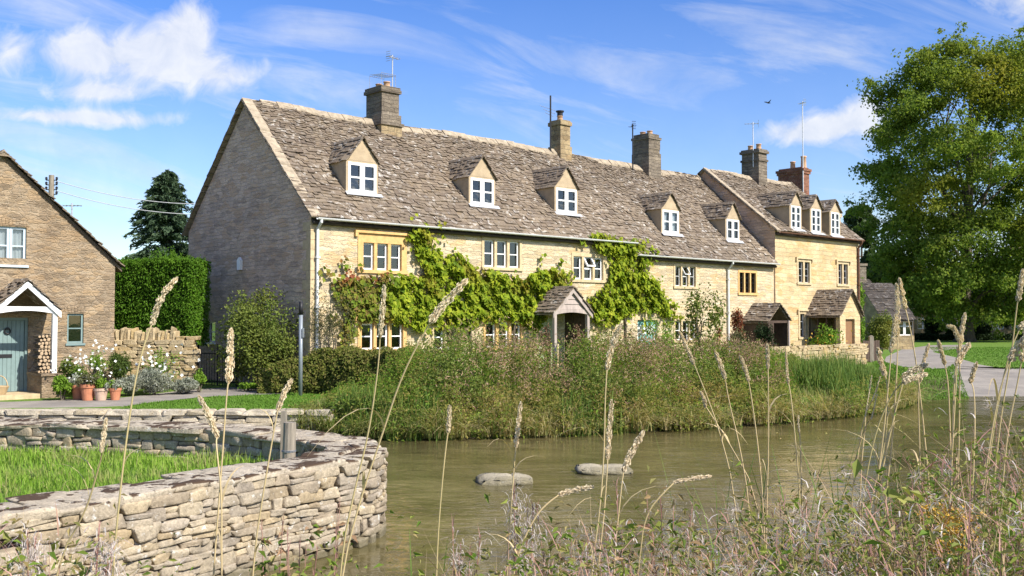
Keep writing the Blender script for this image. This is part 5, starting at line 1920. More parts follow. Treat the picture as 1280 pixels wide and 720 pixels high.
# ---- drystone garden wall with upright coping
ga, gb_ = at(139, 398, 28.6), at(243, 398, 28.6)
gp = np.array([ga[:2], gb_[:2]])
GL = path_len(gp)
zt1, zt2 = at(190, 425, 28.6)[2], at(230, 418, 28.6)[2]
gw_ = empty('drystone_wall', (*gp.mean(0), 0), 0, 'sandy drystone garden wall with upright coping stones below the clipped hedge', 'stone wall')
off = (*gp.mean(0), 0)
b = MB()
face_stones(b, gp, -1, 0.25, -0.05, zt1, 0, GL, 0.18, 0.5, 0.06, 0.13, 0.2, amp=0.08)
b.build('stone_courses', M['drywarm'], gw_, off)
b = MB()
s = 0.02
while s < GL * 0.80:
    l = rng.uniform(0.06, 0.12)
    p, T = path_eval(gp, s + l / 2)
    h = rng.uniform(0.24, 0.40)
    ti = rng.normal(0.12, 0.08)
    stone(b, (*p, zt1 + h / 2 - 0.03), (l / 2, 0.2, h / 2), np.array([[T[0], T[1], -ti], [-T[1], T[0], 0], [ti, 0, 1]]), p=7, amp=0.08)
    s += l
while s < GL:
    l = rng.uniform(0.25, 0.4)
    p, T = path_eval(gp, min(s + l / 2, GL))
    stone(b, (*p, zt1 + 0.05), (l / 2, 0.24, 0.06), np.array([[T[0], T[1], 0], [-T[1], T[0], 0], [0, 0, 1]]), p=8, amp=0.06)
    s += l
b.build('coping', M['drywarm'], gw_, off)
b = MB()
T = unit(gp[1] - gp[0])
N = np.array([-T[1], T[0]])
q = [gp[0] - N * 0.18, gp[1] - N * 0.18 - T * 0.04, gp[1] + N * 0.25 - T * 0.04, gp[0] + N * 0.25]
b.prism([(*p, -0.2) for p in q], (0, 0, zt1 + 0.2))
b.build('core', M['core'], gw_, off)
# iron railings beside the gable
ra, rb_ = at(246, 398, 30.2), at(322, 398, 28.8)
fr_ = empty('iron_railings', (*((ra + rb_) / 2)[:2], 0), 0, 'dark iron railings and gate below the grey gable end', 'railings')
b = MB()
L2 = np.linalg.norm((rb_ - ra)[:2])
tdir = unit((rb_ - ra) * [1, 1, 0])
ht = at(265, 436, 30)[2]
m0 = (ra + rb_) / 2 * [1, 1, 0]
for q in range(int(L2 / 0.115)):
    p = ra * [1, 1, 0] + tdir * q * 0.115 - m0
    b.tube([p, p + (0, 0, ht)], 0.009, 5)
b.build('bars', M['iron'], fr_)
b = MB()
for z in (0.12, ht - 0.14):
    p0 = ra * [1, 1, 0] - m0
    b.bar(p0 + (0, 0, z), p0 + tdir * L2 + (0, 0, z), 0.02, 0.035)
b.build('rails', M['iron'], fr_)
for q in (0, 0.36, 0.68, 1):
    b = MB()
    p = ra * [1, 1, 0] + tdir * q * L2 - m0
    b.tube([p, p + (0, 0, ht + 0.12)], 0.025, 8)
    b.lathe([(0.0, ht + 0.2), (0.04, ht + 0.16), (0.0, ht + 0.12)], p, 8)
    b.build('post', M['iron'], fr_)

# ---- shrubs and garden plants
def px_shrub(name, rect, D, depth, mat, label, blobs=16, n=120, size=0.1, cat='shrub', group=None, base=0.0, **kw):
    x0, y0, x1, y1 = rect
    p = at((x0 + x1) / 2, (y0 + y1) / 2, D)
    s = D / FPX
    ztop = at((x0 + x1) / 2, y0, D)[2]
    rx, rz = (x1 - x0) * s / 2, (ztop - base) / 2
    return clump_shrub(name, (p[0], p[1], base), (rx, depth, rz), blobs, n, size, mat, label, cat, group, **kw)


px_shrub('large_shrub', (266, 354, 378, 486), 28.2, 1.2, 'shrub', 'large mixed green shrub climbing against the grey gable end', 46, 260, 0.085, fill=0.8, tintf=lambda C: np.clip(rng.normal(0.12, 0.2, len(C)), 0, 0.7))
px_shrub('olive_climber', (384, 338, 444, 452), 28.0, 0.35, 'olive', 'wispy olive green climber beside the white downpipe at the house corner', 22, 110, 0.065, fill=0.85, aspect=0.3)
px_shrub('grey_shrub', (538, 398, 582, 446), 28.0, 0.35, 'olive', 'small grey green climbing shrub below the vine, on the pale two-light window', 12, 90, 0.07, aspect=0.35)
px_shrub('domed_shrub', (792, 376, 850, 446), 33.0, 0.8, 'limegreen', 'neat domed lime green shrub in front of the aqua door', 16, 160, 0.07, fill=0.62)
px_shrub('small_tree', (836, 357, 908, 448), 35.0, 0.8, 'shrub', 'loose small garden tree in front of the low middle cottage', 30, 62, 0.11, cat='tree', fill=0.95, stems=10, tintf=lambda C: np.clip(rng.normal(0.1, 0.15, len(C)), 0, 0.5))
px_shrub('red_shrub', (908, 374, 936, 420), 38.5, 0.45, 'redshrub', 'dark red leaved shrub against the wall beside the thin downpipe', 13, 90, 0.09, base=0.5)
px_shrub('red_shrub', (890, 400, 912, 432), 36.5, 0.4, 'redshrub', 'low reddish bush beside the loose small tree', 9, 80, 0.08)
px_shrub('garden_bush', (906, 402, 948, 446), 37.5, 0.6, 'olive', 'olive bush under the red shrub in front of the orange framed window', 14, 110, 0.08)
px_shrub('dark_bush', (940, 396, 972, 440), 40.0, 0.5, 'darkleaf', 'dark leafy bush beside the boarded porch', 13, 120, 0.09)
yb_ = px_shrub('flowering_bush', (1002, 402, 1058, 446), 42.0, 0.6, 'limegreen', 'bright green bush with yellow flowers before the stone porch', 18, 110, 0.09)
b = MB()
C = rng.normal(0, 1, (60, 3)) * [0.45, 0.25, 0.3] + [0, -0.35, 0.9]
leaves(b, C, rand_dir(60), 0.11, 0.9)
b.build('flowers', M['yellowfl'], yb_)
px_shrub('garden_bush', (978, 425, 1004, 446), 41.0, 0.4, 'shrub', 'low green bush at the foot of the tall yellow house', 9, 90, 0.08)
px_shrub('yellowing_shrub', (1076, 386, 1124, 440), 56, 1.4, 'shrub', 'yellow green shrub past the stone porch beside the road', 24, 150, 0.13, tintf=lambda C: np.clip(rng.normal(0.35, 0.2, len(C)), 0, 0.9))
px_shrub('creeping_shrub', (1066, 345, 1086, 440), 54, 0.7, 'limegreen', 'bright green climber on the far corner of the tall yellow house', 14, 110, 0.13)

px_shrub('porch_plant', (713, 396, 736, 446), 32.4, 0.3, 'porchplant', 'brown dried looking plant filling the shaded side of the cottage porch', 14, 110, 0.07)
px_shrub('porch_plant', (673, 392, 693, 448), 31.6, 0.3, 'porchplant', 'reddish brown shrub against the outer post of the cottage porch', 12, 90, 0.07)
# front hedge of the long cottage
ha = [at(325, 398, 26.6), at(400, 398, 26.4), at(470, 398, 25.4), at(520, 398, 24.6)]
hh_ = [at(330, 462, 26.6)[2], at(400, 438, 26.4)[2], at(470, 440, 25.4)[2], at(520, 440, 24.6)[2]]
FH = empty('garden_hedge', (*((ha[0] + ha[-1]) / 2)[:2], 0), 0, 'loose dark green garden hedge in front of the long cottage, behind the lane', 'hedge')
n = 26000
t = rng.random(n) * 3
i = np.minimum(t.astype(int), 2)
f = (t - i)[:, None]
HA = np.array(ha)
P = HA[i] * (1 - f) + HA[i + 1] * f
top = np.interp(t, [0, 1, 2, 3], hh_)
dep = rng.random(n) ** 1.5 * 2.0
zz_ = top * (1 - 0.55 * rng.random(n) ** 2.2 * 1.8)
front = rng.random(n) < 0.6
dep = np.where(front, rng.uniform(-0.15, 0.2, n), dep)
zz_ = np.where(front, rng.uniform(0.02, 1, n) * top, top - rng.uniform(0, 0.2, n))
bulge = 0.14 * vnoise(t * 5, zz_ * 3, 2)
P[:, 2] = zz_ + 0.12 * vnoise(t * 6, dep * 2, 5)
P[:, 1] += dep - bulge + 0.35 * (zz_ / top) ** 2
P[:, 0] += rng.normal(0, 0.04, n)
P[:, 2] = np.maximum(P[:, 2], 0.02)
b = MB()
leaves(b, P - np.array(FH.location), np.where(front[:, None], [0, -1, 0.4], [0, -0.2, 1]) + rand_dir(n) * 0.9, rng.uniform(0.05, 0.11, n), 0.6, T=rand_dir(n) + [0, 0, 0.6])
b.build('foliage', M['gardenhedge'], FH, tint=True)
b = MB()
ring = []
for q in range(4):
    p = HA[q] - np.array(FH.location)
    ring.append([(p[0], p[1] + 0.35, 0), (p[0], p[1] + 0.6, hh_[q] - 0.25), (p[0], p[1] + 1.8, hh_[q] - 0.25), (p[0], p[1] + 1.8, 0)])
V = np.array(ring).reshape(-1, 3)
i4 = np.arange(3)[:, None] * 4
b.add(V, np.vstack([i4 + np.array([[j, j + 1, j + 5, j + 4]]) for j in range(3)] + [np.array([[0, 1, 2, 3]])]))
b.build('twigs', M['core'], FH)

# ---- climbing vines on the front
def vine(name, polys, n, label, mat, thick=(0.05, 0.4), size=0.17, tintf=None, stems=(), holes=()):
    PL = [np.array([RF.y(x, y)[[0, 2]] for x, y in pl]) for pl in polys]
    c = PL[0].mean(0)
    root = empty(name, tuple(RF.world(np.array([c[0], -0.1, 0.0]))), ANG, label, 'climbing plant')
    Q = np.vstack([sample_poly(pl, int(n * k_)) for pl, k_ in zip(PL, [1 / len(PL)] * len(PL))])
    for h in holes:
        Q = Q[~((Q[:, 0] > h[0]) & (Q[:, 0] < h[1]) & (Q[:, 1] > h[2]) & (Q[:, 1] < h[3]))]
    sh = []
    for pl in PL:                      # trailing shoots beyond the main mass
        for _ in range(26):
            e = rng.integers(len(pl))
            f_ = rng.random()
            a_ = pl[e] * (1 - f_) + pl[(e + 1) % len(pl)] * f_
            dr_ = unit(a_ - pl.mean(0)) * 0.5 + rng.normal(0, 0.5, 2)
            tt_ = rng.uniform(0, 1, 22)[:, None]
            sh.append(a_ + dr_ * tt_ * rng.uniform(0.3, 1.0) + rng.normal(0, 0.05, (22, 2)))
    Q = np.vstack([Q] + sh)
    for h in holes:
        Q = Q[~((Q[:, 0] > h[0]) & (Q[:, 0] < h[1]) & (Q[:, 1] > h[2]) & (Q[:, 1] < h[3]))]
    Q = Q[Q[:, 1] < 5.0]
    Q = Q + rng.normal(0, 0.07, Q.shape)
    m = len(Q)
    lump = np.clip(0.5 + 0.32 * vnoise(Q[:, 0] * 2.4, Q[:, 1] * 2.4, 4) + 0.3 * vnoise(Q[:, 0] * 5.7, Q[:, 1] * 5.7, 9), 0, 1)
    keep = rng.random(m) < 0.22 + 0.78 * smooth(0.25, 0.6, lump)
    Q, lump = Q[keep], lump[keep]
    m = len(Q)
    th = thick[0] + (thick[1] - thick[0]) * lump * rng.uniform(0.2, 1, m)
    P = np.stack([Q[:, 0] - c[0], -th + 0.1, Q[:, 1]], 1)
    N = np.array([0.15, -1, 0.55]) + rand_dir(m) * 0.75
    tt = tintf(Q) if tintf else np.zeros(m)
    b = MB()
    leaves(b, P, N, size * rng.uniform(0.55, 1.3, m), 0.95, 0.12, T=rand_dir(m) * 0.8 + [0, -0.2, -1], tint=tt)
    b.build('foliage', M[mat], root, tint=True)
    b = MB()
    for st in stems:
        pts = np.array([RF.y(x, y)[[0, 2]] for x, y in st])
        b.tube([(p[0] - c[0], 0.04, p[1]) for p in pts], np.linspace(0.05, 0.015, len(pts)), 6)
    b.build('stem', M['bark'], root)
    return root


red = lambda Q: np.clip(0.9 * smooth(0.25, 0.6, vnoise(Q[:, 0] * 1.9, Q[:, 1] * 1.7, 7)) * rng.random(len(Q)), 0, 0.8)
vine('climbing_vine', [[(512, 290), (527, 287), (540, 308), (556, 330), (575, 327), (600, 340), (650, 352), (664, 345), (686, 337), (703, 346), (704, 356), (684, 361), (672, 378), (676, 398), (668, 418), (652, 404), (628, 400), (600, 401), (575, 414), (545, 408), (520, 412), (498, 402), (484, 396), (478, 376), (484, 356), (500, 346), (522, 352), (530, 340), (517, 318)]],
     11500, 'large bright green vine spreading over the long cottage front beside its porch', 'vine', (0.03, 0.45), 0.15, lambda Q: red(Q) * 0.45, [[(588, 440), (585, 400), (560, 370), (520, 340)], [(640, 440), (642, 400), (660, 360), (690, 345)]],
     [[a + 0.1 for a in W['u2'][:1]] + [W['u2'][1], W['u2'][2] + 0.05, W['u2'][3]], W['u1'], W['u3']])
vine('red_creeper', [[(436, 350), (455, 347), (478, 350), (480, 378), (476, 398), (482, 412), (474, 414), (466, 398), (448, 399), (440, 420), (428, 432), (424, 410), (436, 392), (418, 372), (414, 356), (428, 358)]],
     2000, 'creeper turning red between the two orange framed windows at the house corner', 'creeper', (0.05, 0.35), 0.15, lambda Q: np.clip(smooth(2.75, 3.2, Q[:, 1]) * 0.9 * (rng.random(len(Q)) > 0.3) * smooth(-0.3, 0.3, vnoise(Q[:, 0] * 3, Q[:, 1] * 2, 2)) + red(Q) * 0.3, 0, 0.9), [[(430, 440), (438, 400), (455, 360)]], [W['u1'], W['g1']])
vine('climbing_vine', [[(731, 297), (746, 293), (760, 299), (778, 303), (798, 303), (806, 312), (801, 330), (806, 346), (818, 360), (832, 374), (841, 398), (828, 396), (818, 386), (800, 388), (778, 392), (765, 405), (745, 408), (737, 398), (735, 376), (752, 364), (762, 346), (757, 318), (740, 310)]],
     6600, 'bright green vine between the cottage porch and the aqua door', 'vine', (0.03, 0.45), 0.155, lambda Q: red(Q) * 0.25, [[(782, 440), (780, 400), (776, 350), (765, 310)]], [W['u3']])

# ---- left cottage garden
def pot_plant(px, py, D, rpx, hpx, potmat, leafmat, label, lw=1.5, lh=1.3, flower=None):
    p = at(px, py, D)
    s = D / FPX
    r, h = rpx * s, hpx * s
    root = empty('potted_plant', (p[0], p[1], 0.01), 0, label, 'potted plant', 'potted plants by the brown cottage')
    b = MB()
    b.lathe([(0.0, 0), (r * 0.68, 0), (r * 0.9, h * 0.78), (r, h * 0.79), (r * 1.02, h), (r * 0.9, h), (r * 0.86, h * 0.85), (0, h * 0.85)], (0, 0, 0), 18)
    b.build('pot', M[potmat], root, smooth=False)
    b = MB()
    C = rng.normal(0, 0.45, (14, 3)) * [r * lw, r * lw, r * 0.5] + [0, 0, h + r * 0.45 * lh]
    ball_leaves(b, C, np.tile([[r * 0.5, r * 0.5, r * 0.45 * lh]], (14, 1)), 40, 0.06, shell=0.1)
    b.build('foliage', M[leafmat], root, tint=True)
    if flower:
        b = MB()
        C = rng.normal(0, 0.6, (22, 3)) * [r * lw, r * lw, r * 0.5] + [0, -r * 0.4, h + r * lh * 0.7]
        leaves(b, C, rand_dir(22), 0.055, 0.9)
        b.build('flowers', M[flower], root)
    return root


pot_plant(98, 499, 24.6, 9, 17, 'pot', 'lavender', 'dark terracotta pot with grey leaves, first pot from the porch pier')
pot_plant(110, 500, 24.3, 10, 20, 'pot', 'olive', 'broad terracotta pot of trailing grey green leaves beside a pale pot', flower='whitefl')
pot_plant(126, 500, 24.3, 9, 15, 'potpale', 'limegreen', 'pale clay pot of yellow green leaves between two terracotta pots')
pot_plant(144, 499, 24.4, 7.5, 15, 'pot', 'lavender', 'small bright terracotta pot with grey lavender, farthest from the porch')
px_shrub('leafy_bush', (62, 466, 94, 502), 24.4, 0.4, 'limegreen', 'bright green leafy bush at the foot of the porch pier', 14, 120, 0.07)
px_shrub('leafy_bush', (70, 440, 108, 492), 25.4, 0.45, 'shrub', 'green bush behind the pots under the small teal window', 16, 120, 0.08)
fw = px_shrub('flowering_plant', (92, 438, 136, 494), 25.2, 0.4, 'limegreen', 'airy plant with white flowers behind the terracotta pots', 20, 80, 0.07, fill=0.9, aspect=0.25, stems=10)
b = MB()
C = rng.normal(0, 1, (70, 3)) * [0.45, 0.25, 0.2] + [0, -0.2, 0.95]
leaves(b, C, rand_dir(70) + [0, -1, 0.5], 0.08, 0.95)
b.build('flowers', M['whitefl'], fw)
px_shrub('topiary_ball', (129, 430, 169, 472), 26.6, 0.45, 'boxball', 'clipped dark green topiary ball beside the garden wall', 30, 170, 0.045, fill=0.55, base=0.15, jitter=0.05)
fw = px_shrub('flowering_plant', (176, 434, 226, 480), 27.2, 0.4, 'limegreen', 'tall plant with white flowers against the sandy garden wall', 16, 60, 0.07, fill=0.9, aspect=0.4)
b = MB()
C = rng.normal(0, 1, (46, 3)) * [0.45, 0.2, 0.25] + [0, -0.3, 0.8]
leaves(b, C, rand_dir(46) + [0, -1, 0.5], 0.10, 0.95)
b.build('flowers', M['whitefl'], fw)
lavs = [((146, 468, 186, 500), 25.8, 'grey lavender clump just past the small terracotta pot'), ((166, 458, 218, 498), 26.0, 'widest grey lavender mound along the lane edge'), ((172, 457, 206, 480), 26.8, 'grey lavender bush close under the sandy garden wall'), ((210, 470, 252, 493), 26.4, 'end mound of grey lavender nearest the railings')]
for r_, D, lb in lavs:
    px_shrub('lavender_bush', r_, D, 0.5, 'lavender', lb, 26, 190, 0.085, 'bush', 'lavender bushes along the lane', aspect=0.16)
px_shrub('low_plant', (132, 478, 160, 500), 25.2, 0.3, 'limegreen', 'low bright green plant between the pots and the lavender', 9, 70, 0.06)
px_shrub('low_plant', (238, 462, 262, 490), 27.0, 0.35, 'limegreen', 'yellow green plant at the end of the garden wall', 10, 80, 0.07)
px_shrub('low_plant', (288, 477, 330, 490), 27.4, 0.35, 'limegreen', 'pale yellow green ground plant in front of the large shrub', 10, 70, 0.07)
px_shrub('low_plant', (335, 476, 376, 490), 27.0, 0.35, 'limegreen', 'yellow green ground plant beside the grey signpost', 10, 70, 0.07)
# cane basket by the door
p = at(-1, 497, 24.7)
cb = empty('cane_basket', (p[0], p[1], 0.12), 0, 'pale cane basket with a tall hoop handle beside the teal door', 'basket')
b = MB()
for q in range(7):
    a = np.linspace(0, 2 * math.pi, 19)
    r = 0.14 + 0.012 * q
    b.tube(np.stack([r * np.cos(a), r * np.sin(a), np.full(19, 0.015 + q * 0.03)], 1), 0.014, 5)
b.build('basket_weave', M['cane'], cb)
b = MB()
a = np.linspace(0, math.pi, 15)
b.tube(np.stack([0.2 * np.cos(a), 0 * a, 0.2 + 0.26 * np.sin(a)], 1), 0.014, 6)
b.build('handle', M['cane'], cb)

# ---- right hand garden wall, gate, far buildings
wa, wb_ = at(958, 398, 38.6), at(1076, 398, 43.8)
wp = np.array([wa[:2], wb_[:2]])
zt = at(1010, 434, 41)[2]
gwl = empty('drystone_wall', (*wp.mean(0), 0), 0, 'low pale drystone wall in front of the tall yellow house', 'stone wall')
b = MB()
face_stones(b, wp, -1, 0.2, -0.05, zt, 0, path_len(wp), 0.2, 0.5, 0.08, 0.16, 0.25, amp=0.07)
T = unit(wp[1] - wp[0])
N = np.array([-T[1], T[0]])
s = 0
while s < path_len(wp):
    l = rng.uniform(0.3, 0.6)
    pp, _ = path_eval(wp, min(s + l / 2, path_len(wp)))
    stone(b, (*pp, zt + 0.03), (l / 2, 0.24, 0.05), np.array([[*T, 0], [*N, 0], [0, 0, 1]]), p=8, amp=0.05)
    s += l
b.build('stone_courses', M['drywarm'], gwl, (*wp.mean(0), 0))
b = MB()
b.prism([(*(wp[0] - N * 0.12), -0.2), (*(wp[1] - N * 0.12), -0.2), (*(wp[1] + N * 0.2), -0.2), (*(wp[0] + N * 0.2), -0.2)], (0, 0, zt + 0.2))
b.build('core', M['core'], gwl, (*wp.mean(0), 0))
gt_a, gt_b = at(1078, 398, 45), at(1099, 398, 46)
gate = empty('garden_gate', (*((gt_a + gt_b) / 2)[:2], 0), 0, 'dark boarded garden gate with a grey post at the end of the low wall', 'gate')
td = unit((gt_b - gt_a) * [1, 1, 0])
L3 = np.linalg.norm((gt_b - gt_a)[:2])
zg = at(1090, 425, 45.5)[2]
b = MB()
nb = 8
for q in range(nb):
    x = -L3 / 2 + L3 * (q + 0.5) / nb
    if abs(x + 0.02) < 0.07: continue
    b.bar(td * x + (0, 0, 0.05), td * x + (0, 0, zg * rng.uniform(0.96, 1.0)), L3 / nb * 0.88, 0.025, up=(-td[1], td[0], 0))
b.build('boards', M['oakd'], gate)
b = MB()
b.box(-0.09, 0.09, -0.09, 0.09, -0.05, zg + 0.15)
b.prism([(-0.1, -0.1, zg + 0.15), (0.1, -0.1, zg + 0.15), (0, -0.1, zg + 0.22)], (0, 0.2, 0))
b.build('post', M['post'], gate)


def far_house(name, px0, px1, D, rz, zeave_px, zridge_px, depth, label, wall='far_stone', roofm='slate_shade', nwin=3, door=True, chim=True, cat='cottage'):
    """a simple cottage: long side towards the camera"""
    a, c = at(px0, HOR, D), at(px1, HOR, D)
    m = (px0 + px1) / 2
    Lh = (c - a)[0] / math.cos(rz)
    ze, zr = at(m, zeave_px, D)[2], at(m, zridge_px, D)[2]
    root = empty(name, (a[0], a[1], 0), rz, label, cat, 'cottages beyond the road')
    holes = []
    for q in range(nwin):
        x = Lh * (q + 0.5) / nwin
        holes.append([x - 0.6, x + 0.6, 0.9, 2.1])
        if ze > 4.2: holes.append([x - 0.55, x + 0.55, 3.0, 4.0])
    b = MB()
    wall_front(b, 0, Lh, -0.3, ze, holes)
    yr = depth / 2
    for x in (0, Lh):
        b.poly([(x, 0, -0.3), (x, depth, -0.3), (x, depth, ze), (x, yr, zr - 0.1), (x, 0, ze)])
    b.poly([(0, depth, -0.3), (Lh, depth, -0.3), (Lh, depth, ze), (0, depth, ze)])
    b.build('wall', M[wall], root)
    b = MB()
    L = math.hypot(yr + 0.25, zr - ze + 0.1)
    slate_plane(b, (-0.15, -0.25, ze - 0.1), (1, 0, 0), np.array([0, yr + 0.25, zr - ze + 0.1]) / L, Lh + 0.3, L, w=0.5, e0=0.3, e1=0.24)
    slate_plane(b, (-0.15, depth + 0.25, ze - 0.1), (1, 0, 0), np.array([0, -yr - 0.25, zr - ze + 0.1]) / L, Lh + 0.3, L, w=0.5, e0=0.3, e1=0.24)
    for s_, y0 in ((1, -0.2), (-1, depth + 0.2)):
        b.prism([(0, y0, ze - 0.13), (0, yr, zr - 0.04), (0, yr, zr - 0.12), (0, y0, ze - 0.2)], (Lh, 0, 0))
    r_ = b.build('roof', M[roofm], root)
    for h in holes:
        b = MB()
        xm_ = (h[0] + h[1]) / 2
        casement(b, h[0], xm_ - 0.01, h[2], h[3], 0.1, 0.07, 0.05, 1)
        casement(b, xm_ + 0.01, h[1], h[2], h[3], 0.1, 0.07, 0.05, 1)
        w_ = b.build('window', M['white'], root)
        b = MB()
        b.poly([(h[0], 0.14, h[2]), (h[1], 0.14, h[2]), (h[1], 0.14, h[3]), (h[0], 0.14, h[3])])
        b.build('pane', M['glass'], w_)
    if chim:
        chimney(root, (0, 0, 0), Lh * 0.8, yr, zr - 0.6, [(0.9, 0.9, zr + 1.0), (1.05, 1.05, zr + 1.2)], 'chim', [(0, 0, 0.16, 0.35)])
    return root


far_house('far_cottage', 1062, 1135, 72, 0.35, 402, 346, 7, 'low cottage with a slate roof toned dark for shade behind the yellow green shrub', nwin=3)
far_house('far_cottage', 1104, 1142, 64, 0.1, 398, 352, 6, 'outbuilding with a shade toned roof beside the lime tree shade', nwin=2, chim=False)
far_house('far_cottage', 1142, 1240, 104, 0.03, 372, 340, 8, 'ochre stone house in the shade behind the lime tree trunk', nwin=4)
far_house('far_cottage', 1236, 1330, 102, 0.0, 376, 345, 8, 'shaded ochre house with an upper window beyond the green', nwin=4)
# dark topiary and hedges in front of them
for (r_, D, lb) in [((1150, 392, 1182, 432), 96, 'dark square yew bush in front of the ochre house'), ((1182, 402, 1200, 430), 95, 'dark rounded yew beside the lime tree trunk'), ((1216, 400, 1240, 432), 95, 'dark yew hedge just past the lime tree trunk'),
                    ((1246, 386, 1272, 408), 97, 'dark cloud shaped topiary in front of the upper window')]:
    base = 0.0 if r_[3] > 420 else 1.0
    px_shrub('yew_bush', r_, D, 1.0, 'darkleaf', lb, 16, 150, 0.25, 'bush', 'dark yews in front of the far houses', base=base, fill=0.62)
b = MB()
n = 9000
xs_ = rng.uniform(at(1110, 398, 90)[0], at(1400, 398, 90)[0], n)
P = np.stack([xs_, 90 + rng.uniform(-0.4, 0.4, n), rng.uniform(0, 0.55, n) + 0.08 * vnoise(xs_, xs_ * 0.3, 1)], 1)
leaves(b, P, rand_dir(n) + [0, -0.6, 0.6], 0.22, 0.7)
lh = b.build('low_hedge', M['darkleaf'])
tag(lh, 'long low dark hedge running across behind the green', 'hedge')
# clumps that close the horizon far behind
for q, (x, D, wd, tp_) in enumerate([(1020, 150, 120, 372), (1120, 160, 120, 365), (1390, 140, 160, 330), (170, 140, 120, 372), (268, 130, 80, 378), (-40, 130, 140, 370), (690, 170, 140, 350), (860, 170, 160, 350)]):
    names = ['hazy tree seen past the tall yellow house', 'hazy tree far beyond the shade toned slate roofs', 'far tree beyond the green at the edge', 'far tree behind the conifer', 'far tree seen in the gap by the grey gable', 'far tree behind the brown cottage', 'far tree hidden behind the long cottage', 'far tree hidden behind the middle cottage']
    if q in (6, 7, 5, 3, 2): continue
    far_tree(x, 420, tp_, D, wd, names[q], n=24, size=0.7, per=110)

# ---- signpost, posts, bird
p = ong(375.5, 495)
zt = at(375.5, 377, p[1])[2]
sgp = empty('sign_post', (p[0], p[1], 0), 0, 'slim grey metal post with a dark top on the grass verge', 'post')
b = MB()
b.tube([(0, 0, -0.1), (0, 0, zt * 0.86)], 0.052, 12)
b.build('shaft', M['steel'], sgp, smooth=True)
b = MB()
b.tube([(0, 0, zt * 0.86), (0, 0, zt)], 0.056, 12)
b.build('dark_sleeve', M['iron'], sgp, smooth=True)
b = MB()
b.box(0.05, 0.075, -0.07, 0.07, zt * 0.62, zt * 0.72)
b.build('bracket', M['steel'], sgp)
pw = at(361, 572, 12.05)
wp_ = empty('wooden_post', (pw[0], pw[1], 0.05), 0, 'short thick round wooden post inside the curved wall', 'post')
b = MB()
zz1 = at(361, 528, 12.05)[2] - 0.05
P = np.array([(0, 0, -0.3), (0.0, 0, 0.2), (0.01, 0, zz1)])
b.tube(P, [0.082, 0.08, 0.076], 12)
b.build('shaft', M['post'], wp_)
b = MB()
a = np.linspace(0, 2 * math.pi, 17)
for z in (zz1 * 0.5, zz1 * 0.52):
    b.tube(np.stack([0.085 * np.cos(a), 0.085 * np.sin(a), np.full(17, z)], 1), 0.004, 4)
b.build('wire', M['steel'], wp_)
pw = at(354.5, 572, 12.3)
wp_ = empty('wooden_post', (pw[0], pw[1], 0.05), 0, 'thin square weathered stake behind the thick round post', 'post')
b = MB()
b.box(-0.034, 0.034, -0.03, 0.03, -0.3, at(355, 514, 12.3)[2] - 0.05)
b.build('shaft', M['post'], wp_)
bp = at(960.5, 128.5, 60)
bird = empty('bird', tuple(bp), 0.4, 'small dark bird in flight against the blue sky', 'bird')
b = MB()
t = np.linspace(0, 1, 9)
b.tube(np.stack([t * 0.3 - 0.15, 0 * t, 0 * t], 1), 0.045 * np.sin(np.pi * np.clip(t, 0.04, 0.97)) ** 0.7 + 0.004, 8)
for s in (-1, 1):
    b.prism([(0.06, s * 0.03, 0.02), (0.02, s * 0.2, 0.1), (-0.06, s * 0.34, 0.13), (-0.05, s * 0.18, 0.07), (-0.05, s * 0.03, 0.02)], (0, 0, 0.012))
b.prism([(-0.12, 0.02, 0), (-0.26, 0.06, 0), (-0.26, -0.06, 0), (-0.12, -0.02, 0)], (0, 0, 0.01))
b.build('body', M['iron'], bird)

# ---- rocks in the river
for (x0, x1, y0, y1, lb) in [(598, 643, 591, 607, 'pale flat rock in the river, rounder one of the pair near the curved wall'), (640, 664, 592, 606, 'small darker rock in the river touching the rounder pale rock'),
                             (723, 757, 581, 595, 'broad flat pale rock in the river, nearer the far bank'), (752, 791, 583, 595, 'low long pale rock at the end of the broad flat rock')]:
    pc_ = onz((x0 + x1) / 2, y1 - 2, -0.5)
    s = pc_[1] / FPX
    rk = MB()
    h = (y1 - y0) * s * 0.42
    for _ in range(1):
        stone(rk, (0, 0, 0.0), ((x1 - x0) * s / 2 * 1.12, 0.28, h), np.array([[1, rng.uniform(-0.25, 0.25), rng.uniform(-0.10, 0.10)], [-0.1, 1, 0.1], [0, rng.uniform(-0.3, 0.3), 1]]), p=2.5, amp=0.24, hi=True)
    o = rk.build('river_rock', M['rock'], smooth=True)
    o.location = (pc_[0], pc_[1] + rng.uniform(0.0, 0.25), -0.47)
    tag(o, lb, 'rock', 'rocks in the river')
# ------------------------------------------------------------------ far bank plants (a mass nobody could count)
FB = np.array([(-4.6, 21.5), (-3.95, 21.45), (-3.2, 20.7), (-2.2, 20.5), (0, 20.95), (1.05, 21.2), (2.75, 21.9), (4.8, 22.9), (7.0, 24.2), (9.3, 26.0), (10.9, 28.0), (12.0, 30.0)])
TOPS = np.array([(400, 500), (414, 494), (430, 476), (470, 449), (500, 428), (560, 410), (600, 402), (640, 409), (675, 412), (695, 418), (712, 416), (728, 408), (760, 401), (790, 410), (822, 421), (850, 412), (900, 418), (950, 428), (1000, 444), (1060, 453), (1100, 458), (1130, 472), (1165, 492)])


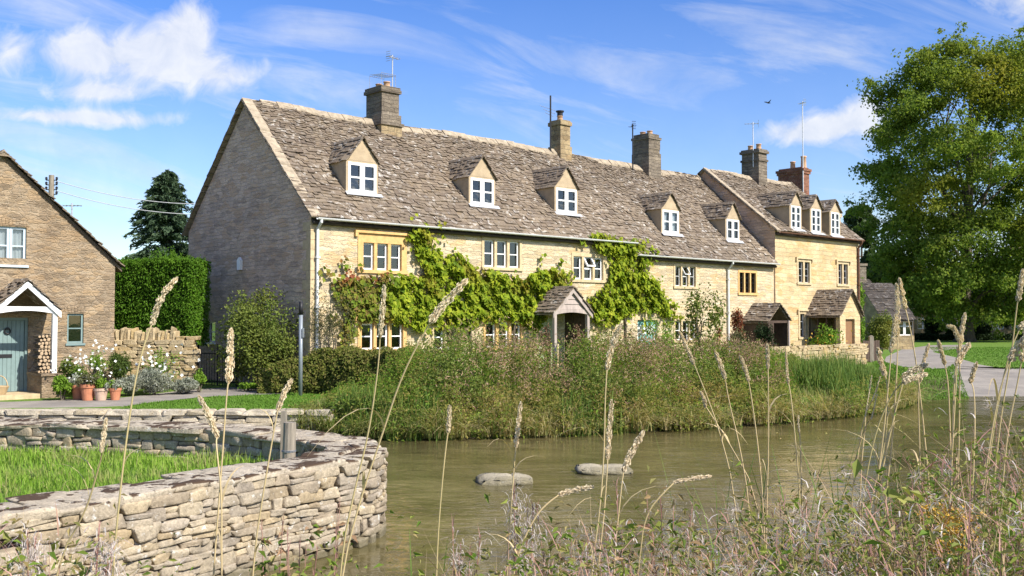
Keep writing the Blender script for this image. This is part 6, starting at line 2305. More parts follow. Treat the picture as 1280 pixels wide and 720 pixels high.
def bank_points(n, t0, t1, u0=0.0, u1=1.0, pw=1.0):
    L = path_len(FB)
    d = np.r_[0, np.cumsum(np.linalg.norm(np.diff(FB, axis=0), axis=1))]
    s = rng.uniform(u0, u1, n) * L
    t = t0 + (t1 - t0) * rng.random(n) ** pw
    p = np.stack([np.interp(s, d, FB[:, 0]), np.interp(s, d, FB[:, 1])], 1)
    q = np.stack([np.interp(s + 0.3, d, FB[:, 0]), np.interp(s + 0.3, d, FB[:, 1])], 1)
    T = unit(q - p + 1e-6)
    N = unit(np.stack([-T[:, 1], T[:, 0]], 1) + [0, 0.6])
    P = p + N * t[:, None]
    px = P[:, 0] / P[:, 1] * FPX + CX
    ztop = 2.0 - (np.interp(px, TOPS[:, 0], TOPS[:, 1]) - HOR) / FPX * P[:, 1]
    h = np.clip(ztop, 0.15, 2.2) * (0.30 + 0.70 * smooth(-0.1, 2.6, t))
    keep = px < 1168
    z = hv(P[:, 0], P[:, 1])
    return P[keep], h[keep], z[keep], px[keep], t[keep]


def leafy(mb, mtop, P, z, h, per, size, spread=0.16, top_frac=0.11, tint=None, aspect=0.42, lean_s=0.12):
    m = len(P)
    k_ = np.repeat(np.arange(m), per)
    f = rng.random(m * per) ** 0.85
    lean = rng.normal(0, lean_s, (m, 2))
    wdt = spread * (0.35 + np.sin(np.clip(f * 1.15, 0, 1) * math.pi) * 0.9)
    Q = np.column_stack([P[k_] + lean[k_] * (f * h[k_])[:, None] + rng.normal(0, 1, (m * per, 2)) * wdt[:, None], z[k_] + f * h[k_]])
    N = rand_dir(m * per) * 0.8 + [0.1, -0.25, 0.7]
    T = np.column_stack([rng.normal(0, 1, (m * per, 2)), rng.normal(-0.25, 0.5, m * per)])
    sz = size * rng.uniform(0.55, 1.4, m * per) * (1.15 - 0.5 * f)
    leaves(mb, Q, N, sz, aspect, T=T, tint=None if tint is None else tint[k_])
    if mtop is not None:
        per2 = max(3, int(per * top_frac))
        k2 = np.repeat(np.arange(m), per2)
        f2 = rng.uniform(0.84, 1.10, m * per2)
        Q = np.column_stack([P[k2] + lean[k2] * (f2 * h[k2])[:, None] + rng.normal(0, 0.06, (m * per2, 2)), z[k2] + f2 * h[k2]])
        leaves(mtop, Q, rand_dir(m * per2), size * rng.uniform(0.6, 1.3, m * per2), 0.3, T=np.column_stack([rng.normal(0, 0.5, (m * per2, 2)), np.ones(m * per2)]))


bl, bt, bb, br_ = MB(), MB(), MB(), MB()
P, h, z, px, t = [np.concatenate(q_) for q_ in zip(bank_points(2500, 0.1, 4.3), bank_points(1300, 2.2, 4.6))]
gap = vnoise(px * 0.075, t * 3.2, 12)
h = h * (0.86 + 0.2 * vnoise(px * 0.05, t * 2.6, 14))
kind = vnoise(px * 0.022, t * 1.4, 3)
sel = (kind > -0.6) & (gap > -0.62) & ~((px > 985) & (t < 2.5)) & ~((px > 684) & (px < 712) & (t > 1.6))
dry = np.clip(0.5 * smooth(0.1, 0.6, vnoise(px * 0.03, t * 2.1, 6)) + 0.5 * smooth(1.5, 0.3, t) * (px > 560), 0, 0.95)
pink = sel & (vnoise(px * 0.018, t, 8) > -0.3) & (px > 545) & (px < 960)
leafy(bl, None, P[sel & ~pink], z[sel & ~pink], h[sel & ~pink] * rng.uniform(0.7, 1.06, (sel & ~pink).sum()), 50, 0.085, tint=dry[sel & ~pink] * 0.8)
leafy(bl, bt, P[pink], z[pink], h[pink] * rng.uniform(0.75, 1.04, pink.sum()), 50, 0.08, tint=dry[pink] * 0.8)
# grasses
P, h, z, px, t = bank_points(1500, -0.05, 3.2, pw=1.4)
per = 17
k_ = np.repeat(np.arange(len(P)), per)
dry = np.clip(0.75 * smooth(-0.15, 0.6, vnoise(px * 0.025, t * 1.7, 9)) + 0.1, 0, 1) * np.where(px < 560, 0.25, np.where(px > 960, 0.2, 1.0))
hh = np.clip(h * 0.72, 0.3, 1.2)
n = len(k_)
blades(bb, np.column_stack([P[k_] + rng.normal(0, 0.07, (n, 2)), z[k_] - 0.03]), hh[k_] * rng.uniform(0.55, 1.2, n), rng.uniform(0.010, 0.022, n), rng.uniform(0, 6.28, n), rng.uniform(0.2, 1.15, n), tint=dry[k_] * rng.uniform(0.4, 1, n))
# fringe hanging over the water
P, h, z, px, t = bank_points(520, -0.2, 0.35)
fr_n = vnoise(px * 0.045, t * 0.5, 17)
P, h, z, px, t, fr_n = [a_[fr_n > -0.38] for a_ in (P, h, z, px, t, fr_n)]
k_ = np.repeat(np.arange(len(P)), 15)
n = len(k_)
blades(bb, np.column_stack([P[k_] + rng.normal(0, 0.06, (n, 2)), np.maximum(z[k_], -0.45)]), rng.uniform(0.35, 0.95, n) * (0.85 + 0.55 * fr_n[k_]), rng.uniform(0.012, 0.03, n), rng.normal(-1.57, 1.1, n), rng.uniform(0.5, 1.5, n), tint=(rng.random(n) * np.where(px[k_] > 540, 1.0, 0.35)))
# patches of one kind: bright nettles and rusty seeding tops
P, h, z, px, t = bank_points(900, 0.0, 4.2)
np_ = (vnoise(px * 0.021, t * 0.9, 31) > 0.28)
nl = MB()
leafy(nl, None, P[np_], z[np_], h[np_] * rng.uniform(0.8, 1.05, np_.sum()), 44, 0.12, spread=0.15, aspect=0.5, lean_s=0.15)
ru = (vnoise(px * 0.024, t * 0.8, 37) > 0.3) & (px > 540) & (px < 980)
leafy(bt, None, P[ru], z[ru] + h[ru] * 0.5, h[ru] * rng.uniform(0.5, 0.62, ru.sum()), 40, 0.065, spread=0.12, aspect=0.4, lean_s=0.25)
tag(nl.build('nettle_patches', M['shrub'], tint=True), 'brighter green broad leaved patches in the far bank growth', 'undergrowth', kind='stuff')
# leafy lumps standing in and over the water edge
P, h, z, px, t = bank_points(230, -0.35, 0.5)
e_ = (vnoise(px * 0.06, t, 19) > -0.1) & (px < 1120)
leafy(bl, None, P[e_], np.maximum(z[e_], -0.5), rng.uniform(0.35, 0.85, e_.sum()), 46, 0.085, spread=0.2, tint=rng.random(e_.sum()) * 0.5, aspect=0.5, lean_s=0.25)
# reeds at the right end and a darker clump by the retaining wall
for (u0, u1, cnt, t0, t1, ht) in ((0.70, 0.97, 250, 0.0, 2.6, 1.15), (0.03, 0.17, 60, -0.1, 0.9, 0.7), (0.30, 0.36, 30, -0.1, 0.5, 0.7)):
    P, h, z, px, t = bank_points(cnt, t0, t1, u0, u1)
    per = 20
    k_ = np.repeat(np.arange(len(P)), per)
    n = len(k_)
    H = np.minimum(ht, h * 1.25 + 0.35)[k_] * rng.uniform(0.6, 1.15, n)
    blades(br_, np.column_stack([P[k_] + rng.normal(0, 0.10, (n, 2)), z[k_] - 0.05]), H, rng.uniform(0.016, 0.034, n), rng.uniform(0, 6.28, n), rng.uniform(0.05, 0.6, n), tint=np.clip(rng.normal(0.0, 0.25, n), 0, 0.8))
S_ = 'stuff'
tag(bl.build('bank_foliage', M['bankleaf'], tint=True), 'tangled leafy green plants massed along the far river bank', 'undergrowth', kind=S_)
tag(bt.build('bank_seedheads', M['bankpink']), 'pinkish seed tops over the tangled plants of the far bank', 'undergrowth', kind=S_)
tag(bb.build('bank_grass', M['bankblade'], tint=True), 'tan and green arching grasses hanging over the far water edge', 'grass', kind=S_)
tag(br_.build('reeds', M['reed'], tint=True), 'upright green reeds along the far bank towards the road', 'reeds', kind=S_)

# ------------------------------------------------------------------ mown and rough grass
def lawn(name, poly, n, h, w, mat, label, keep=None, bend=(0.1, 0.9), tint=None):
    P = sample_poly(poly, n)
    if keep is not None: P = P[keep(P)]
    z = hv(P[:, 0], P[:, 1])
    m = len(P)
    tf = 0.8 + 0.3 * vnoise(P[:, 0] * 1.3, P[:, 1] * 1.3, 3) + 0.25 * vnoise(P[:, 0] * 4.3, P[:, 1] * 4.3, 6)
    b = MB()
    blades(b, np.column_stack([P, z - 0.01]), rng.uniform(*h, m) * tf, rng.uniform(*w, m), rng.uniform(0, 6.28, m), rng.uniform(*bend, m), rows=4, tint=None if tint is None else tint(P))
    return tag(b.build(name, M[mat], tint=True), label, 'grass', kind='stuff')


YV = [(-10.5, 5.2), (-6.6, 5.2), (-4.2, 8.3), (-3.0, 10.2), (-2.2, 11.2), (-2.25, 12.0), (-2.9, 12.9), (-4.2, 13.75), (-6, 14.2), (-8.2, 14.7), (-12, 15.2)]
lawn('grass', YV, 42000, (0.10, 0.27), (0.008, 0.016), 'lawn', 'rough sunlit grass inside the curved drystone wall', keep=lambda P: seg_dist(P, WP, False) > 0.36,
     tint=lambda P: np.clip(0.9 * smooth(0.0, 0.7, vnoise(P[:, 0] * 2.2, P[:, 1] * 2.2, 5)) * rng.random(len(P)) + 0.9 * (rng.random(len(P)) < 0.06), 0, 1))
vp = [(-8.8, 21.7), (-4.0, 21.6), (-3.3, 22.6), (-2.6, 26.2)] + [g2(*q) for q in [(380, 492), (250, 497), (160, 507.5), (150, 511)]]
lawn('grass', vp, 17000, (0.05, 0.10), (0.014, 0.024), 'verge', 'short mown grass verge between the lane and the retaining wall')
lp = [(11.0, 28.3), (12.4, 29.6), (14.6, 30.2), (14.3, 31.2)] + [g2(*q) for q in [(1192, 487), (1180, 479), (1163, 468), (1128, 459.5), (1104, 453), (1090, 452), (1100, 470)]]
lawn('grass', lp, 12000, (0.05, 0.16), (0.02, 0.035), 'verge', 'bright green grass wedge between the reeds and the road')
rp_ = [g2(*q) for q in [(1330, 474), (1262, 466), (1225, 456), (1195, 447), (1168, 440)]] + [g2(1160, 434), g2(1400, 434), g2(1420, 470)]
lawn('grass', rp_, 22000, (0.05, 0.10), (0.03, 0.05), 'verge', 'wide green lawn beyond the road under the lime tree')

# ------------------------------------------------------------------ near bank
SIL = np.array([(-300, 630), (0, 640), (60, 632), (110, 655), (150, 690), (200, 730), (300, 745), (470, 740), (520, 708), (580, 685), (640, 655), (700, 655), (760, 635), (810, 650), (870, 645), (930, 618), (985, 584), (1030, 592), (1080, 596), (1120, 582), (1160, 550), (1200, 520), (1250, 506), (1290, 498), (1500, 495)])
NB = [(-2.9, 2.6), (-1.7, 4.1), (0.2, 4.35), (2.3, 5.15), (4.2, 6.3), (6.2, 8.1), (9.0, 10.3), (11, 11.5), (11.5, 8.0), (7.0, 4.5), (4, 2.6)]


def near_points(n):
    P = sample_poly(NB, n)
    px = P[:, 0] / P[:, 1] * FPX + CX
    z = hv(P[:, 0], P[:, 1])
    zt = 2.0 - (np.interp(px, SIL[:, 0], SIL[:, 1]) - HOR) / FPX * P[:, 1]
    h = zt - z
    k_ = (h > 0.12) & (px > -150) & (px < 1420) & (vnoise(P[:, 0] * 4.5, P[:, 1] * 4.5, 21) > -0.35)
    return P[k_], z[k_], np.minimum(h[k_], 1.5), px[k_]


un, pd, fl, db, rb = MB(), MB(), MB(), MB(), MB()
P, z, h, px = near_points(6500)
h = h * rng.uniform(0.6, 1.03, len(h))
green = vnoise(P[:, 0] * 1.5, P[:, 1] * 1.5, 2)
g = green > -0.7
dryt = np.clip(0.35 - 0.8 * green, 0, 0.9)
leafy(un, None, P[g], z[g], h[g], 34, 0.043, spread=0.07, tint=dryt[g] * rng.random(g.sum()), aspect=0.34, lean_s=0.3)
# broad leaved plants among them
bp_ = np.arange(len(P))[(vnoise(P[:, 0] * 1.1, P[:, 1] * 1.1, 23) > 0.0) & (rng.random(len(P)) < 0.09)]
leafy(un, None, P[bp_], z[bp_], h[bp_] * 0.98, 44, 0.06, spread=0.085, tint=(rng.random(len(bp_)) < 0.15) * 0.8, aspect=0.46, lean_s=0.2)
un_s = MB()
m = len(P)
blades(un_s, np.column_stack([P, z - 0.03]), h * 1.0, rng.uniform(0.005, 0.011, m), rng.uniform(0, 6.28, m), rng.uniform(0, 0.5, m), lean=rng.uniform(0, 0.45, m))
# red pods
k_ = np.repeat(np.arange(m)[~g | (rng.random(m) < 0.55)], 7)
n = len(k_)
f = rng.uniform(0.6, 1.02, n)
blades(pd, np.column_stack([P[k_] + rng.normal(0, 0.03, (n, 2)), z[k_] + f * h[k_] - 0.06]), rng.uniform(0.05, 0.11, n), rng.uniform(0.003, 0.006, n), rng.uniform(0, 6.28, n), rng.uniform(0.1, 1.0, n), rows=4, lean=rng.uniform(0, 1.3, n))
# fluff and curled split pods
k_ = np.repeat(np.arange(m)[(vnoise(P[:, 0] * 1.9, P[:, 1] * 1.9, 5) > 0.2)], 6)
n = len(k_)
f = rng.uniform(0.55, 1.02, n)
Q = np.column_stack([P[k_] + rng.normal(0, 0.045, (n, 2)), z[k_] + f * h[k_]])
blades(fl, Q, rng.uniform(0.03, 0.085, n), rng.uniform(0.0025, 0.006, n), rng.uniform(0, 6.28, n), rng.uniform(0.5, 1.8, n), rows=5, curl=rng.uniform(0, 0.9, n), lean=rng.uniform(0, 1.0, n))
# silky tufts: fine hairs out of one point
tu = np.column_stack([P, z + h * rng.uniform(0.75, 1.02, len(P))])[(vnoise(P[:, 0] * 1.6, P[:, 1] * 1.6, 15) > -0.15) & (rng.random(len(P)) < 0.20)]
C = np.repeat(tu, 26, 0) + rng.normal(0, 0.008, (len(tu) * 26, 3))
hd = rand_dir(len(C)) + [0, 0, 0.2]
sz = rng.uniform(0.02, 0.055, len(C))
leaves(fl, C + unit(hd) * sz[:, None] * 0.5, rand_dir(len(C)), sz, 0.05, 0.02, T=hd)
# dry grass
P, z, h, px = near_points(3600)
per = 11
k_ = np.repeat(np.arange(len(P))[vnoise(P[:, 0] * 1.3, P[:, 1] * 1.3, 7) > -0.25], per)
n = len(k_)
blades(db, np.column_stack([P[k_] + rng.normal(0, 0.035, (n, 2)), z[k_] - 0.02]), h[k_] * rng.uniform(0.5, 1.08, n), rng.uniform(0.004, 0.012, n), rng.uniform(0, 6.28, n), rng.uniform(0.2, 1.7, n), rows=6, curl=rng.uniform(0, 0.6, n) * (rng.random(n) < 0.5), lean=rng.uniform(0, 0.7, n))
P, z, h, px = near_points(520)
k_ = np.repeat(np.arange(len(P)), 6)
n = len(k_)
blades(db, np.column_stack([P[k_] + rng.normal(0, 0.03, (n, 2)), z[k_] - 0.02]), h[k_] * rng.uniform(0.9, 1.22, n), rng.uniform(0.003, 0.007, n), rng.uniform(0, 6.28, n), rng.uniform(0.05, 0.8, n), rows=6, lean=rng.uniform(0, 0.4, n))
# green reed blades in clumps
for (px_, py_, D, cnt, ht) in [(915, 566, 5.4, 34, 0.95), (930, 590, 5.2, 20, 0.9), (985, 572, 5.3, 40, 0.8), (1045, 575, 5.4, 22, 0.8), (1110, 580, 6.0, 30, 0.8), (505, 690, 4.3, 7, 0.72), (860, 640, 5.0, 14, 0.7), (1170, 570, 7.4, 20, 0.8), (560, 700, 4.2, 6, 0.6), (1060, 620, 5.6, 20, 0.7)]:
    p = at(px_, py_, D)
    gz0 = float(hv([p[0]], [p[1]])[0])
    q = np.column_stack([p[0] + rng.normal(0, 0.13, cnt), p[1] + rng.normal(0, 0.13, cnt), np.full(cnt, max(gz0, -0.5))])
    H = p[2] - max(gz0, -0.5)
    blades(rb, q, (H + 0.18) * rng.uniform(0.7, 1.2, cnt), rng.uniform(0.014, 0.026, cnt), rng.uniform(0, 6.28, cnt), rng.uniform(0.1, 0.9, cnt), rows=6, tint=(rng.random(cnt) < 0.25) * 0.9)
tag(un.build('undergrowth', M['wherb'], tint=True), 'tangled leafy willowherb and nettles covering the near river bank', 'undergrowth', kind=S_)
tag(un_s.build('undergrowth_stems', M['pod'], tint=False), 'thin reddish stems standing in the near bank tangle', 'undergrowth', kind=S_)
tag(pd.build('willowherb_seedpods', M['pod']), 'purple red seed pods scattered through the near bank tangle', 'undergrowth', kind=S_)
tag(fl.build('willowherb_fluff', M['fluff']), 'white silky seed fluff caught in the near bank tangle', 'undergrowth', kind=S_)
tag(db.build('dry_grass', M['dryblade']), 'dry curled straw coloured grass across the near bank', 'grass', kind=S_)
tag(rb.build('near_reeds', M['reed'], tint=True), 'broad green reed leaves at the near water edge', 'reeds', kind=S_)

# yellow ragwort head in the near tangle
p = at(1190, 655, 3.7)
gz0 = float(hv([p[0]], [p[1]])[0])
rg = empty('ragwort_plant', (p[0], p[1], gz0), 0, 'single plant with orange yellow flower heads low in the bank tangle', 'wild plant')
H = p[2] - gz0
b = MB()
for q in range(5):
    e = rng.normal(0, 0.05, 2)
    b.tube([(0, 0, 0), (e[0] * 0.4, e[1] * 0.4, H * 0.6), (e[0], e[1], H + rng.uniform(-0.05, 0.05))], [0.005, 0.004, 0.002], 5)
b.build('stem', M['greenstem'], rg)
b = MB()
C = np.vstack([rng.normal(0, 1, (90, 3)) * [0.035, 0.03, 0.02] + o_ + [0, 0, H] for o_ in ([-0.06, 0, 0.05], [0, 0, 0], [0.03, 0.02, -0.06], [-0.03, 0, -0.09], [0.05, 0, 0.03])])
leaves(b, C, rand_dir(len(C)) + [0, -0.5, 0.5], 0.014, 0.95)
b.build('flowers', M['yellowfl'], rg)

# ------------------------------------------------------------------ single willowherb plants
def willowherb(px, pytop, D, label, fluffy=0.5, podn=14, wide=0.10, green=1.0):
    tpt = at(px, pytop, D)
    gz0 = max(float(hv([tpt[0]], [tpt[1]])[0]), -0.55)
    H = tpt[2] - gz0
    root = empty('willowherb_plant', (tpt[0], tpt[1], gz0), rng.uniform(0, 6), label, 'wild plant', 'seeding willowherb plants on the near bank')
    b = MB()
    tips = []
    for q in range(rng.integers(3, 6)):
        a, r_ = rng.uniform(0, 6.28), rng.uniform(0.2, 1) * wide
        h0, h1 = H * rng.uniform(0.35, 0.6), H * rng.uniform(0.82, 0.97)
        tip = np.array([r_ * math.cos(a), r_ * math.sin(a), h1])
        b.tube([(0, 0, 0), (r_ * 0.25 * math.cos(a), r_ * 0.25 * math.sin(a), h0), tip], [0.004, 0.0035, 0.0018], 5)
        tips.append((np.array([r_ * 0.25 * math.cos(a), r_ * 0.25 * math.sin(a), h0]), tip))
    b.build('stem', M['pod'], root)
    b = MB()
    n = int(110 * green) + 12
    z_ = rng.uniform(0.25, 0.86, n) * H
    C = np.column_stack([rng.normal(0, 1, (n, 2)) * (0.02 + wide * 0.4 * (z_ / H))[:, None], z_])
    leaves(b, C, rand_dir(n) * 0.7 + [0, -0.2, 0.8], rng.uniform(0.035, 0.085, n), 0.38, T=np.column_stack([rng.normal(0, 1, (n, 2)), rng.normal(-0.1, 0.4, n)]), tint=(rng.random(n) < 0.2) * 0.9)
    b.build('leaves', M['wherb'], root, tint=True)
    b = MB()
    for s0, tip in tips:
        f = rng.uniform(0.35, 1.0, podn)[:, None]
        C = s0 * (1 - f) + tip * f
        blades(b, C, rng.uniform(0.05, 0.10, podn), rng.uniform(0.004, 0.007, podn), rng.uniform(0, 6.28, podn), rng.uniform(0.1, 0.7, podn), rows=4)
    b.build('seed_pods', M['pod'], root)
    if fluffy > 0:
        b = MB()
        for s0, tip in tips:
            n = int(150 * fluffy)
            f = rng.uniform(0.1, 1.0, n)[:, None]
            C = s0 * (1 - f) + tip * f + rng.normal(0, 0.022, (n, 3))
            blades(b, C, rng.uniform(0.03, 0.085, n), rng.uniform(0.002, 0.005, n), rng.uniform(0, 6.28, n), rng.uniform(0.5, 1.9, n), rows=5, curl=rng.uniform(0, 0.9, n))
        b.build('seed_fluff', M['fluff'], root)
    return root


for args in [(652, 556, 4.5, 'tallest willowherb, gone to silky brown and white fluff, in front of the paired rocks', 1.6, 8, 0.075, 0.3),
             (576, 628, 4.3, 'short willowherb with stiff dark red pods over the open water', 0.5, 16, 0.09, 0.8),
             (700, 588, 4.6, 'willowherb with pale red pods beside the arching grass head', 0.5, 14, 0.11, 1.0),
             (734, 630, 4.4, 'fluffy pink willowherb low between the arching grass head and a leafy one', 1.0, 12, 0.10, 0.6),
             (780, 580, 4.8, 'leafy green willowherb below the long pale rock', 0.25, 12, 0.13, 2.0),
             (836, 592, 4.9, 'willowherb with long curved pods against the brown water', 0.3, 14, 0.13, 1.7),
             (336, 612, 5.2, 'sparse willowherb with upright red pods in front of the curved wall', 0.0, 10, 0.12, 1.2),
             (412, 600, 5.4, 'leafy willowherb with slim red tops near the rounded end of the wall', 0.0, 12, 0.15, 1.4),
             (372, 640, 5.0, 'low leafy willowherb between two taller ones by the wall', 0.0, 8, 0.11, 1.3),
             (44, 640, 3.5, 'blurry fluffy willowherb below the hollow in the drystone wall', 1.2, 10, 0.08, 0.4),
             (112, 652, 3.6, 'pink podded willowherb just past the hollow in the wall', 0.9, 14, 0.09, 0.3),
             (1165, 540, 7.0, 'leafy willowherb clump where the bank meets the wide water', 0.2, 12, 0.2, 2.2),
             (1240, 505, 7.2, 'tall leafy willowherb at the top of the bank by the road view', 0.2, 12, 0.22, 2.2)]:
    willowherb(*args)

# ------------------------------------------------------------------ tall grass stalks, each with its own seed head
def stalk(D, pts, head, label, hw=0.012, rad=0.0032, green=0.0, n=150, down=None):
    """pts: stem from low to high; head: seed head from its base to its tip (photo pixels measured at distance D)"""
    W_ = lambda L: np.array([at(x, y, D) for x, y in L])
    S, Hd = W_(pts), W_(head)
    lo = S[0]
    gz0 = max(float(hv([lo[0]], [lo[1]])[0]), -0.55)
    d0 = unit(S[0] - S[1])
    base = lo.copy()
    ext = max(0.0, lo[2] - gz0)
    base = np.array([lo[0] + d0[0] * ext * 0.35, lo[1] + rng.normal(0, 0.03), gz0 - 0.02])
    root = empty('tall_grass_stalk', tuple(base), 0, label, 'grass stalk', 'tall dry grass stalks on the near bank')
    P = smooth_path(np.vstack([base, S, Hd[:1]]), 2)
    # a little sway in depth
    f = np.linspace(0, 1, len(P))
    sway = rng.normal(0, 0.06)
    P[:, 1] += sway * f ** 2
    Hd = Hd.copy()
    Hd[:, 1] += sway
    b = MB()
    b.tube(P - base, np.linspace(rad * 1.25, rad * 0.75, len(P)), 6)
    b.build('stem', M['straw'], root, tint=True) if green <= 0 else None
    if green > 0:
        b.T = [np.full(len(v), green) * (1 - 0.6 * np.linspace(0, 1, len(v))) for v in b.V]
        b.build('stem', M['straw'], root, tint=True)
    Hs = smooth_path(Hd, 2) if len(Hd) > 2 else Hd
    t = rng.random(n)
    idx = t * (len(Hs) - 1)
    i = np.minimum(idx.astype(int), len(Hs) - 2)
    C = Hs[i] * (1 - (idx - i))[:, None] + Hs[i + 1] * (idx - i)[:, None]
    ax = unit(Hs[-1] - Hs[0])
    prof = hw * np.interp(t, [0, 0.15, 0.5, 0.85, 1], [0.45, 0.95, 1.0, 0.7, 0.25]) * (0.92 + 0.16 * np.sin(t * 31 + rng.uniform(0, 6)))
    rd = rand_dir(n)
    rd -= np.outer(rd @ ax, ax)
    C = C + unit(rd) * (prof * np.sqrt(rng.random(n)))[:, None] - base
    loose = rng.uniform(0.25, 0.85)
    b = MB()
    leaves(b, C, unit(rd) + rand_dir(n) * 0.5, rng.uniform(0.009, 0.019, n) * (hw / 0.012) ** 0.5, 0.36, T=ax + unit(rd) * loose + rand_dir(n) * 0.22)
    b.tube(Hs - base, np.linspace(rad * 0.8, rad * 0.3, len(Hs)), 5)
    b.build('seed_head', M['head'], root)
    for q in range(rng.integers(0, 3)):
        i_ = int(rng.uniform(0.25, 0.72) * len(P))
        b = MB()
        blades(b, [P[i_] - base], rng.uniform(0.16, 0.36), rng.uniform(0.006, 0.011), rng.uniform(0, 6.28), rng.uniform(0.5, 1.6), rows=8, lean=rng.uniform(0.1, 0.5), curl=rng.uniform(0, 0.4), tint=[green])
        b.build('leaf', M['straw'], root, tint=True)
    return root


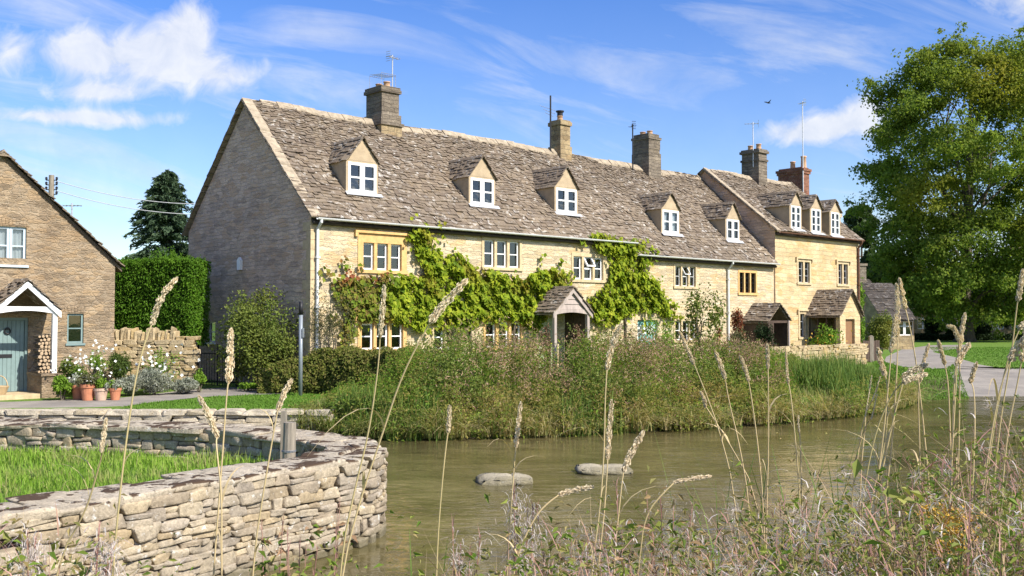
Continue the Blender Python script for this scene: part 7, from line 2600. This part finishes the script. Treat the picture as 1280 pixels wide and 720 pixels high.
ST = [
    (3.6, [(140, 720), (150, 600), (165, 480), (176, 430)], [(183, 405), (190, 378), (203, 358), (214, 347)], 'stalk with a curved head bending over in front of the clipped hedge', 0.011, 0.35),
    (3.8, [(266, 720), (275, 600), (281, 500)], [(282, 478), (284, 440), (285, 412)], 'upright stalk with a thick straight head crossing the iron railings', 0.014, 0.0),
    (3.9, [(316, 700), (330, 610), (342, 540)], [(347, 512), (355, 490), (364, 475)], 'short head leaning beside the base of the grey metal post', 0.010, 0.1),
    (3.7, [(276, 700), (275, 620), (266, 565)], [(262, 550), (250, 520), (238, 498)], 'head tilted the other way across the white retaining wall', 0.011, 0.0),
    (3.2, [(425, 720), (452, 620), (478, 545), (505, 465)], [(540, 402), (560, 376), (584, 351)], 'long orange stalk slanting across the front hedge to a dense head', 0.012, 0.0),
    (3.5, [(425, 700), (444, 610), (462, 540), (474, 460)], [(477, 420), (480, 390), (482, 358)], 'thin stalk whose faint head stands before the red creeper', 0.009, 0.3),
    (4.0, [(546, 690), (551, 620), (557, 560)], [(560, 540), (561, 522), (562, 508)], 'slender stalk with a small nodding head over the open water', 0.008, 0.4),
    (4.3, [(634, 690), (640, 620), (643, 580)], [(645, 560), (648, 530), (651, 505)], 'stalk with a compact head rising from the tallest fluffy willowherb', 0.010, 0.1),
    (4.0, [(738, 720), (750, 640), (756, 560), (757, 500)], [(760, 462), (766, 432), (778, 406)], 'tallest middle stalk with a leaning head above the far bank', 0.011, 0.15),
    (4.2, [(746, 720), (755, 650), (759, 600)], [(761, 575), (763, 540), (766, 502)], 'stalk with a long narrow head in front of the broad flat rock', 0.011, 0.1),
    (4.0, [(640, 720), (652, 680), (670, 645), (685, 630)], [(700, 620), (722, 614), (742, 611)], 'arching stalk with its head bowed level over the water', 0.010, 0.0),
    (4.4, [(768, 690), (774, 640), (778, 605)], [(781, 590), (792, 565), (806, 541)], 'stout pale head leaning beside the long pale rock', 0.014, 0.1),
    (4.6, [(800, 680), (810, 640), (830, 618)], [(845, 606), (870, 600), (892, 598)], 'low drooping stalk just above the near leaves', 0.009, 0.2),
    (4.8, [(938, 640), (925, 560), (910, 500)], [(905, 472), (899, 455), (893, 440)], 'stalk with a short head leaning towards the loose garden tree', 0.010, 0.0),
    (4.8, [(920, 620), (900, 540), (882, 490)], [(868, 455), (858, 430), (850, 415)], 'thin curved stalk with a narrow head before the small garden tree', 0.008, 0.1),
    (4.8, [(955, 640), (948, 560), (940, 500)], [(936, 476), (932, 460), (926, 446)], 'stalk with a small pale head near the boarded porch view', 0.009, 0.0),
    (4.9, [(948, 620), (915, 560), (890, 520)], [(882, 508), (880, 498), (876, 490)], 'short bent stalk with its head fallen sideways near the reeds', 0.008, 0.0),
    (4.9, [(958, 640), (961, 560), (961, 490)], [(961, 460), (961, 445), (960, 430)], 'straight stalk with a slim head below the low pale wall', 0.008, 0.0),
    (4.9, [(1000, 620), (996, 560), (991, 500)], [(989, 480), (987, 460), (986, 440)], 'straight bare looking stalk standing before the reeds', 0.006, 0.2),
    (5.0, [(1003, 640), (1002, 580), (1001, 550)], [(1001, 540), (1000, 530), (1000, 520)], 'thick broken pale stalk without a full head, by the water', 0.005, 0.0),
    (4.6, [(1105, 640), (1118, 540), (1124, 450)], [(1126, 420), (1127, 385), (1125, 355)], 'very tall stalk with an upright head against the dark far cottage roof', 0.011, 0.0),
    (4.7, [(1165, 640), (1155, 520), (1147, 440)], [(1138, 385), (1134, 365), (1131, 348)], 'very tall stalk crossing the dark roof with its head leaning', 0.011, 0.0),
    (4.6, [(1092, 640), (1105, 540), (1112, 470)], [(1115, 440), (1118, 418), (1120, 394)], 'stalk with a long head in front of the yellow green shrub', 0.010, 0.1),
    (4.7, [(1085, 640), (1108, 560), (1114, 500)], [(1113, 470), (1108, 455), (1104, 436)], 'stalk with a drooping ragged head by the garden gate', 0.012, 0.2),
    (4.6, [(1090, 650), (1118, 520), (1130, 480)], [(1132, 472), (1146, 462), (1162, 456)], 'stalk whose feathery head lies level above the tarmac', 0.014, 0.2),
    (4.5, [(1074, 640), (1090, 545), (1108, 495)], [(1120, 476), (1134, 470), (1148, 466)], 'arching green stalk with a bowed head at the reeds', 0.012, 0.6),
    (4.8, [(1150, 650), (1150, 560), (1148, 500)], [(1150, 478), (1156, 450), (1162, 430)], 'stalk with a short head over the middle of the road', 0.009, 0.0),
    (4.7, [(1190, 640), (1188, 540), (1186, 480)], [(1182, 455), (1178, 440), (1174, 426)], 'stalk leaning back with its head over the pale tarmac', 0.009, 0.0),
    (4.6, [(1188, 640), (1190, 560), (1192, 470)], [(1197, 440), (1200, 418), (1205, 392)], 'stalk with its long head beside the lime tree trunk', 0.011, 0.0),
    (4.6, [(1196, 640), (1198, 540), (1198, 450)], [(1195, 425), (1188, 408), (1181, 408)], 'stalk with a hooked drooping head at the trunk foot', 0.010, 0.2),
    (4.5, [(1186, 650), (1192, 540), (1196, 480)], [(1198, 455), (1206, 440), (1214, 430)], 'thick leaning head over the far edge of the road', 0.013, 0.0),
    (4.6, [(1215, 640), (1222, 560), (1226, 500)], [(1228, 480), (1232, 466), (1236, 455)], 'stalk with a small oval head on the lawn edge', 0.010, 0.0),
    (4.4, [(1240, 620), (1250, 520), (1262, 450)], [(1269, 375), (1273, 355), (1275, 338)], 'tallest stalk at the end of the row, head among the lime leaves', 0.011, 0.2),
    (4.4, [(1228, 640), (1244, 520), (1262, 440)], [(1276, 410), (1290, 398), (1304, 398)], 'arching stalk bending out past the lawn', 0.012, 0.5),
    (4.3, [(1222, 660), (1236, 560), (1248, 490)], [(1262, 450), (1272, 432), (1284, 420)], 'stout stalk with a thick fluffy head over the lawn', 0.016, 0.0),
    (4.3, [(1250, 640), (1258, 540), (1270, 480)], [(1274, 450), (1278, 425), (1282, 400)], 'stalk with a broad head at the edge of the lawn', 0.014, 0.0),
    (4.8, [(1075, 620), (1078, 570), (1082, 540)], [(1084, 520), (1088, 495), (1092, 470)], 'cut straw stalk leaning over the water edge reeds', 0.004, 0.0),
    (5.0, [(1062, 640), (1071, 570), (1078, 520)], [(1086, 500), (1092, 485), (1096, 470)], 'pale stalk leaning with the cut straws by the reeds', 0.004, 0.0),
    (4.9, [(1040, 650), (1062, 590), (1072, 540)], [(1076, 520), (1080, 505), (1083, 490)], 'bare straw crossing in front of the wide bright water', 0.004, 0.3),
    (3.9, [(72, 700), (110, 640), (128, 590)], [(140, 560), (143, 540), (146, 520)], 'stalk with a loose head over the grassy pen', 0.008, 0.3),
]
for (D, pts, head, lb, hw, gr) in ST:
    stalk(D, pts, head, lb, hw=hw * 1.15, green=gr, n=80 if hw < 0.006 else 420, rad=0.0033)
